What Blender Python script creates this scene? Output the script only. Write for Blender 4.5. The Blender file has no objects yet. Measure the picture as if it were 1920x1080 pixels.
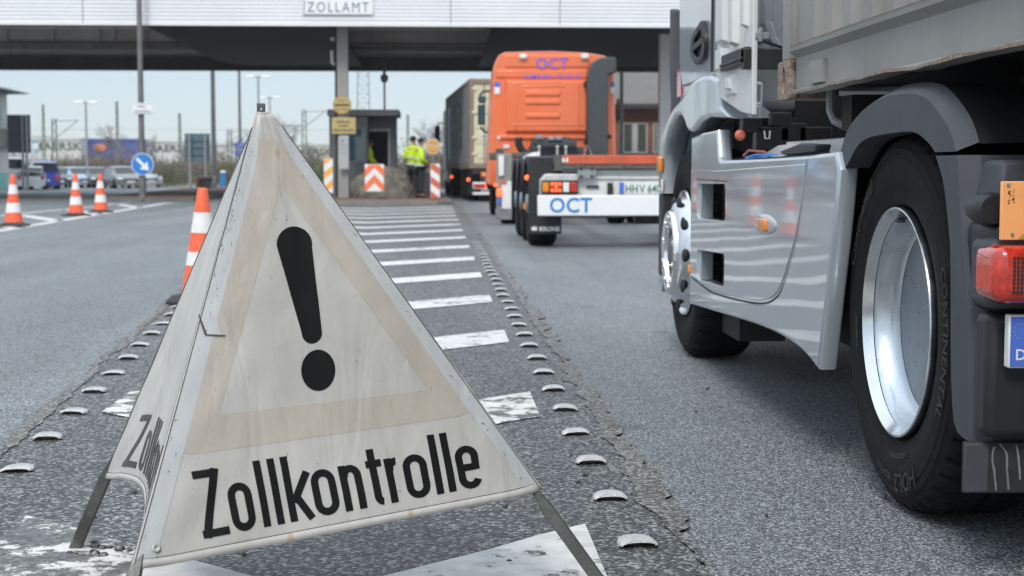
import bpy, bmesh, math, random
from mathutils import Vector, Matrix, noise
R = math.radians
random.seed(7)
scene = bpy.context.scene
col = scene.collection

# ------------------------------------------------------------------ camera
F = 2884.0; CH = 0.9
TH = math.atan(222 / F); PS = math.atan(140 / F * math.cos(TH))
cam = bpy.data.cameras.new('camera')
camo = bpy.data.objects.new('camera', cam); col.objects.link(camo)
camo.location = (0, 0, CH); camo.rotation_euler = (R(90) - TH, 0, -PS)
cam.sensor_width = 36; cam.lens = F / 1920 * 36
cam.clip_start = 0.05; cam.clip_end = 5000
cam.dof.use_dof = True; cam.dof.focus_distance = 3.75; cam.dof.aperture_fstop = 6.6
scene.camera = camo

# ------------------------------------------------------------------ light
SUN_EL, SUN_AZ = 46, 198         # degrees; azimuth from +Y towards +X
w = bpy.data.worlds.new('World'); scene.world = w; w.use_nodes = True
nt = w.node_tree; nt.nodes.clear()
sky = nt.nodes.new('ShaderNodeTexSky'); sky.sky_type = 'NISHITA'; sky.sun_disc = False
sky.sun_elevation = R(SUN_EL); sky.sun_rotation = R(SUN_AZ)
sky.air_density = .8; sky.dust_density = .6; sky.ozone_density = 2.0; sky.altitude = 0
bg = nt.nodes.new('ShaderNodeBackground'); bg.inputs[1].default_value = 0.12
wo = nt.nodes.new('ShaderNodeOutputWorld')
# thin high overcast: pale veil over the clear sky, a little uneven
tcw = nt.nodes.new('ShaderNodeTexCoord'); cn = nt.nodes.new('ShaderNodeTexNoise'); cn.inputs['Scale'].default_value = 2.2; cn.inputs['Detail'].default_value = 5
cr = nt.nodes.new('ShaderNodeMapRange'); cr.inputs[1].default_value = .3; cr.inputs[2].default_value = .7; cr.inputs[3].default_value = .5; cr.inputs[4].default_value = .85
cmx = nt.nodes.new('ShaderNodeMix'); cmx.data_type = 'RGBA'; cmx.inputs[7].default_value = (5.3, 6.0, 6.7, 1)
nt.links.new(tcw.outputs['Generated'], cn.inputs['Vector']); nt.links.new(cn.outputs[0], cr.inputs[0]); nt.links.new(cr.outputs[0], cmx.inputs[0])
# overcast skies are brighter overhead than at the horizon
sx_ = nt.nodes.new('ShaderNodeSeparateXYZ'); nt.links.new(tcw.outputs['Generated'], sx_.inputs[0])
gr_ = nt.nodes.new('ShaderNodeMapRange'); gr_.inputs[1].default_value = .06; gr_.inputs[2].default_value = 1; gr_.inputs[3].default_value = 1.0; gr_.inputs[4].default_value = 2.7
nt.links.new(sx_.outputs['Z'], gr_.inputs[0])
vm = nt.nodes.new('ShaderNodeVectorMath'); vm.operation = 'SCALE'; vm.inputs[0].default_value = (5.5, 6.15, 6.75); nt.links.new(gr_.outputs[0], vm.inputs['Scale'])
nt.links.new(vm.outputs[0], cmx.inputs[7])
nt.links.new(sky.outputs[0], cmx.inputs[6]); nt.links.new(cmx.outputs[2], bg.inputs[0]); nt.links.new(bg.outputs[0], wo.inputs[0])
sun = bpy.data.lights.new('sun', 'SUN'); sun.energy = 2.0; sun.angle = R(16); sun.color = (1, .96, .9)
suno = bpy.data.objects.new('sun', sun); col.objects.link(suno)
sd = Vector((math.sin(R(SUN_AZ)) * math.cos(R(SUN_EL)), math.cos(R(SUN_AZ)) * math.cos(R(SUN_EL)), math.sin(R(SUN_EL))))
suno.rotation_euler = sd.to_track_quat('Z', 'Y').to_euler()
scene.cycles.use_denoising = True; scene.cycles.pixel_filter_type = 'BLACKMAN_HARRIS'; scene.cycles.filter_width = 1.3
scene.view_settings.view_transform = 'Standard'; scene.view_settings.look = 'None'
scene.view_settings.exposure = 0.12; scene.view_settings.gamma = 1
scene.view_settings.use_curve_mapping = False

# ------------------------------------------------------------------ measuring rays
_f = Vector((math.sin(PS) * math.cos(TH), math.cos(PS) * math.cos(TH), -math.sin(TH)))
_r = Vector((math.cos(PS), -math.sin(PS), 0)); _u = _r.cross(_f)
EYE = Vector((0, 0, CH))
def ray(px, py): return _f + _r * ((px - 960) / F) + _u * ((540 - py) / F)
def P(px, py, X=None, Y=None, Z=None):
    d = ray(px, py)
    t = X / d.x if X is not None else Y / d.y if Y is not None else (Z - CH) / d.z
    return EYE + d * t
def onplane(px, py, o, n):
    d = ray(px, py); return EYE + d * ((o - EYE).dot(n) / d.dot(n))

# ------------------------------------------------------------------ mesh builder
class MB:
    def __init__(s): s.v = []; s.f = []; s.m = []; s.cm = 0
    def add(s, vs, fs):
        b = len(s.v); s.v += [Vector(v) for v in vs]
        for f in fs: s.f.append([b + i for i in f]); s.m.append(s.cm)
        return s
    def mat(s, i): s.cm = i; return s
    def box(s, x0, x1, y0, y1, z0, z1):
        return s.add([(x, y, z) for z in (z0, z1) for y in (y0, y1) for x in (x0, x1)],
                     [(0, 2, 3, 1), (4, 5, 7, 6), (0, 1, 5, 4), (2, 6, 7, 3), (0, 4, 6, 2), (1, 3, 7, 5)])
    def tbox(s, x0, x1, y0, y1, z0, z1, tx, ty):      # box whose top is inset
        return s.add([(x0, y0, z0), (x1, y0, z0), (x1, y1, z0), (x0, y1, z0), (x0 + tx, y0 + ty, z1), (x1 - tx, y0 + ty, z1), (x1 - tx, y1 - ty, z1), (x0 + tx, y1 - ty, z1)],
                     [(3, 2, 1, 0), (4, 5, 6, 7), (0, 1, 5, 4), (1, 2, 6, 5), (2, 3, 7, 6), (3, 0, 4, 7)])
    def prism(s, poly, axis, a, b):                   # poly in the two other axes, in xyz order
        def pt(p, t): return {'x': (t, p[0], p[1]), 'y': (p[0], t, p[1]), 'z': (p[0], p[1], t)}[axis]
        n = len(poly)
        return s.add([pt(p, a) for p in poly] + [pt(p, b) for p in poly],
                     [list(range(n))[::-1], list(range(n, 2 * n))] + [(i, (i + 1) % n, n + (i + 1) % n, n + i) for i in range(n)])
    def strip(s, A, B, closed=False):                 # quads between two point rows
        n = len(A); m = n if closed else n - 1
        return s.add(list(A) + list(B), [(i, (i + 1) % n, n + (i + 1) % n, n + i) for i in range(m)])
    def grid(s, rows):
        n = len(rows[0]); vs = [p for r in rows for p in r]
        return s.add(vs, [(i * n + k, i * n + k + 1, (i + 1) * n + k + 1, (i + 1) * n + k) for i in range(len(rows) - 1) for k in range(n - 1)])
    def tube(s, pts, r, n=8, caps=True):
        pts = [Vector(p) for p in pts]; rs = r if isinstance(r, (list, tuple)) else [r] * len(pts)
        rings = []; up = None
        for i, p in enumerate(pts):
            d = (pts[min(i + 1, len(pts) - 1)] - pts[max(i - 1, 0)]).normalized()
            if up is None:
                up = Vector((0, 0, 1)) if abs(d.z) < .9 else Vector((0, 1, 0))
            a = d.cross(up).normalized(); up = a.cross(d).normalized()
            rings.append([p + (a * math.cos(2 * math.pi * k / n + math.pi / n) + up * math.sin(2 * math.pi * k / n + math.pi / n)) * rs[i] for k in range(n)])
        b = len(s.v); vs = [v for q in rings for v in q]; fs = []
        for i in range(len(rings) - 1):
            for k in range(n): fs.append((i * n + k, i * n + (k + 1) % n, (i + 1) * n + (k + 1) % n, (i + 1) * n + k))
        if caps: fs += [list(range(n))[::-1], list(range(len(vs) - n, len(vs)))]
        return s.add(vs, fs)
    def lathe(s, prof, c, axis='x', n=48, closed=False, fn=None, caps=True):   # prof: (radius, offset along axis)
        c = Vector(c); vs = []
        for i, (r, h) in enumerate(prof):
            for k in range(n):
                a = 2 * math.pi * k / n
                rr = r if fn is None else fn(i, k, r)
                q = (rr * math.cos(a), rr * math.sin(a))
                vs.append(c + Vector({'x': (h, q[0], q[1]), 'y': (q[0], h, q[1]), 'z': (q[0], q[1], h)}[axis]))
        fs = []; m = len(prof)
        for i in range(m if closed else m - 1):
            j = (i + 1) % m
            for k in range(n): fs.append((i * n + k, i * n + (k + 1) % n, j * n + (k + 1) % n, j * n + k))
        if not closed and caps:
            if prof[0][0] > 1e-6: fs.append(list(range(n)))
            if prof[-1][0] > 1e-6: fs.append(list(range((m - 1) * n, m * n)))
        return s.add(vs, fs)
    def ell(s, c, r, n=12, m=8):
        c = Vector(c); r = r if isinstance(r, (tuple, list)) else (r, r, r)
        vs = [c + Vector((0, 0, -r[2]))]
        for i in range(1, m):
            t = math.pi * i / m
            for k in range(n):
                a = 2 * math.pi * k / n
                vs.append(c + Vector((r[0] * math.sin(t) * math.cos(a), r[1] * math.sin(t) * math.sin(a), -r[2] * math.cos(t))))
        vs.append(c + Vector((0, 0, r[2]))); fs = []
        for k in range(n):
            fs.append((0, 1 + (k + 1) % n, 1 + k)); L = 1 + (m - 2) * n
            fs.append((L + k, L + (k + 1) % n, len(vs) - 1))
        for i in range(m - 2):
            for k in range(n): fs.append((1 + i * n + k, 1 + i * n + (k + 1) % n, 1 + (i + 1) * n + (k + 1) % n, 1 + (i + 1) * n + k))
        return s.add(vs, fs)
    def build(s, name, mats, parent=None, smooth=35, bevel=0, seg=2, solid=0, recalc=True, off=-1, weld=0):
        L = Vector((0, 0, 0)); p = parent
        while p: L += p.location; p = p.parent
        me = bpy.data.meshes.new(name)
        me.from_pydata([v - L for v in s.v], [], s.f)
        for m_ in (mats if isinstance(mats, (list, tuple)) else [mats]): me.materials.append(m_)
        me.polygons.foreach_set('material_index', s.m)
        if weld:
            bm = bmesh.new(); bm.from_mesh(me); bmesh.ops.remove_doubles(bm, verts=bm.verts, dist=weld); bm.to_mesh(me); bm.free()
        if recalc:
            bm = bmesh.new(); bm.from_mesh(me); bmesh.ops.recalc_face_normals(bm, faces=bm.faces); bm.to_mesh(me); bm.free()
        if smooth:
            me.polygons.foreach_set('use_smooth', [True] * len(me.polygons)); me.set_sharp_from_angle(angle=R(smooth))
        me.update()
        o = bpy.data.objects.new(name, me); col.objects.link(o)
        if parent: o.parent = parent
        if solid:
            md = o.modifiers.new('Solidify', 'SOLIDIFY'); md.thickness = solid; md.offset = off
        if bevel:
            md = o.modifiers.new('Bevel', 'BEVEL'); md.width = bevel; md.segments = seg; md.limit_method = 'ANGLE'; md.angle_limit = R(40)
            md.harden_normals = False
        return o

def tag(o, label=None, cat=None, group=None, kind=None):
    if label: o['label'] = label
    if cat: o['category'] = cat
    if group: o['group'] = group
    if kind: o['kind'] = kind
    return o
def thing(name, loc, label, cat, group=None, rz=0):
    o = bpy.data.objects.new(name, None); col.objects.link(o); o.location = Vector(loc); o.rotation_euler = (0, 0, rz)
    o.empty_display_size = .1
    return tag(o, label, cat, group)
def copy_tree(o, parent=None):
    c = o.copy(); col.objects.link(c); c.parent = parent
    for ch in list(o.children): copy_tree(ch, c)
    return c
def structure(o): o['kind'] = 'structure'; return o

def text2d(txt, size=1.0, bold=0.0, spacing=1.0, sx=1.0, align='CENTER'):
    cu = bpy.data.curves.new('t', 'FONT'); cu.body = txt; cu.size = size; cu.offset = bold; cu.space_character = spacing
    cu.align_x = align; cu.resolution_u = 3
    ob = bpy.data.objects.new('t', cu); col.objects.link(ob)
    dg = bpy.context.evaluated_depsgraph_get(); dg.update()
    me = bpy.data.meshes.new_from_object(ob.evaluated_get(dg))
    vs = [(v.co.x * sx, v.co.y) for v in me.vertices]; fs = [list(p.vertices) for p in me.polygons]
    bpy.data.objects.remove(ob); bpy.data.curves.remove(cu); bpy.data.meshes.remove(me)
    return vs, fs
def text_on(mb, txt, o, ex, ez, size, bold=0, spacing=1, sx=1, align='CENTER'):
    vs, fs = text2d(txt, size, bold, spacing, sx, align)
    o = Vector(o); ex = Vector(ex); ez = Vector(ez)
    return mb.add([o + ex * x + ez * y for x, y in vs], fs)

# ------------------------------------------------------------------ materials
def mat(name, c, rough=.5, metal=0, var=.12, vs=4, bump=0, bs=60, coat=0, spec=.5, c2=None, c2s=2.3, thr=(.45, .62), emit=0, ecol=None, rvar=0, noz=None):
    m = bpy.data.materials.new(name); m.use_nodes = True; t = m.node_tree; N = t.nodes; Lk = t.links
    b = N['Principled BSDF']; c = tuple(c) + (1,)
    b.inputs['Roughness'].default_value = rough; b.inputs['Metallic'].default_value = metal
    b.inputs['Coat Weight'].default_value = coat; b.inputs['Coat Roughness'].default_value = .04
    b.inputs['Specular IOR Level'].default_value = spec
    tc = N.new('ShaderNodeTexCoord')
    nz = N.new('ShaderNodeTexNoise'); nz.inputs['Scale'].default_value = vs; nz.inputs['Detail'].default_value = 6; nz.inputs['Roughness'].default_value = .6
    if noz:
        mp = N.new('ShaderNodeMapping'); mp.inputs['Scale'].default_value = noz
        Lk.new(tc.outputs['Object'], mp.inputs[0]); Lk.new(mp.outputs[0], nz.inputs['Vector'])
    else: Lk.new(tc.outputs['Object'], nz.inputs['Vector'])
    rp = N.new('ShaderNodeValToRGB')
    lo = tuple(x * (1 - var) for x in c[:3]) + (1,); hi = tuple(min(1, x * (1 + var)) for x in c[:3]) + (1,)
    rp.color_ramp.elements[0].position = .3; rp.color_ramp.elements[1].position = .7
    rp.color_ramp.elements[0].color = lo; rp.color_ramp.elements[1].color = hi
    Lk.new(nz.outputs[0], rp.inputs[0]); out = rp.outputs[0]
    if c2:
        n2 = N.new('ShaderNodeTexNoise'); n2.inputs['Scale'].default_value = vs * c2s; n2.inputs['Detail'].default_value = 8; n2.inputs['Roughness'].default_value = .7
        if noz: Lk.new(mp.outputs[0], n2.inputs['Vector'])
        else: Lk.new(tc.outputs['Object'], n2.inputs['Vector'])
        mr = N.new('ShaderNodeMapRange'); mr.inputs[1].default_value = thr[0]; mr.inputs[2].default_value = thr[1]
        Lk.new(n2.outputs[0], mr.inputs[0])
        mx = N.new('ShaderNodeMix'); mx.data_type = 'RGBA'; Lk.new(mr.outputs[0], mx.inputs[0]); Lk.new(out, mx.inputs[6]); mx.inputs[7].default_value = tuple(c2) + (1,)
        out = mx.outputs[2]
    Lk.new(out, b.inputs['Base Color'])
    if rvar:
        mr = N.new('ShaderNodeMapRange'); mr.inputs[1].default_value = .3; mr.inputs[2].default_value = .7
        mr.inputs[3].default_value = max(0, rough - rvar); mr.inputs[4].default_value = min(1, rough + rvar)
        Lk.new(nz.outputs[0], mr.inputs[0]); Lk.new(mr.outputs[0], b.inputs['Roughness'])
    if bump:
        n3 = N.new('ShaderNodeTexNoise'); n3.inputs['Scale'].default_value = bs; n3.inputs['Detail'].default_value = 4
        Lk.new(tc.outputs['Object'], n3.inputs['Vector'])
        bp = N.new('ShaderNodeBump'); bp.inputs['Strength'].default_value = bump; bp.inputs['Distance'].default_value = .01
        Lk.new(n3.outputs[0], bp.inputs['Height']); Lk.new(bp.outputs[0], b.inputs['Normal'])
    if emit:
        b.inputs['Emission Color'].default_value = tuple(ecol or c[:3]) + (1,); b.inputs['Emission Strength'].default_value = emit
    return m

def mat_asphalt(name, base, stone, scale, contrast, bump, big=.6):
    m = bpy.data.materials.new(name); m.use_nodes = True; t = m.node_tree; N = t.nodes; Lk = t.links; b = N['Principled BSDF']
    b.inputs['Roughness'].default_value = .6; b.inputs['Specular IOR Level'].default_value = .55
    tc = N.new('ShaderNodeTexCoord')
    vo = N.new('ShaderNodeTexVoronoi'); vo.inputs['Scale'].default_value = scale; Lk.new(tc.outputs['Object'], vo.inputs['Vector'])
    sep = N.new('ShaderNodeSeparateColor'); Lk.new(vo.outputs['Color'], sep.inputs[0])
    rp = N.new('ShaderNodeValToRGB'); e = rp.color_ramp.elements
    e[0].position = .0; e[0].color = tuple(x * (1 - contrast) for x in base) + (1,)
    e[1].position = 1; e[1].color = tuple(stone) + (1,)
    k = e.new(.62); k.color = tuple(base) + (1,)
    Lk.new(sep.outputs[0], rp.inputs[0])
    # dark gaps between the stones
    mrd = N.new('ShaderNodeMapRange'); mrd.inputs[1].default_value = .25; mrd.inputs[2].default_value = .75; mrd.inputs[3].default_value = 1; mrd.inputs[4].default_value = .55
    Lk.new(vo.outputs['Distance'], mrd.inputs[0])
    mx = N.new('ShaderNodeMix'); mx.data_type = 'RGBA'; mx.blend_type = 'MULTIPLY'; mx.inputs[0].default_value = 1
    Lk.new(rp.outputs[0], mx.inputs[6]); Lk.new(mrd.outputs[0], mx.inputs[7])
    nz = N.new('ShaderNodeTexNoise'); nz.inputs['Scale'].default_value = big; nz.inputs['Detail'].default_value = 9; nz.inputs['Roughness'].default_value = .65
    mp = N.new('ShaderNodeMapping'); mp.inputs['Scale'].default_value = (1.6, .5, 1); Lk.new(tc.outputs['Object'], mp.inputs[0]); Lk.new(mp.outputs[0], nz.inputs['Vector'])
    mr = N.new('ShaderNodeMapRange'); mr.inputs[1].default_value = .3; mr.inputs[2].default_value = .7; mr.inputs[3].default_value = .8; mr.inputs[4].default_value = 1.18
    Lk.new(nz.outputs[0], mr.inputs[0])
    m2 = N.new('ShaderNodeMix'); m2.data_type = 'RGBA'; m2.blend_type = 'MULTIPLY'; m2.inputs[0].default_value = 1
    Lk.new(mx.outputs[2], m2.inputs[6]); Lk.new(mr.outputs[0], m2.inputs[7])
    # wheel tracks along the lane, broad patches and a few drips
    mpt = N.new('ShaderNodeMapping'); mpt.inputs['Scale'].default_value = (1.1, .035, 1); Lk.new(tc.outputs['Object'], mpt.inputs[0])
    nt_ = N.new('ShaderNodeTexNoise'); nt_.inputs['Scale'].default_value = 1.3; nt_.inputs['Detail'].default_value = 3; Lk.new(mpt.outputs[0], nt_.inputs['Vector'])
    mt = N.new('ShaderNodeMapRange'); mt.inputs[1].default_value = .32; mt.inputs[2].default_value = .68; mt.inputs[3].default_value = .84; mt.inputs[4].default_value = 1.14; Lk.new(nt_.outputs[0], mt.inputs[0])
    m5_ = N.new('ShaderNodeMix'); m5_.data_type = 'RGBA'; m5_.blend_type = 'MULTIPLY'; m5_.inputs[0].default_value = 1; Lk.new(m2.outputs[2], m5_.inputs[6]); Lk.new(mt.outputs[0], m5_.inputs[7])
    vd = N.new('ShaderNodeTexVoronoi'); vd.inputs['Scale'].default_value = 1.1; Lk.new(tc.outputs['Object'], vd.inputs['Vector'])
    nd_ = N.new('ShaderNodeTexNoise'); nd_.inputs['Scale'].default_value = 9; nd_.inputs['Detail'].default_value = 5; Lk.new(tc.outputs['Object'], nd_.inputs['Vector'])
    ad_ = N.new('ShaderNodeMath'); ad_.operation = 'MULTIPLY_ADD'; ad_.inputs[1].default_value = .22; Lk.new(nd_.outputs[0], ad_.inputs[0]); Lk.new(vd.outputs['Distance'], ad_.inputs[2])
    md_ = N.new('ShaderNodeMapRange'); md_.inputs[1].default_value = .13; md_.inputs[2].default_value = .22; md_.inputs[3].default_value = .62; md_.inputs[4].default_value = 1; Lk.new(ad_.outputs[0], md_.inputs[0])
    m6_ = N.new('ShaderNodeMix'); m6_.data_type = 'RGBA'; m6_.blend_type = 'MULTIPLY'; m6_.inputs[0].default_value = 1; Lk.new(m5_.outputs[2], m6_.inputs[6]); Lk.new(md_.outputs[0], m6_.inputs[7])
    Lk.new(m6_.outputs[2], b.inputs['Base Color'])
    bp = N.new('ShaderNodeBump'); bp.inputs['Strength'].default_value = bump; bp.inputs['Distance'].default_value = .004; bp.invert = True
    Lk.new(vo.outputs['Distance'], bp.inputs['Height']); Lk.new(bp.outputs[0], b.inputs['Normal'])
    return m

def mat_worn_paint(name, paint, under, scale, thr):
    """road paint worn through to the asphalt in ragged patches"""
    m = bpy.data.materials.new(name); m.use_nodes = True; t = m.node_tree; N = t.nodes; Lk = t.links; b = N['Principled BSDF']
    b.inputs['Roughness'].default_value = .75
    tc = N.new('ShaderNodeTexCoord')
    n1 = N.new('ShaderNodeTexNoise'); n1.inputs['Scale'].default_value = scale; n1.inputs['Detail'].default_value = 10; n1.inputs['Roughness'].default_value = .78
    Lk.new(tc.outputs['Object'], n1.inputs['Vector'])
    n2 = N.new('ShaderNodeTexNoise'); n2.inputs['Scale'].default_value = .9; n2.inputs['Detail'].default_value = 4
    Lk.new(tc.outputs['Object'], n2.inputs['Vector'])
    ad = N.new('ShaderNodeMath'); ad.operation = 'MULTIPLY_ADD'; ad.inputs[1].default_value = .35; Lk.new(n2.outputs[0], ad.inputs[0]); Lk.new(n1.outputs[0], ad.inputs[2])
    mr = N.new('ShaderNodeMapRange'); mr.inputs[1].default_value = thr - .012; mr.inputs[2].default_value = thr + .03; Lk.new(ad.outputs[0], mr.inputs[0])
    n3 = N.new('ShaderNodeTexNoise'); n3.inputs['Scale'].default_value = 14; n3.inputs['Detail'].default_value = 8; Lk.new(tc.outputs['Object'], n3.inputs['Vector'])
    rp = N.new('ShaderNodeValToRGB'); rp.color_ramp.elements[0].position = .3; rp.color_ramp.elements[1].position = .65
    rp.color_ramp.elements[0].color = tuple(x * .72 for x in paint) + (1,); rp.color_ramp.elements[1].color = tuple(paint) + (1,)
    Lk.new(n3.outputs[0], rp.inputs[0])
    vo = N.new('ShaderNodeTexVoronoi'); vo.inputs['Scale'].default_value = 95; Lk.new(tc.outputs['Object'], vo.inputs['Vector'])
    sep = N.new('ShaderNodeSeparateColor'); Lk.new(vo.outputs['Color'], sep.inputs[0])
    r2 = N.new('ShaderNodeValToRGB'); r2.color_ramp.elements[0].color = tuple(x * .6 for x in under) + (1,); r2.color_ramp.elements[1].color = tuple(x * 1.5 for x in under) + (1,)
    Lk.new(sep.outputs[0], r2.inputs[0])
    mx = N.new('ShaderNodeMix'); mx.data_type = 'RGBA'; Lk.new(mr.outputs[0], mx.inputs[0]); Lk.new(rp.outputs[0], mx.inputs[6]); Lk.new(r2.outputs[0], mx.inputs[7])
    Lk.new(mx.outputs[2], b.inputs['Base Color'])
    bp = N.new('ShaderNodeBump'); bp.inputs['Strength'].default_value = .5; bp.inputs['Distance'].default_value = .003; bp.invert = True
    Lk.new(mr.outputs[0], bp.inputs['Height']); Lk.new(bp.outputs[0], b.inputs['Normal'])
    return m

def mat_cloth(name, c, c_dirt, spots=(.55, .38, .16), spot_amt=1.0):
    m = bpy.data.materials.new(name); m.use_nodes = True; t = m.node_tree; N = t.nodes; Lk = t.links; b = N['Principled BSDF']
    b.inputs['Roughness'].default_value = .42; b.inputs['Specular IOR Level'].default_value = .5
    tc = N.new('ShaderNodeTexCoord')
    n1 = N.new('ShaderNodeTexNoise'); n1.inputs['Scale'].default_value = 5; n1.inputs['Detail'].default_value = 8; n1.inputs['Roughness'].default_value = .65
    mp = N.new('ShaderNodeMapping'); mp.inputs['Scale'].default_value = (1, 1, .6); Lk.new(tc.outputs['Object'], mp.inputs[0]); Lk.new(mp.outputs[0], n1.inputs['Vector'])
    rp = N.new('ShaderNodeValToRGB'); rp.color_ramp.elements[0].position = .3; rp.color_ramp.elements[1].position = .72
    rp.color_ramp.elements[0].color = tuple(c_dirt) + (1,); rp.color_ramp.elements[1].color = tuple(c) + (1,)
    Lk.new(n1.outputs[0], rp.inputs[0])
    vo = N.new('ShaderNodeTexVoronoi'); vo.inputs['Scale'].default_value = 16; vo.inputs['Randomness'].default_value = 1
    mp2 = N.new('ShaderNodeMapping'); mp2.inputs['Scale'].default_value = (1.4, 1.4, .8); Lk.new(tc.outputs['Object'], mp2.inputs[0]); Lk.new(mp2.outputs[0], vo.inputs['Vector'])
    n2 = N.new('ShaderNodeTexNoise'); n2.inputs['Scale'].default_value = 70; n2.inputs['Detail'].default_value = 3; Lk.new(tc.outputs['Object'], n2.inputs['Vector'])
    sep = N.new('ShaderNodeSeparateColor'); Lk.new(vo.outputs['Color'], sep.inputs[0])
    ms = N.new('ShaderNodeMapRange'); ms.inputs[1].default_value = .62; ms.inputs[2].default_value = .68; ms.inputs[3].default_value = 0; ms.inputs[4].default_value = .19; Lk.new(sep.outputs[0], ms.inputs[0])
    ad = N.new('ShaderNodeMath'); ad.operation = 'MULTIPLY_ADD'; ad.inputs[1].default_value = .16; Lk.new(n2.outputs[0], ad.inputs[0]); Lk.new(vo.outputs['Distance'], ad.inputs[2])
    sb = N.new('ShaderNodeMath'); sb.operation = 'SUBTRACT'; Lk.new(ms.outputs[0], sb.inputs[0]); Lk.new(ad.outputs[0], sb.inputs[1])
    m3 = N.new('ShaderNodeMapRange'); m3.inputs[1].default_value = -.06; m3.inputs[2].default_value = .02; m3.inputs[4].default_value = .75 * spot_amt; Lk.new(sb.outputs[0], m3.inputs[0])
    mx = N.new('ShaderNodeMix'); mx.data_type = 'RGBA'; Lk.new(m3.outputs[0], mx.inputs[0]); Lk.new(rp.outputs[0], mx.inputs[6]); mx.inputs[7].default_value = tuple(spots) + (1,)
    # pale abraded scratches
    n4 = N.new('ShaderNodeTexNoise'); n4.inputs['Scale'].default_value = 9; n4.inputs['Detail'].default_value = 12; n4.inputs['Roughness'].default_value = .85
    mp4 = N.new('ShaderNodeMapping'); mp4.inputs['Scale'].default_value = (2.2, 1, .7); mp4.inputs['Rotation'].default_value = (0, .6, 0); Lk.new(tc.outputs['Object'], mp4.inputs[0]); Lk.new(mp4.outputs[0], n4.inputs['Vector'])
    m4 = N.new('ShaderNodeMapRange'); m4.inputs[1].default_value = .6; m4.inputs[2].default_value = .68; m4.inputs[4].default_value = .65; Lk.new(n4.outputs[0], m4.inputs[0])
    mx2 = N.new('ShaderNodeMix'); mx2.data_type = 'RGBA'; Lk.new(m4.outputs[0], mx2.inputs[0]); Lk.new(mx.outputs[2], mx2.inputs[6]); mx2.inputs[7].default_value = (min(1, c[0] * 1.12), min(1, c[1] * 1.14), min(1, c[2] * 1.2), 1)
    # dark specks
    n5 = N.new('ShaderNodeTexNoise'); n5.inputs['Scale'].default_value = 150; n5.inputs['Detail'].default_value = 2; Lk.new(tc.outputs['Object'], n5.inputs['Vector'])
    m5 = N.new('ShaderNodeMapRange'); m5.inputs[1].default_value = .73; m5.inputs[2].default_value = .78; m5.inputs[4].default_value = .6; Lk.new(n5.outputs[0], m5.inputs[0])
    mx3 = N.new('ShaderNodeMix'); mx3.data_type = 'RGBA'; Lk.new(m5.outputs[0], mx3.inputs[0]); Lk.new(mx2.outputs[2], mx3.inputs[6]); mx3.inputs[7].default_value = (.1, .09, .08, 1)
    Lk.new(mx3.outputs[2], b.inputs['Base Color'])
    wv = N.new('ShaderNodeTexNoise'); wv.inputs['Scale'].default_value = 260; Lk.new(tc.outputs['Object'], wv.inputs['Vector'])
    bp = N.new('ShaderNodeBump'); bp.inputs['Strength'].default_value = .12; bp.inputs['Distance'].default_value = .002
    cr_ = N.new('ShaderNodeTexNoise'); cr_.inputs['Scale'].default_value = 7; cr_.inputs['Detail'].default_value = 2; cr_.inputs['Distortion'].default_value = 1.2
    mpc = N.new('ShaderNodeMapping'); mpc.inputs['Scale'].default_value = (1.5, 1, .45); mpc.inputs['Rotation'].default_value = (0, .5, 0); Lk.new(tc.outputs['Object'], mpc.inputs[0]); Lk.new(mpc.outputs[0], cr_.inputs['Vector'])
    b2 = N.new('ShaderNodeBump'); b2.inputs['Strength'].default_value = .3; b2.inputs['Distance'].default_value = .02; Lk.new(cr_.outputs[0], b2.inputs['Height']); Lk.new(b2.outputs[0], bp.inputs['Normal'])
    Lk.new(wv.outputs[0], bp.inputs['Height']); Lk.new(bp.outputs[0], b.inputs['Normal'])
    return m

def mat_brick(name, a, bcol, mortar, scale):
    m = bpy.data.materials.new(name); m.use_nodes = True; t = m.node_tree; N = t.nodes; Lk = t.links; b = N['Principled BSDF']; b.inputs['Roughness'].default_value = .85
    tc = N.new('ShaderNodeTexCoord'); mp = N.new('ShaderNodeMapping'); mp.inputs['Rotation'].default_value = (R(90), 0, 0)
    br = N.new('ShaderNodeTexBrick'); br.inputs['Scale'].default_value = scale; br.inputs['Color1'].default_value = tuple(a) + (1,); br.inputs['Color2'].default_value = tuple(bcol) + (1,); br.inputs['Mortar'].default_value = tuple(mortar) + (1,)
    Lk.new(tc.outputs['Object'], mp.inputs[0]); Lk.new(mp.outputs[0], br.inputs['Vector']); Lk.new(br.outputs[0], b.inputs['Base Color'])
    return m

M = {}
M['asphalt'] = mat_asphalt('lane_asphalt', (.2, .217, .226), (.53, .56, .575), 175, .72, .7)
M['old_asphalt'] = mat_asphalt('worn_asphalt', (.108, .112, .114), (.40, .40, .39), 100, .75, 1, 1.2)
M['seam'] = mat_asphalt('dirty_joint', (.175, .168, .155), (.42, .40, .37), 95, .7, 1, 3)
M['paint'] = mat_worn_paint('white_road_paint', (.66, .655, .63), (.12, .122, .124), 8, .755)
M['paint_flecks'] = mat_worn_paint('flaked_road_paint', (.72, .7, .66), (.12, .12, .12), 6, .635)
M['paint_worn'] = mat_worn_paint('ragged_road_paint', (.72, .7, .66), (.12, .122, .122), 8, .68)
M['pave'] = mat('red_brown_paving', (.19, .115, .085), .9, var=.25, vs=3, bump=.4, bs=25)
M['kerb'] = mat('kerb_concrete', (.2, .19, .175), .9, var=.2, vs=2, bump=.3)
M['grass'] = mat('verge_grass', (.11, .12, .05), .95, var=.35, vs=1.5, bump=.6, bs=20)
M['cloth'] = mat_cloth('vinyl_cover', (.525, .507, .478), (.405, .387, .355), spots=(.42, .32, .19))
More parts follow.
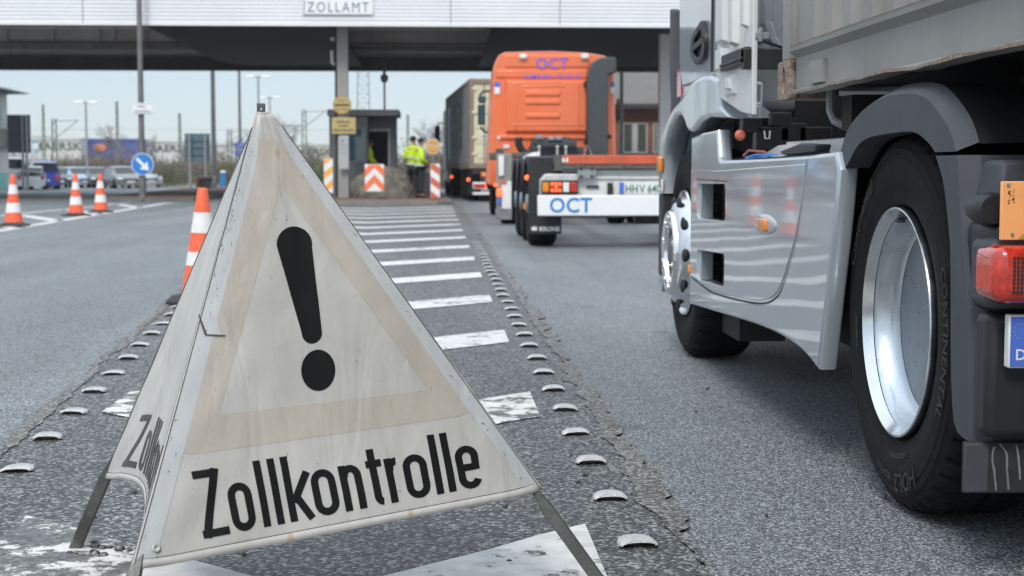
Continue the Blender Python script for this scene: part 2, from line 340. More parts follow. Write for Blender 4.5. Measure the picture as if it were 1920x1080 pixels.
M['cloth_sky_tint'] = mat_cloth('vinyl_sky_tint', (.515, .53, .53), (.42, .43, .43), spot_amt=.1)  # bluish tint paints sky sheen on vinyl rounding over the legs
M['cloth_ring'] = mat_cloth('faded_orange_border', (.495, .448, .382), (.39, .35, .295), spots=(.4, .28, .14))
M['ink'] = mat('black_print', (.007, .007, .008), .6, var=.1, spec=.2)
M['ink_worn'] = mat('worn_black_print', (.05, .048, .046), .5, var=.4, vs=30)
M['tear'] = mat('torn_edge', (.09, .08, .07), .9, var=.3)
M['leg'] = mat('grey_steel_leg', (.12, .125, .115), .5, metal=.5, var=.3, vs=14, bump=.15, bs=90, c2=(.26, .25, .23), thr=(.62, .75))
M['alu'] = mat('cast_aluminium', (.52, .52, .51), .5, metal=.25, var=.2, vs=30, bump=.3, bs=120)
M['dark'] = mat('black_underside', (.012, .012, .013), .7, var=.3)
M['silver'] = mat('silver_paint', (.41, .45, .485), .3, metal=.38, var=.03, coat=1)
M['silver_l'] = mat('silver_cab_paint', (.45, .485, .515), .3, metal=.5, var=.03, coat=1)
M['defl'] = mat('ribbed_aluminium', (.66, .66, .64), .38, metal=.15, var=.05)
M['plastic'] = mat('grey_plastic', (.046, .05, .058), .6, var=.18, vs=9, bump=.15, bs=400)
M['plastic_d'] = mat('dark_plastic', (.012, .0125, .014), .5, var=.3, vs=6)
M['rubber'] = mat('tyre_rubber', (.011, .011, .0115), .75, var=.25, vs=12, bump=.1, bs=80, spec=.14, c2=(.026, .024, .022), thr=(.55, .75))
M['rubber_hi'] = mat('tyre_lettering', (.05, .05, .05), .7, var=.2, spec=.15)
M['rim'] = mat('polished_aluminium', (.74, .76, .78), .2, metal=1, var=.06, vs=20, rvar=.06)
M['rim_s'] = mat('satin_aluminium', (.58, .62, .66), .3, metal=1, var=.06, vs=20, rvar=.08)
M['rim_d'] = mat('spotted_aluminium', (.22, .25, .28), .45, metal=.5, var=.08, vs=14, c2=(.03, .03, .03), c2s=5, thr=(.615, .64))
M['chrome'] = mat('chrome', (.8, .8, .81), .1, metal=1, var=.03)
M['glass'] = mat('dark_glass', (.02, .025, .03), .08, var=.1, spec=.8)
M['amber'] = mat('amber_lens', (.75, .24, .015), .25, var=.12, vs=40, coat=.6)
M['redlens'] = mat('red_lens', (.5, .035, .018), .18, var=.35, vs=60, coat=.8)
M['redlit'] = mat('lit_red_lamp', (.9, .08, .03), .3, emit=2.2, ecol=(1, .12, .03))
M['clear'] = mat('clear_lens', (.75, .75, .74), .15, var=.08, coat=.8)
M['cont_grey'] = mat('grey_container_paint', (.25, .243, .226), .55, var=.22, vs=3, bump=.15, bs=18, noz=(1, .5, .6), c2=(.2, .125, .08), thr=(.69, .76))
M['rust'] = mat('rusty_steel', (.21, .135, .085), .85, var=.35, vs=22, c2=(.3, .27, .23), thr=(.45, .62), bump=.3, bs=70)
M['orange_plate'] = mat('orange_reflector_plate', (1, .42, .15), .5, var=.06, vs=20)
M['olive'] = mat('yellow_reflector', (.42, .31, .02), .5, var=.1)
M['eu'] = mat('blue_plate_band', (.07, .16, .6), .4, var=.04)
M['white'] = mat('white_paint', (.78, .78, .77), .45, var=.05, vs=3)
M['plate'] = mat('white_plate', (.72, .72, .7), .4, var=.05)
M['green_ink'] = mat('green_print', (.03, .16, .07), .5, var=.1)
M['blue_ink'] = mat('blue_print', (.03, .2, .55), .5, var=.15, vs=6)
M['violet_ink'] = mat('violet_print', (.2, .13, .62), .5, var=.1)
M['orange'] = mat('orange_cab_paint', (.8, .17, .055), .38, var=.05, vs=2, coat=.7)
M['orange_t'] = mat('orange_red_beam', (.55, .1, .045), .6, var=.25, vs=5)
M['cone_o'] = mat('cone_orange', (.85, .13, .05), .5, var=.12, vs=9, c2=(.5, .09, .05), thr=(.6, .72))
M['cone_w'] = mat('cone_white', (.74, .73, .71), .5, var=.1, vs=12, c2=(.5, .46, .42), thr=(.6, .75))
M['cone_b'] = mat('cone_base', (.035, .034, .033), .8, var=.3)
M['steel'] = mat('galvanised_steel', (.3, .31, .32), .5, metal=.4, var=.15, vs=6)
M['pole_d'] = mat('weathered_pole', (.17, .165, .165), .6, metal=.3, var=.2, vs=4)
M['booth'] = mat('booth_grey_cladding', (.115, .12, .128), .6, var=.08, vs=3)
M['booth_l'] = mat('booth_trim', (.17, .17, .175), .6, var=.06)
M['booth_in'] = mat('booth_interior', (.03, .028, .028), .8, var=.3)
M['stone'] = mat('boulder_granite', (.115, .1, .082), .9, var=.4, vs=2.2, bump=.8, bs=14, c2=(.2, .17, .135), thr=(.5, .62))
M['yellow'] = mat('faded_yellow_sign', (.48, .37, .14), .5, var=.06)
M['yellow_rim'] = mat('faded_red_rim', (.5, .24, .1), .5, var=.08)
M['s_orange'] = mat('orange_sign_red', (.85, .2, .07), .5, var=.05)
M['s_yellow'] = mat('amber_stripe', (.85, .42, .08), .5, var=.05)
M['s_red'] = mat('faded_red_stripe', (.6, .14, .08), .5, var=.08)
M['s_blue'] = mat('blue_sign', (.02, .19, .56), .45, var=.05)
M['s_back'] = mat('sign_back', (.1, .16, .2), .55, var=.08)
M['s_backd'] = mat('dark_sign_back', (.065, .085, .105), .55, var=.08)
M['fascia'] = mat('white_ribbed_cladding', (.8, .8, .81), .4, var=.04, vs=.6)
M['soffit'] = mat('shaded_soffit_paint', (.09, .083, .08), .8, var=.2, vs=1.2)  # deck tone darkened to paint in shade under the canopy
M['girder'] = mat('lit_girder_paint', (.6, .56, .53), .7, var=.15, vs=1.2)  # web tone lightened to paint in light on the girders
M['column'] = mat('column_paint', (.3, .29, .28), .6, var=.08, vs=1)
M['column_w'] = mat('pale_column', (.6, .59, .56), .6, var=.06, vs=1)
M['brick'] = mat_brick('red_brick', (.38, .135, .085), (.3, .11, .075), (.27, .21, .18), 4)
M['roof'] = mat('grey_tile_roof', (.15, .14, .13), .85, var=.12, vs=2, bump=.3, bs=8)
M['hivis'] = mat('hi_vis_yellow', (.6, .85, .02), .6, var=.08, vs=8, emit=0)
M['reflect'] = mat('reflective_band', (.6, .63, .6), .4, var=.05)
M['pane'] = mat('curtained_glass', (.09, .1, .09), .35, var=.25, vs=3)
M['trouser'] = mat('dark_trousers', (.018, .022, .026), .8, var=.2)
M['skin'] = mat('skin', (.42, .24, .17), .55, var=.06)
M['hair'] = mat('dark_hair', (.015, .012, .01), .7, var=.2)
M['redcloth'] = mat('red_jacket', (.3, .03, .025), .7, var=.2)
M['bark'] = mat('bare_twigs', (.13, .105, .085), .9, var=.25)
M['bark_g'] = mat('grey_twigs', (.16, .14, .125), .9, var=.2)
M['leaf'] = mat('young_leaves', (.1, .13, .03), .7, var=.4, vs=2)
M['hedge'] = mat('brown_thicket', (.2, .16, .12), .95, var=.3, vs=1)
M['wh_white'] = mat('white_shed', (.62, .61, .57), .6, var=.05, vs=.2)
M['wh_blue'] = mat('blue_shed', (.06, .09, .33), .6, var=.08, vs=.2)
M['teal'] = mat('light_blue_panel', (.12, .45, .62), .5, var=.05)
M['turq'] = mat('turquoise_panel', (.2, .5, .46), .5, var=.05)
M['catgreen'] = mat('hazed_green_mast', (.17, .2, .17), .7, var=.15)  # green paled and greyed so distance haze sits in the colour
M['cream'] = mat('cream_container', (.6, .54, .38), .6, var=.12, vs=2, c2=(.35, .22, .12), thr=(.64, .76))
M['cgrey'] = mat('grey_container_side', (.2, .205, .205), .6, var=.12, vs=1.5)
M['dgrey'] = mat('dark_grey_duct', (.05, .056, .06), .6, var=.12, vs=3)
M['mud'] = mat('mud_flap', (.018, .018, .019), .65, var=.3, vs=9)
M['muddy'] = mat('dusty_flap', (.2, .195, .19), .85, var=.35, vs=8)
M['grime'] = mat('grimy_steel', (.1, .095, .088), .7, metal=.2, var=.4, vs=7, c2=(.22, .2, .17), thr=(.52, .68))

def cmat(n, c): return mat(n, c, .3, metal=.35, var=.03, coat=.9)
M['car_silver'] = cmat('silver_car', (.42, .45, .48)); M['car_dark'] = cmat('anthracite_car', (.07, .08, .09)); M['car_taupe'] = cmat('taupe_car', (.2, .19, .185))
M['car_blue'] = cmat('blue_car', (.03, .07, .42)); M['car_white'] = mat('white_car', (.7, .72, .74), .35, var=.03, coat=.8); M['car_sky'] = cmat('light_blue_car', (.3, .4, .52))
#@@SETTING
# ================================================================== SETTING
def S(t): t = max(0, min(1, t)); return t * t * (3 - 2 * t)
def gz(x, y): return -.34 * S((y - 62) / 36)
def left_line(y): return -1.256 - .077 * (y - 4.62)

gx = [-3000, -600, -150, -60, -30, -15, -6, 0, 6, 15, 30, 60, 150, 600, 3000]
gy = [-80, -20, 0, 20, 40, 62, 66, 70, 75, 80, 85, 90, 95, 98, 120, 200, 500, 1200, 3500]
g = MB(); g.grid([[(x, y, gz(x, y)) for x in gx] for y in gy])
structure(g.build('road', M['asphalt'], recalc=False))

# worn gore between the two lanes: older, darker asphalt with ragged edges
random.seed(3)
ys = [-1 + .035 * i for i in range(415)] + [13.6 + .5 * i for i in range(53)]
def rag(y, k, a): return a * (noise.noise(Vector((y * 1.3, k, 0))) + .7 * noise.noise(Vector((y * 5, k, 3))) + .45 * noise.noise(Vector((y * 16, k, 7))))
le = [(left_line(y) - .1 + rag(y, 1, .022), y, .004) for y in ys]
re = [(.575 + rag(y, 2, .03), y, .004) for y in ys]
structure(MB().strip(le, re).build('gore_surface', M['old_asphalt'], recalc=False))
s = MB()
a = [(.562 + rag(y, 2, .03) + rag(y, 5, .03), y, .008) for y in ys]; b = [(.625 + rag(y, 2, .03) + rag(y, 6, .05), y, .008) for y in ys]
s.strip(a, b)
a = [(left_line(y) - .135 + rag(y, 1, .022) + rag(y, 8, .03), y, .008) for y in ys]; b = [(left_line(y) - .085 + rag(y, 1, .022) + rag(y, 9, .02), y, .008) for y in ys]
s.strip(a, b)
structure(s.build('asphalt_joint', M['seam'], recalc=False))

# chevron hatching
mk = MB(); wn = MB(); fk = MB()
def arm(mb, x0, x1, ya, xa, th=.62):
    n = max(2, int(abs(x1 - x0) / .12))
    xs = [x0 + (x1 - x0) * i / n for i in range(n + 1)]
    jit = lambda: random.uniform(-.008, .008)
    mb.strip([(x, ya + abs(x - xa) * .98 + jit(), .008) for x in xs], [(x, ya + abs(x - xa) * .98 - th + jit(), .008) for x in xs])
for n in range(-1, 15):
    yr = 3.72 + 2.42 * n + (.1 if n == 0 else 0)                        # right hand top corner
    c = (left_line(yr) + .47) / 2 + .1
    c = min(c, -.16) if n < 1 else c
    ya = yr - (.37 - c) * .98
    if yr > 38.6: break
    lx = left_line(yr) + .13
    if n == 1: arm(mk, c, .0, ya, c); arm(wn, .0, .37, ya, c)
    else: arm(mk, c, .37, ya, c)
    if n == 0: arm(mk, c, -.66, ya, c); arm(fk, -.66, lx, ya, c)
    elif n == 1: arm(mk, c, -.62, ya, c); arm(wn, -.62, lx, ya, c)
    else: arm(mk, c, lx, ya, c)
structure(mk.build('chevron_marking', M['paint'], recalc=False))
structure(fk.build('flaked_marking', M['paint_flecks'], recalc=False))
structure(wn.build('ragged_marking', M['paint_worn'], recalc=False))
# hatched area round the traffic cones on the left
ln = MB()
def line(p, q, wd, z=.004):
    p = Vector(p); q = Vector(q); n = Vector((-(q - p).y, (q - p).x, 0)).normalized() * wd / 2
    for v in (p, q): v.z = z
    ln.add([p - n, p + n, q + n, q - n], [(0, 1, 2, 3)])
G = lambda x, y: P(x, y, Z=0)
line(G(-60, 443), G(318, 380), .22); line(G(-60, 411), G(240, 381), .16)
for k in range(5):
    a = G(-40 + 75 * k, 440 - 12.6 * k); line(a, a + Vector((-1.6, 2.6 + k * .5, 0)), .3)
structure(ln.build('lane_line', M['paint'], recalc=False))

def kerbed(name, pts, h, top):
    pts = [Vector((p[0], p[1], 0)) for p in pts]; c = sum(pts, Vector()) / len(pts)
    ins = [p + (c - p).normalized() * .16 for p in pts]
    k = MB(); lo = [p + Vector((0, 0, -.05)) for p in pts]; up = [p + Vector((0, 0, h)) for p in pts]
    k.strip(lo, up, True); k.strip(up, [p + Vector((0, 0, h)) for p in ins], True)
    structure(k.build('kerb', M['kerb'], smooth=0))
    t = MB(); t.add([p + Vector((0, 0, h - .004)) for p in ins], [list(range(len(ins)))])
    structure(t.build(name, top, smooth=0))
kerbed('paved_island', [(-5.0, 40.6), (-2.2, 39.6), (0, 39.2), (.38, 39.9), (.36, 43), (.12, 52), (-.2, 60), (-1.2, 66), (-4.8, 66), (-5.6, 52)], .09, M['pave'])
ip = [G(190, 374), G(280, 379), G(362, 377.5), G(436, 369), G(440, 353), G(350, 356.5), G(262, 366)]
kerbed('paved_island', ip, .09, M['pave'])
v = MB(); yy = [80, 84, 88, 91]
v.grid([[(x, y, gz(x, y) + .02) for x in (-60, -45, -30, -18, -10)] for y in yy])
structure(v.build('grass_verge', M['grass'], recalc=False))
v = MB(); v.grid([[(x, y, gz(x, y) + .02) for x in (-160, -60, -20, 0, 25)] for y in (122, 135, 160, 240)])
structure(v.build('far_verge', M['grass'], recalc=False))
# ================================================================== WARNING PYRAMID
O = Vector((-.36, 3.19, 1.02)); A = Vector((-.591, 2.705, 0)); B = Vector((.365, 3.152, 0)); C_ = Vector((-.864, 3.644, 0))
pyr = thing('warning_pyramid', (-.36, 3.19, 0), 'off-white folding warning pyramid with black exclamation mark lettered Zollkontrolle', 'warning sign')
def leg(T):
    d = (O - T).normalized(); a = d.cross(Vector((0, 1, 0))).normalized(); b = d.cross(a)
    mb = MB(); h1, h2 = .0125, .018
    q = [(-h1, -h2), (h1, -h2), (h1, h2), (-h1, h2)]
    mid_ = T.lerp(O, .155 if T is A else .19); top_ = T.lerp(O, .24)
    vs = [T + a * x + b * y for x, y in q] + [mid_ + a * x + b * y for x, y in q] + [top_ + a * x * .35 + b * y * .3 for x, y in q] + [O - d * .05 + a * x * .35 + b * y * .3 for x, y in q]
    mb.add(vs, [(3, 2, 1, 0), (12, 13, 14, 15)] + [(8 + i, 8 + (i + 1) % 4, 12 + (i + 1) % 4, 12 + i) for i in range(4)] + [(i, (i + 1) % 4, 4 + (i + 1) % 4, 4 + i) for i in range(4)] + [(4 + i, 4 + (i + 1) % 4, 8 + (i + 1) % 4, 8 + i) for i in range(4)])
    return mb.build('leg', M['leg'], pyr, bevel=.002)
for T in (A, B, C_): leg(T)
# apex fitting: short flat square tube with a bolt hole
ap = MB(); c0 = O + Vector((0, 0, .0025)); W, D, H2 = .0078, .007, .0125
ring = [(math.cos(t) * .0026, math.sin(t) * .0026) for t in [2 * math.pi * i / 16 for i in range(16)]]
sq = []
for x, z in ring:
    k = 1 / max(abs(x) / W, abs(z) / H2) if True else 1
    sq.append((x * k, z * k))
sq = [(max(-W, min(W, x)), max(-H2, min(H2, z))) for x, z in sq]
cor = [(W, H2), (-W, H2), (-W, -H2), (W, -H2)]
for cx, cz in cor:
    i = min(range(16), key=lambda j: (sq[j][0] - cx) ** 2 + (sq[j][1] - cz) ** 2); sq[i] = (cx, cz)
f_o = [c0 + Vector((x, -D, z)) for x, z in sq]; f_i = [c0 + Vector((x, -D, z + .001)) for x, z in ring]
b_o = [c0 + Vector((x, D, z)) for x, z in sq]; b_i = [c0 + Vector((x, D, z + .001)) for x, z in ring]
ap.strip(f_o, f_i, True); ap.strip(b_i, b_o, True); ap.strip(f_i, b_i, True); ap.strip(b_o, f_o, True)
ap.build('apex_fitting', M['leg'], pyr, bevel=.0012)

class Face:
    """one vinyl side of the pyramid, stretched between two legs"""
    def __init__(s, L0, R0, tl, tr, bow, hem=0.0, t0=.012, wr=.0055):
        s.L, s.R, s.tl, s.tr, s.bow, s.hem, s.t0, s.wr = L0, R0, tl, tr, bow, hem, t0, wr
        s.n = (L0 - O).cross(R0 - O).normalized()
        if s.n.dot(EYE - O) < 0 and bow == 0: s.n = -s.n
        mid = (A + B + C_) / 3
        if s.n.dot((L0 + R0) / 2 - mid) < 0: s.n = -s.n
        s.push = s.n * .016
        ax = lambda T: ((T - mid) - (T - O).normalized() * (T - mid).dot((T - O).normalized())).normalized() * .016
        s.oL, s.oR = ax(L0) * (.3 if L0 is C_ else 1), ax(R0) * (.3 if R0 is C_ else 1)
        if L0 is C_: s.push = s.n * .004
    def disp(s, u, t):
        d = 0
        d -= s.bow * math.sin(math.pi * min(1, max(0, u))) ** .8 * max(0, t) ** 2
        nv = Vector((u * 3.1 + s.bow * 40, t * 3.7, 1.3))
        d += s.wr * (noise.noise(nv) + .5 * noise.noise(nv * 2.7)) * (.4 + .6 * t)
        # drag folds running out of the lower corners
        d += s.wr * .9 * math.sin((u * 1.6 + t * 2.2) * 16) * max(0, 1 - u * 3.2) * t ** 3
        d += s.wr * .8 * math.sin(((1 - u) * 1.9 + t * 1.7) * 17) * max(0, 1 - (1 - u) * 4) * t ** 3
        return d
    def at(s, u, t, off=0):                      # u across, t from the apex to the hem line
        hem = s.hem * math.sin(math.pi * min(1, max(0, u))) * max(0, t)
        l = O + (s.L - O) * (t * s.tl - hem); r = O + (s.R - O) * (t * s.tr - hem)
        w_ = l.lerp(r, u); e = .085 / max(t, .1); k = 0
        # near each leg the vinyl rounds over the tube instead of lying flat
        eL = max(0, 1 - u / e) ** 2.2; eR = max(0, 1 - (1 - u) / e) ** 2.2
        if eL + eR > 1: eL, eR = eL / (eL + eR), eR / (eL + eR)
        sh_ = s.push * (1 - eL - eR) + s.oL * eL + s.oR * eR
        return w_ + sh_ + s.n * (s.disp(u, t) * min(1, min(u, 1 - u) * 9) + off)
    def inv(s, p):                               # plane point -> (u, t)
        e1 = (s.L - O) * s.tl; e2 = (s.R - O) * s.tr; q = p - O
        a11, a12, a22 = e1.dot(e1), e1.dot(e2), e2.dot(e2); b1, b2 = q.dot(e1), q.dot(e2); dt = a11 * a22 - a12 * a12
        x = (b1 * a22 - b2 * a12) / dt; y = (b2 * a11 - b1 * a12) / dt
        t = x + y; return (y / t if abs(t) > 1e-6 else .5), t
    def px(s, px, py, off):
        u, t = s.inv(onplane(px, py, O + s.push, s.n)); return s.at(u, t, off)
front = Face(A, B, .832, .777, 0.0)
left = Face(C_, A, .818, .832, .03, hem=.065, wr=.007)
back = Face(B, C_, .777, .818, .01, hem=.03)
cv = MB(); nu, ntt = 44, 56
for fc in (front, left, back):
    cv.cm = 0
    cv.grid([[fc.at(u / nu, fc.t0 + (1 - fc.t0) * t / ntt) for u in range(nu + 1)] for t in range(ntt + 1)])
# stitched hem: a doubled strip along the bottom and a ridge down each leg
cv.cm = 0
for fc in (front, left):
    cv.strip([fc.at(u / nu, .985, .0012) for u in range(nu + 1)], [fc.at(u / nu, 1.003, .0012) for u in range(nu + 1)])
cover = cv.build('cover', [M['cloth'], M['cloth_sky_tint'], M['tear']], pyr, smooth=80, recalc=False, solid=.0006, off=0)
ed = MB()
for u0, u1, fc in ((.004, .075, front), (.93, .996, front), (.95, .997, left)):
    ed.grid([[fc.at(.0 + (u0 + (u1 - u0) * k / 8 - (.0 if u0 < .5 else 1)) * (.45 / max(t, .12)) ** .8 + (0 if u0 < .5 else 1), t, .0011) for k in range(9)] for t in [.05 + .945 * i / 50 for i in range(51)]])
ed.build('edge_sky_sheen', M['cloth_sky_tint'], pyr, smooth=80, recalc=False)  # strips carry the sky sheen of the folds as colour
sm = MB()
for ia, fc, uu in ((0, front, .004), (1, front, .995)):
    sm.tube([fc.at(uu, .05 + .95 * i / 40, .0014) for i in range(41)], .0009, 5)
for fc in (front, left):
    sm.tube([fc.at(.01 + .98 * u / nu, .984, .0008) for u in range(nu + 1)], .0008, 4)
sm.build('seam', M['ink_worn'], pyr)
# faded border of the warning triangle, drawn as a ring of quads
def tri_pts(c, r, n=9):
    out = []
    for i in range(3):
        p, q, s_ = Vector(c[i - 1]), Vector(c[i]), Vector(c[(i + 1) % 3])
        a = q + (p - q).normalized() * r[i]; b = q + (s_ - q).normalized() * r[i]
        out += [tuple(a.lerp(q, k / n).lerp(q.lerp(b, k / n), k / n)) for k in range(n + 1)]
    return out
def dense(pts, m=14):
    o = []
    for i, p in enumerate(pts):
        q = pts[(i + 1) % len(pts)]; d = math.dist(p, q); k = max(1, int(d / m))
        o += [(p[0] + (q[0] - p[0]) * j / k, p[1] + (q[1] - p[1]) * j / k) for j in range(k)]
    return o
def ring_between(outer, inner, n=6):
    """inner point for every outer point by projecting towards the middle"""
    cx = sum(p[0] for p in inner) / len(inner); cy = sum(p[1] for p in inner) / len(inner); rows = [[] for _ in range(n + 1)]
    m = len(inner)
    for x, y in outer:
        best = None
        for i in range(m):
            x1, y1 = inner[i]; x2, y2 = inner[(i + 1) % m]
            den = (x - cx) * (y2 - y1) - (y - cy) * (x2 - x1)
            if abs(den) < 1e-9: continue
            t = ((x1 - cx) * (y2 - y1) - (y1 - cy) * (x2 - x1)) / den
            uu = ((x1 - cx) * (y - cy) - (y1 - cy) * (x - cx)) / den
            if t > 0 and -1e-6 <= uu <= 1 + 1e-6 and (best is None or t < best): best = t
        best = best or .5
        for k in range(n + 1):
            q = 1 - (1 - best) * k / n; rows[k].append((cx + (x - cx) * q, cy + (y - cy) * q))
    return rows
outer = dense(tri_pts([(492, 226), (328, 857), (908, 774)], [75, 42, 58]))
inner = [(527, 347), (410, 778), (803, 731)]
rows = ring_between(outer, inner)
rb = MB(); pr = [[front.px(x, y, .0008) for x, y in r_] for r_ in rows]
for a, b in zip(pr, pr[1:]): rb.strip(a, b, True)
rb.build('triangle_border', M['cloth_ring'], pyr, smooth=80, recalc=False)
def disc_rows(edge, n=5):
    cx = sum(p[0] for p in edge) / len(edge); cy = sum(p[1] for p in edge) / len(edge)
    return [[(cx + (x - cx) * k / n, cy + (y - cy) * k / n) for x, y in edge] for k in range(n, 0, -1)], (cx, cy)
def blob(mb, fc, edge, off, n=5):
    rows, c = disc_rows(edge, n); pr = [[fc.px(x, y, off) for x, y in r_] for r_ in rows]
    for a, b in zip(pr, pr[1:]): mb.strip(a, b, True)
    l = pr[-1]; k = len(mb.v); mb.add(l + [fc.px(c[0], c[1], off)], [(i, (i + 1) % len(l), len(l)) for i in range(len(l))])
ex = MB()
top = [(551.5 + 33.5 * math.cos(t) - 0, 459 - 34.5 * math.sin(t)) for t in [math.pi * 1.02 - math.pi * 1.06 * i / 20 for i in range(21)]]
bot = [(584.5 + 19 * math.cos(t), 624 - 20 * math.sin(t)) for t in [-.1 - math.pi * .95 * i / 14 for i in range(15)]]
blob(ex, front, dense(top + bot, 10), .0014)
ca, sa = math.cos(.12), math.sin(.12)
dot = [(597 + 32 * math.cos(t), 694 - 38.5 * math.sin(t)) for t in [2 * math.pi * i / 48 for i in range(48)]]
blob(ex, front, dot, .0014)
ex.build('exclamation_mark', M['ink'], pyr, smooth=80, recalc=False)
# condensed road-sign lettering drawn as strokes (x along the base line, y up, both in units of the drawing)
def arc(cx, cy, rx, ry, a0, a1, n=12): return [(cx + rx * math.cos(R(a0 + (a1 - a0) * i / n)), cy + ry * math.sin(R(a0 + (a1 - a0) * i / n))) for i in range(n + 1)]
HT = 213.0; XH = .735 * HT; SW = 25.0
def o_(cx, w=80, h=XH): rx = (w - SW) / 2; ry = h / 2 - SW / 2; k = rx * 1.05; return ('c', arc(cx, h / 2 + (ry - k), rx, k, 0, 180) + arc(cx, h / 2 - (ry - k), rx, k, 180, 360))
LET = [
 ('o', [(334, HT - SW / 2), (398, HT - SW / 2)]), ('o', [(410.5, HT), (347, 0)][0:2]), ('o', [(334, SW / 2), (424, SW / 2)]),
 o_(478), ('o', [(553, 0), (553, HT + 4)]), ('o', [(600, 0), (600, HT + 4)]),
 ('o', [(645, 0), (645, HT + 4)]), ('o', [(656, 62), (714, XH)]), ('o', [(668, 78), (706, 0)]), o_(763, 82),
 ('o', [(832, 0), (832, XH)]), ('o', [(836, XH - 40)] + arc(857, XH - 40, 23, 27, 150, 0) + [(880, 0)]),
 ('o', [(935, HT * .93), (935, 40)] + arc(952, 32, 17, 20, 180, 268)), ('o', [(913, XH - 10), (965, XH - 10)]),
 ('o', [(987, 0), (987, XH)]), ('o', [(990, XH - 45)] + arc(1012, XH - 40, 22, 27, 165, 82)),
 o_(1076, 82), ('o', [(1146, 0), (1146, HT + 4)]), ('o', [(1188, 0), (1188, HT + 4)]),
 ('o', [(1228, XH * .5), (1277, XH * .5)]), ('o', [(1279, XH * .5 - 11)] + arc(1253, XH - 40, 27, 29, 0, 180) + arc(1253, 40, 27, 29, 180, 342)),
]
def ribbon(mb, pts, wd, fn, closed=False):
    o = []
    for i, p in enumerate(pts):
        q = pts[(i + 1) % len(pts)] if (closed or i < len(pts) - 1) else None
        o.append(p)
        if q:
            d = math.dist(p, q); k = max(1, int(d / 14))
            o += [(p[0] + (q[0] - p[0]) * j / k, p[1] + (q[1] - p[1]) * j / k) for j in range(1, k)]
    o = [p for i, p in enumerate(o) if i == 0 or math.dist(p, o[i - 1]) > .01]
    L = []; Rr = []; n = len(o)
    for i, p in enumerate(o):
        a = o[i - 1] if (closed or i > 0) else p; b = o[(i + 1) % n] if (closed or i < n - 1) else p
        d = Vector((b[0] - a[0], b[1] - a[1])).normalized(); nx, ny = -d.y * wd / 2, d.x * wd / 2
        L.append(fn(p[0] + nx, p[1] + ny)); Rr.append(fn(p[0] - nx, p[1] - ny))
    mb.strip(L, Rr, closed)
def mapper(off):
    def fn(x, y):
        H_ = 228 - (x - 380) * .038; v = 650 - .189 * (x - 378) - H_ * y / HT; u = x - .19 * H_ * y / HT
        return front.px(200 + .5469 * u, 650 + .5469 * v, off)
    return fn
lt = MB()
for i, (k, pts) in enumerate(LET): ribbon(lt, pts, SW * (1.08 if i == 1 else 1), mapper(.0014 + .00012 * (i % 3)), k == 'c')
lt.build('lettering', M['ink'], pyr, smooth=80, recalc=False)
l2 = MB()
for i, (k, pts) in enumerate(LET):
    ribbon(l2, pts, SW, lambda x, y: left.at(.09 + max(0, (x - 320) / 960) ** .62 * .86, .965 - y / HT * .15 - (1 - abs((x - 800) / 480)) * .0, .0015 + .00012 * (i % 3)), k == 'c')
l2.build('lettering', M['ink_worn'], pyr, smooth=80, recalc=False)
# frayed nicks along the folds
random.seed(11); tr = MB()
def nick(fc, u, t, ln_, wd, a):
    p = []
    for k in range(5):
        q = k / 4 - .5
        p.append((u + math.cos(a) * ln_ * q, t + math.sin(a) * ln_ * q, wd * (1 - abs(q) * 1.8) * random.uniform(.6, 1.3)))
    tr.strip([fc.at(x - math.sin(a) * w_, y + math.cos(a) * w_, .0019) for x, y, w_ in p], [fc.at(x + math.sin(a) * w_, y - math.cos(a) * w_, .0019) for x, y, w_ in p])
for i in range(70):
    t = random.random() ** 1.9 * .9 + .07; sd_ = random.random()
    u = (abs(random.gauss(0, .03)) + .006) * (.5 / max(t, .1)) ** .7
    u = u if sd_ < .62 else 1 - u * .6
    nick(front, min(.97, max(.01, u)), t, random.uniform(.003, .010) * (1 + .25 / t), random.uniform(.0003, .0012), random.gauss(0, .7) if random.random() < .6 else random.gauss(1.4, .3))
for i in range(90):
    t = random.uniform(.03, .3) ; u = random.choice([random.uniform(0, .09), 1 - random.uniform(0, .05)]) * (.5 if t > .15 else 1.6); u = min(.99, max(.005, u if u < .5 else 1 - (1 - u) * 1.2))
    nick(front, u, t, random.uniform(.004, .011), random.uniform(.0004, .0011) * 1.2, random.gauss(.3, .8))
for i in range(26): nick(front, random.uniform(.1, .9), random.uniform(.2, .95), random.uniform(.004, .014), .0007, random.uniform(0, 3))
tr.build('fraying', M['tear'], pyr, recalc=False)
# lifted flap of vinyl on the left fold, cap stitching at the top, grommet on the lower corner
fl = MB(); fl.grid([[front.px(x + dx, y, o_2) for dx, o_2 in ((3, .0016), (10, .0024), (18, .0024), (26, .0016))] for x, y in ((385, 598), (387, 612), (391, 629))])
fl.build('torn_flap', M['cloth_sky_tint'], pyr, smooth=80, recalc=False)
sh = MB(); sh.strip([front.px(x, 628.5, .003) for x in (391, 400, 411, 423)], [front.px(x, 631, .003) for x in (391, 400, 411, 423)]); sh.strip([front.px(383, 592, .003), front.px(386, 607, .0035), front.px(390, 629, .0035)], [front.px(385, 592, .003), front.px(389, 607, .0035), front.px(394, 629, .0035)])
sh.build('tear_edge', M['tear'], pyr, recalc=False)
cp = MB(); loop = []
for fc in (left, front, back):
    loop += [fc.at(k / 8, .014, .001) for k in range(8)]
lo_ = [p + Vector((0, 0, .0)) for p in loop]; cc_ = sum(loop, Vector()) / len(loop); hi_ = [(p - cc_) * .45 + cc_ + Vector((0, 0, .003)) for p in loop]
cp.strip(lo_, hi_, True); cp.build('top_cap', M['cloth_sky_tint'], pyr, smooth=60, solid=.001)
gr = MB(); c = front.at(.035, .965, .004); n_ = front.n
t1 = n_.cross(Vector((0, 0, 1))).normalized(); t2 = n_.cross(t1)
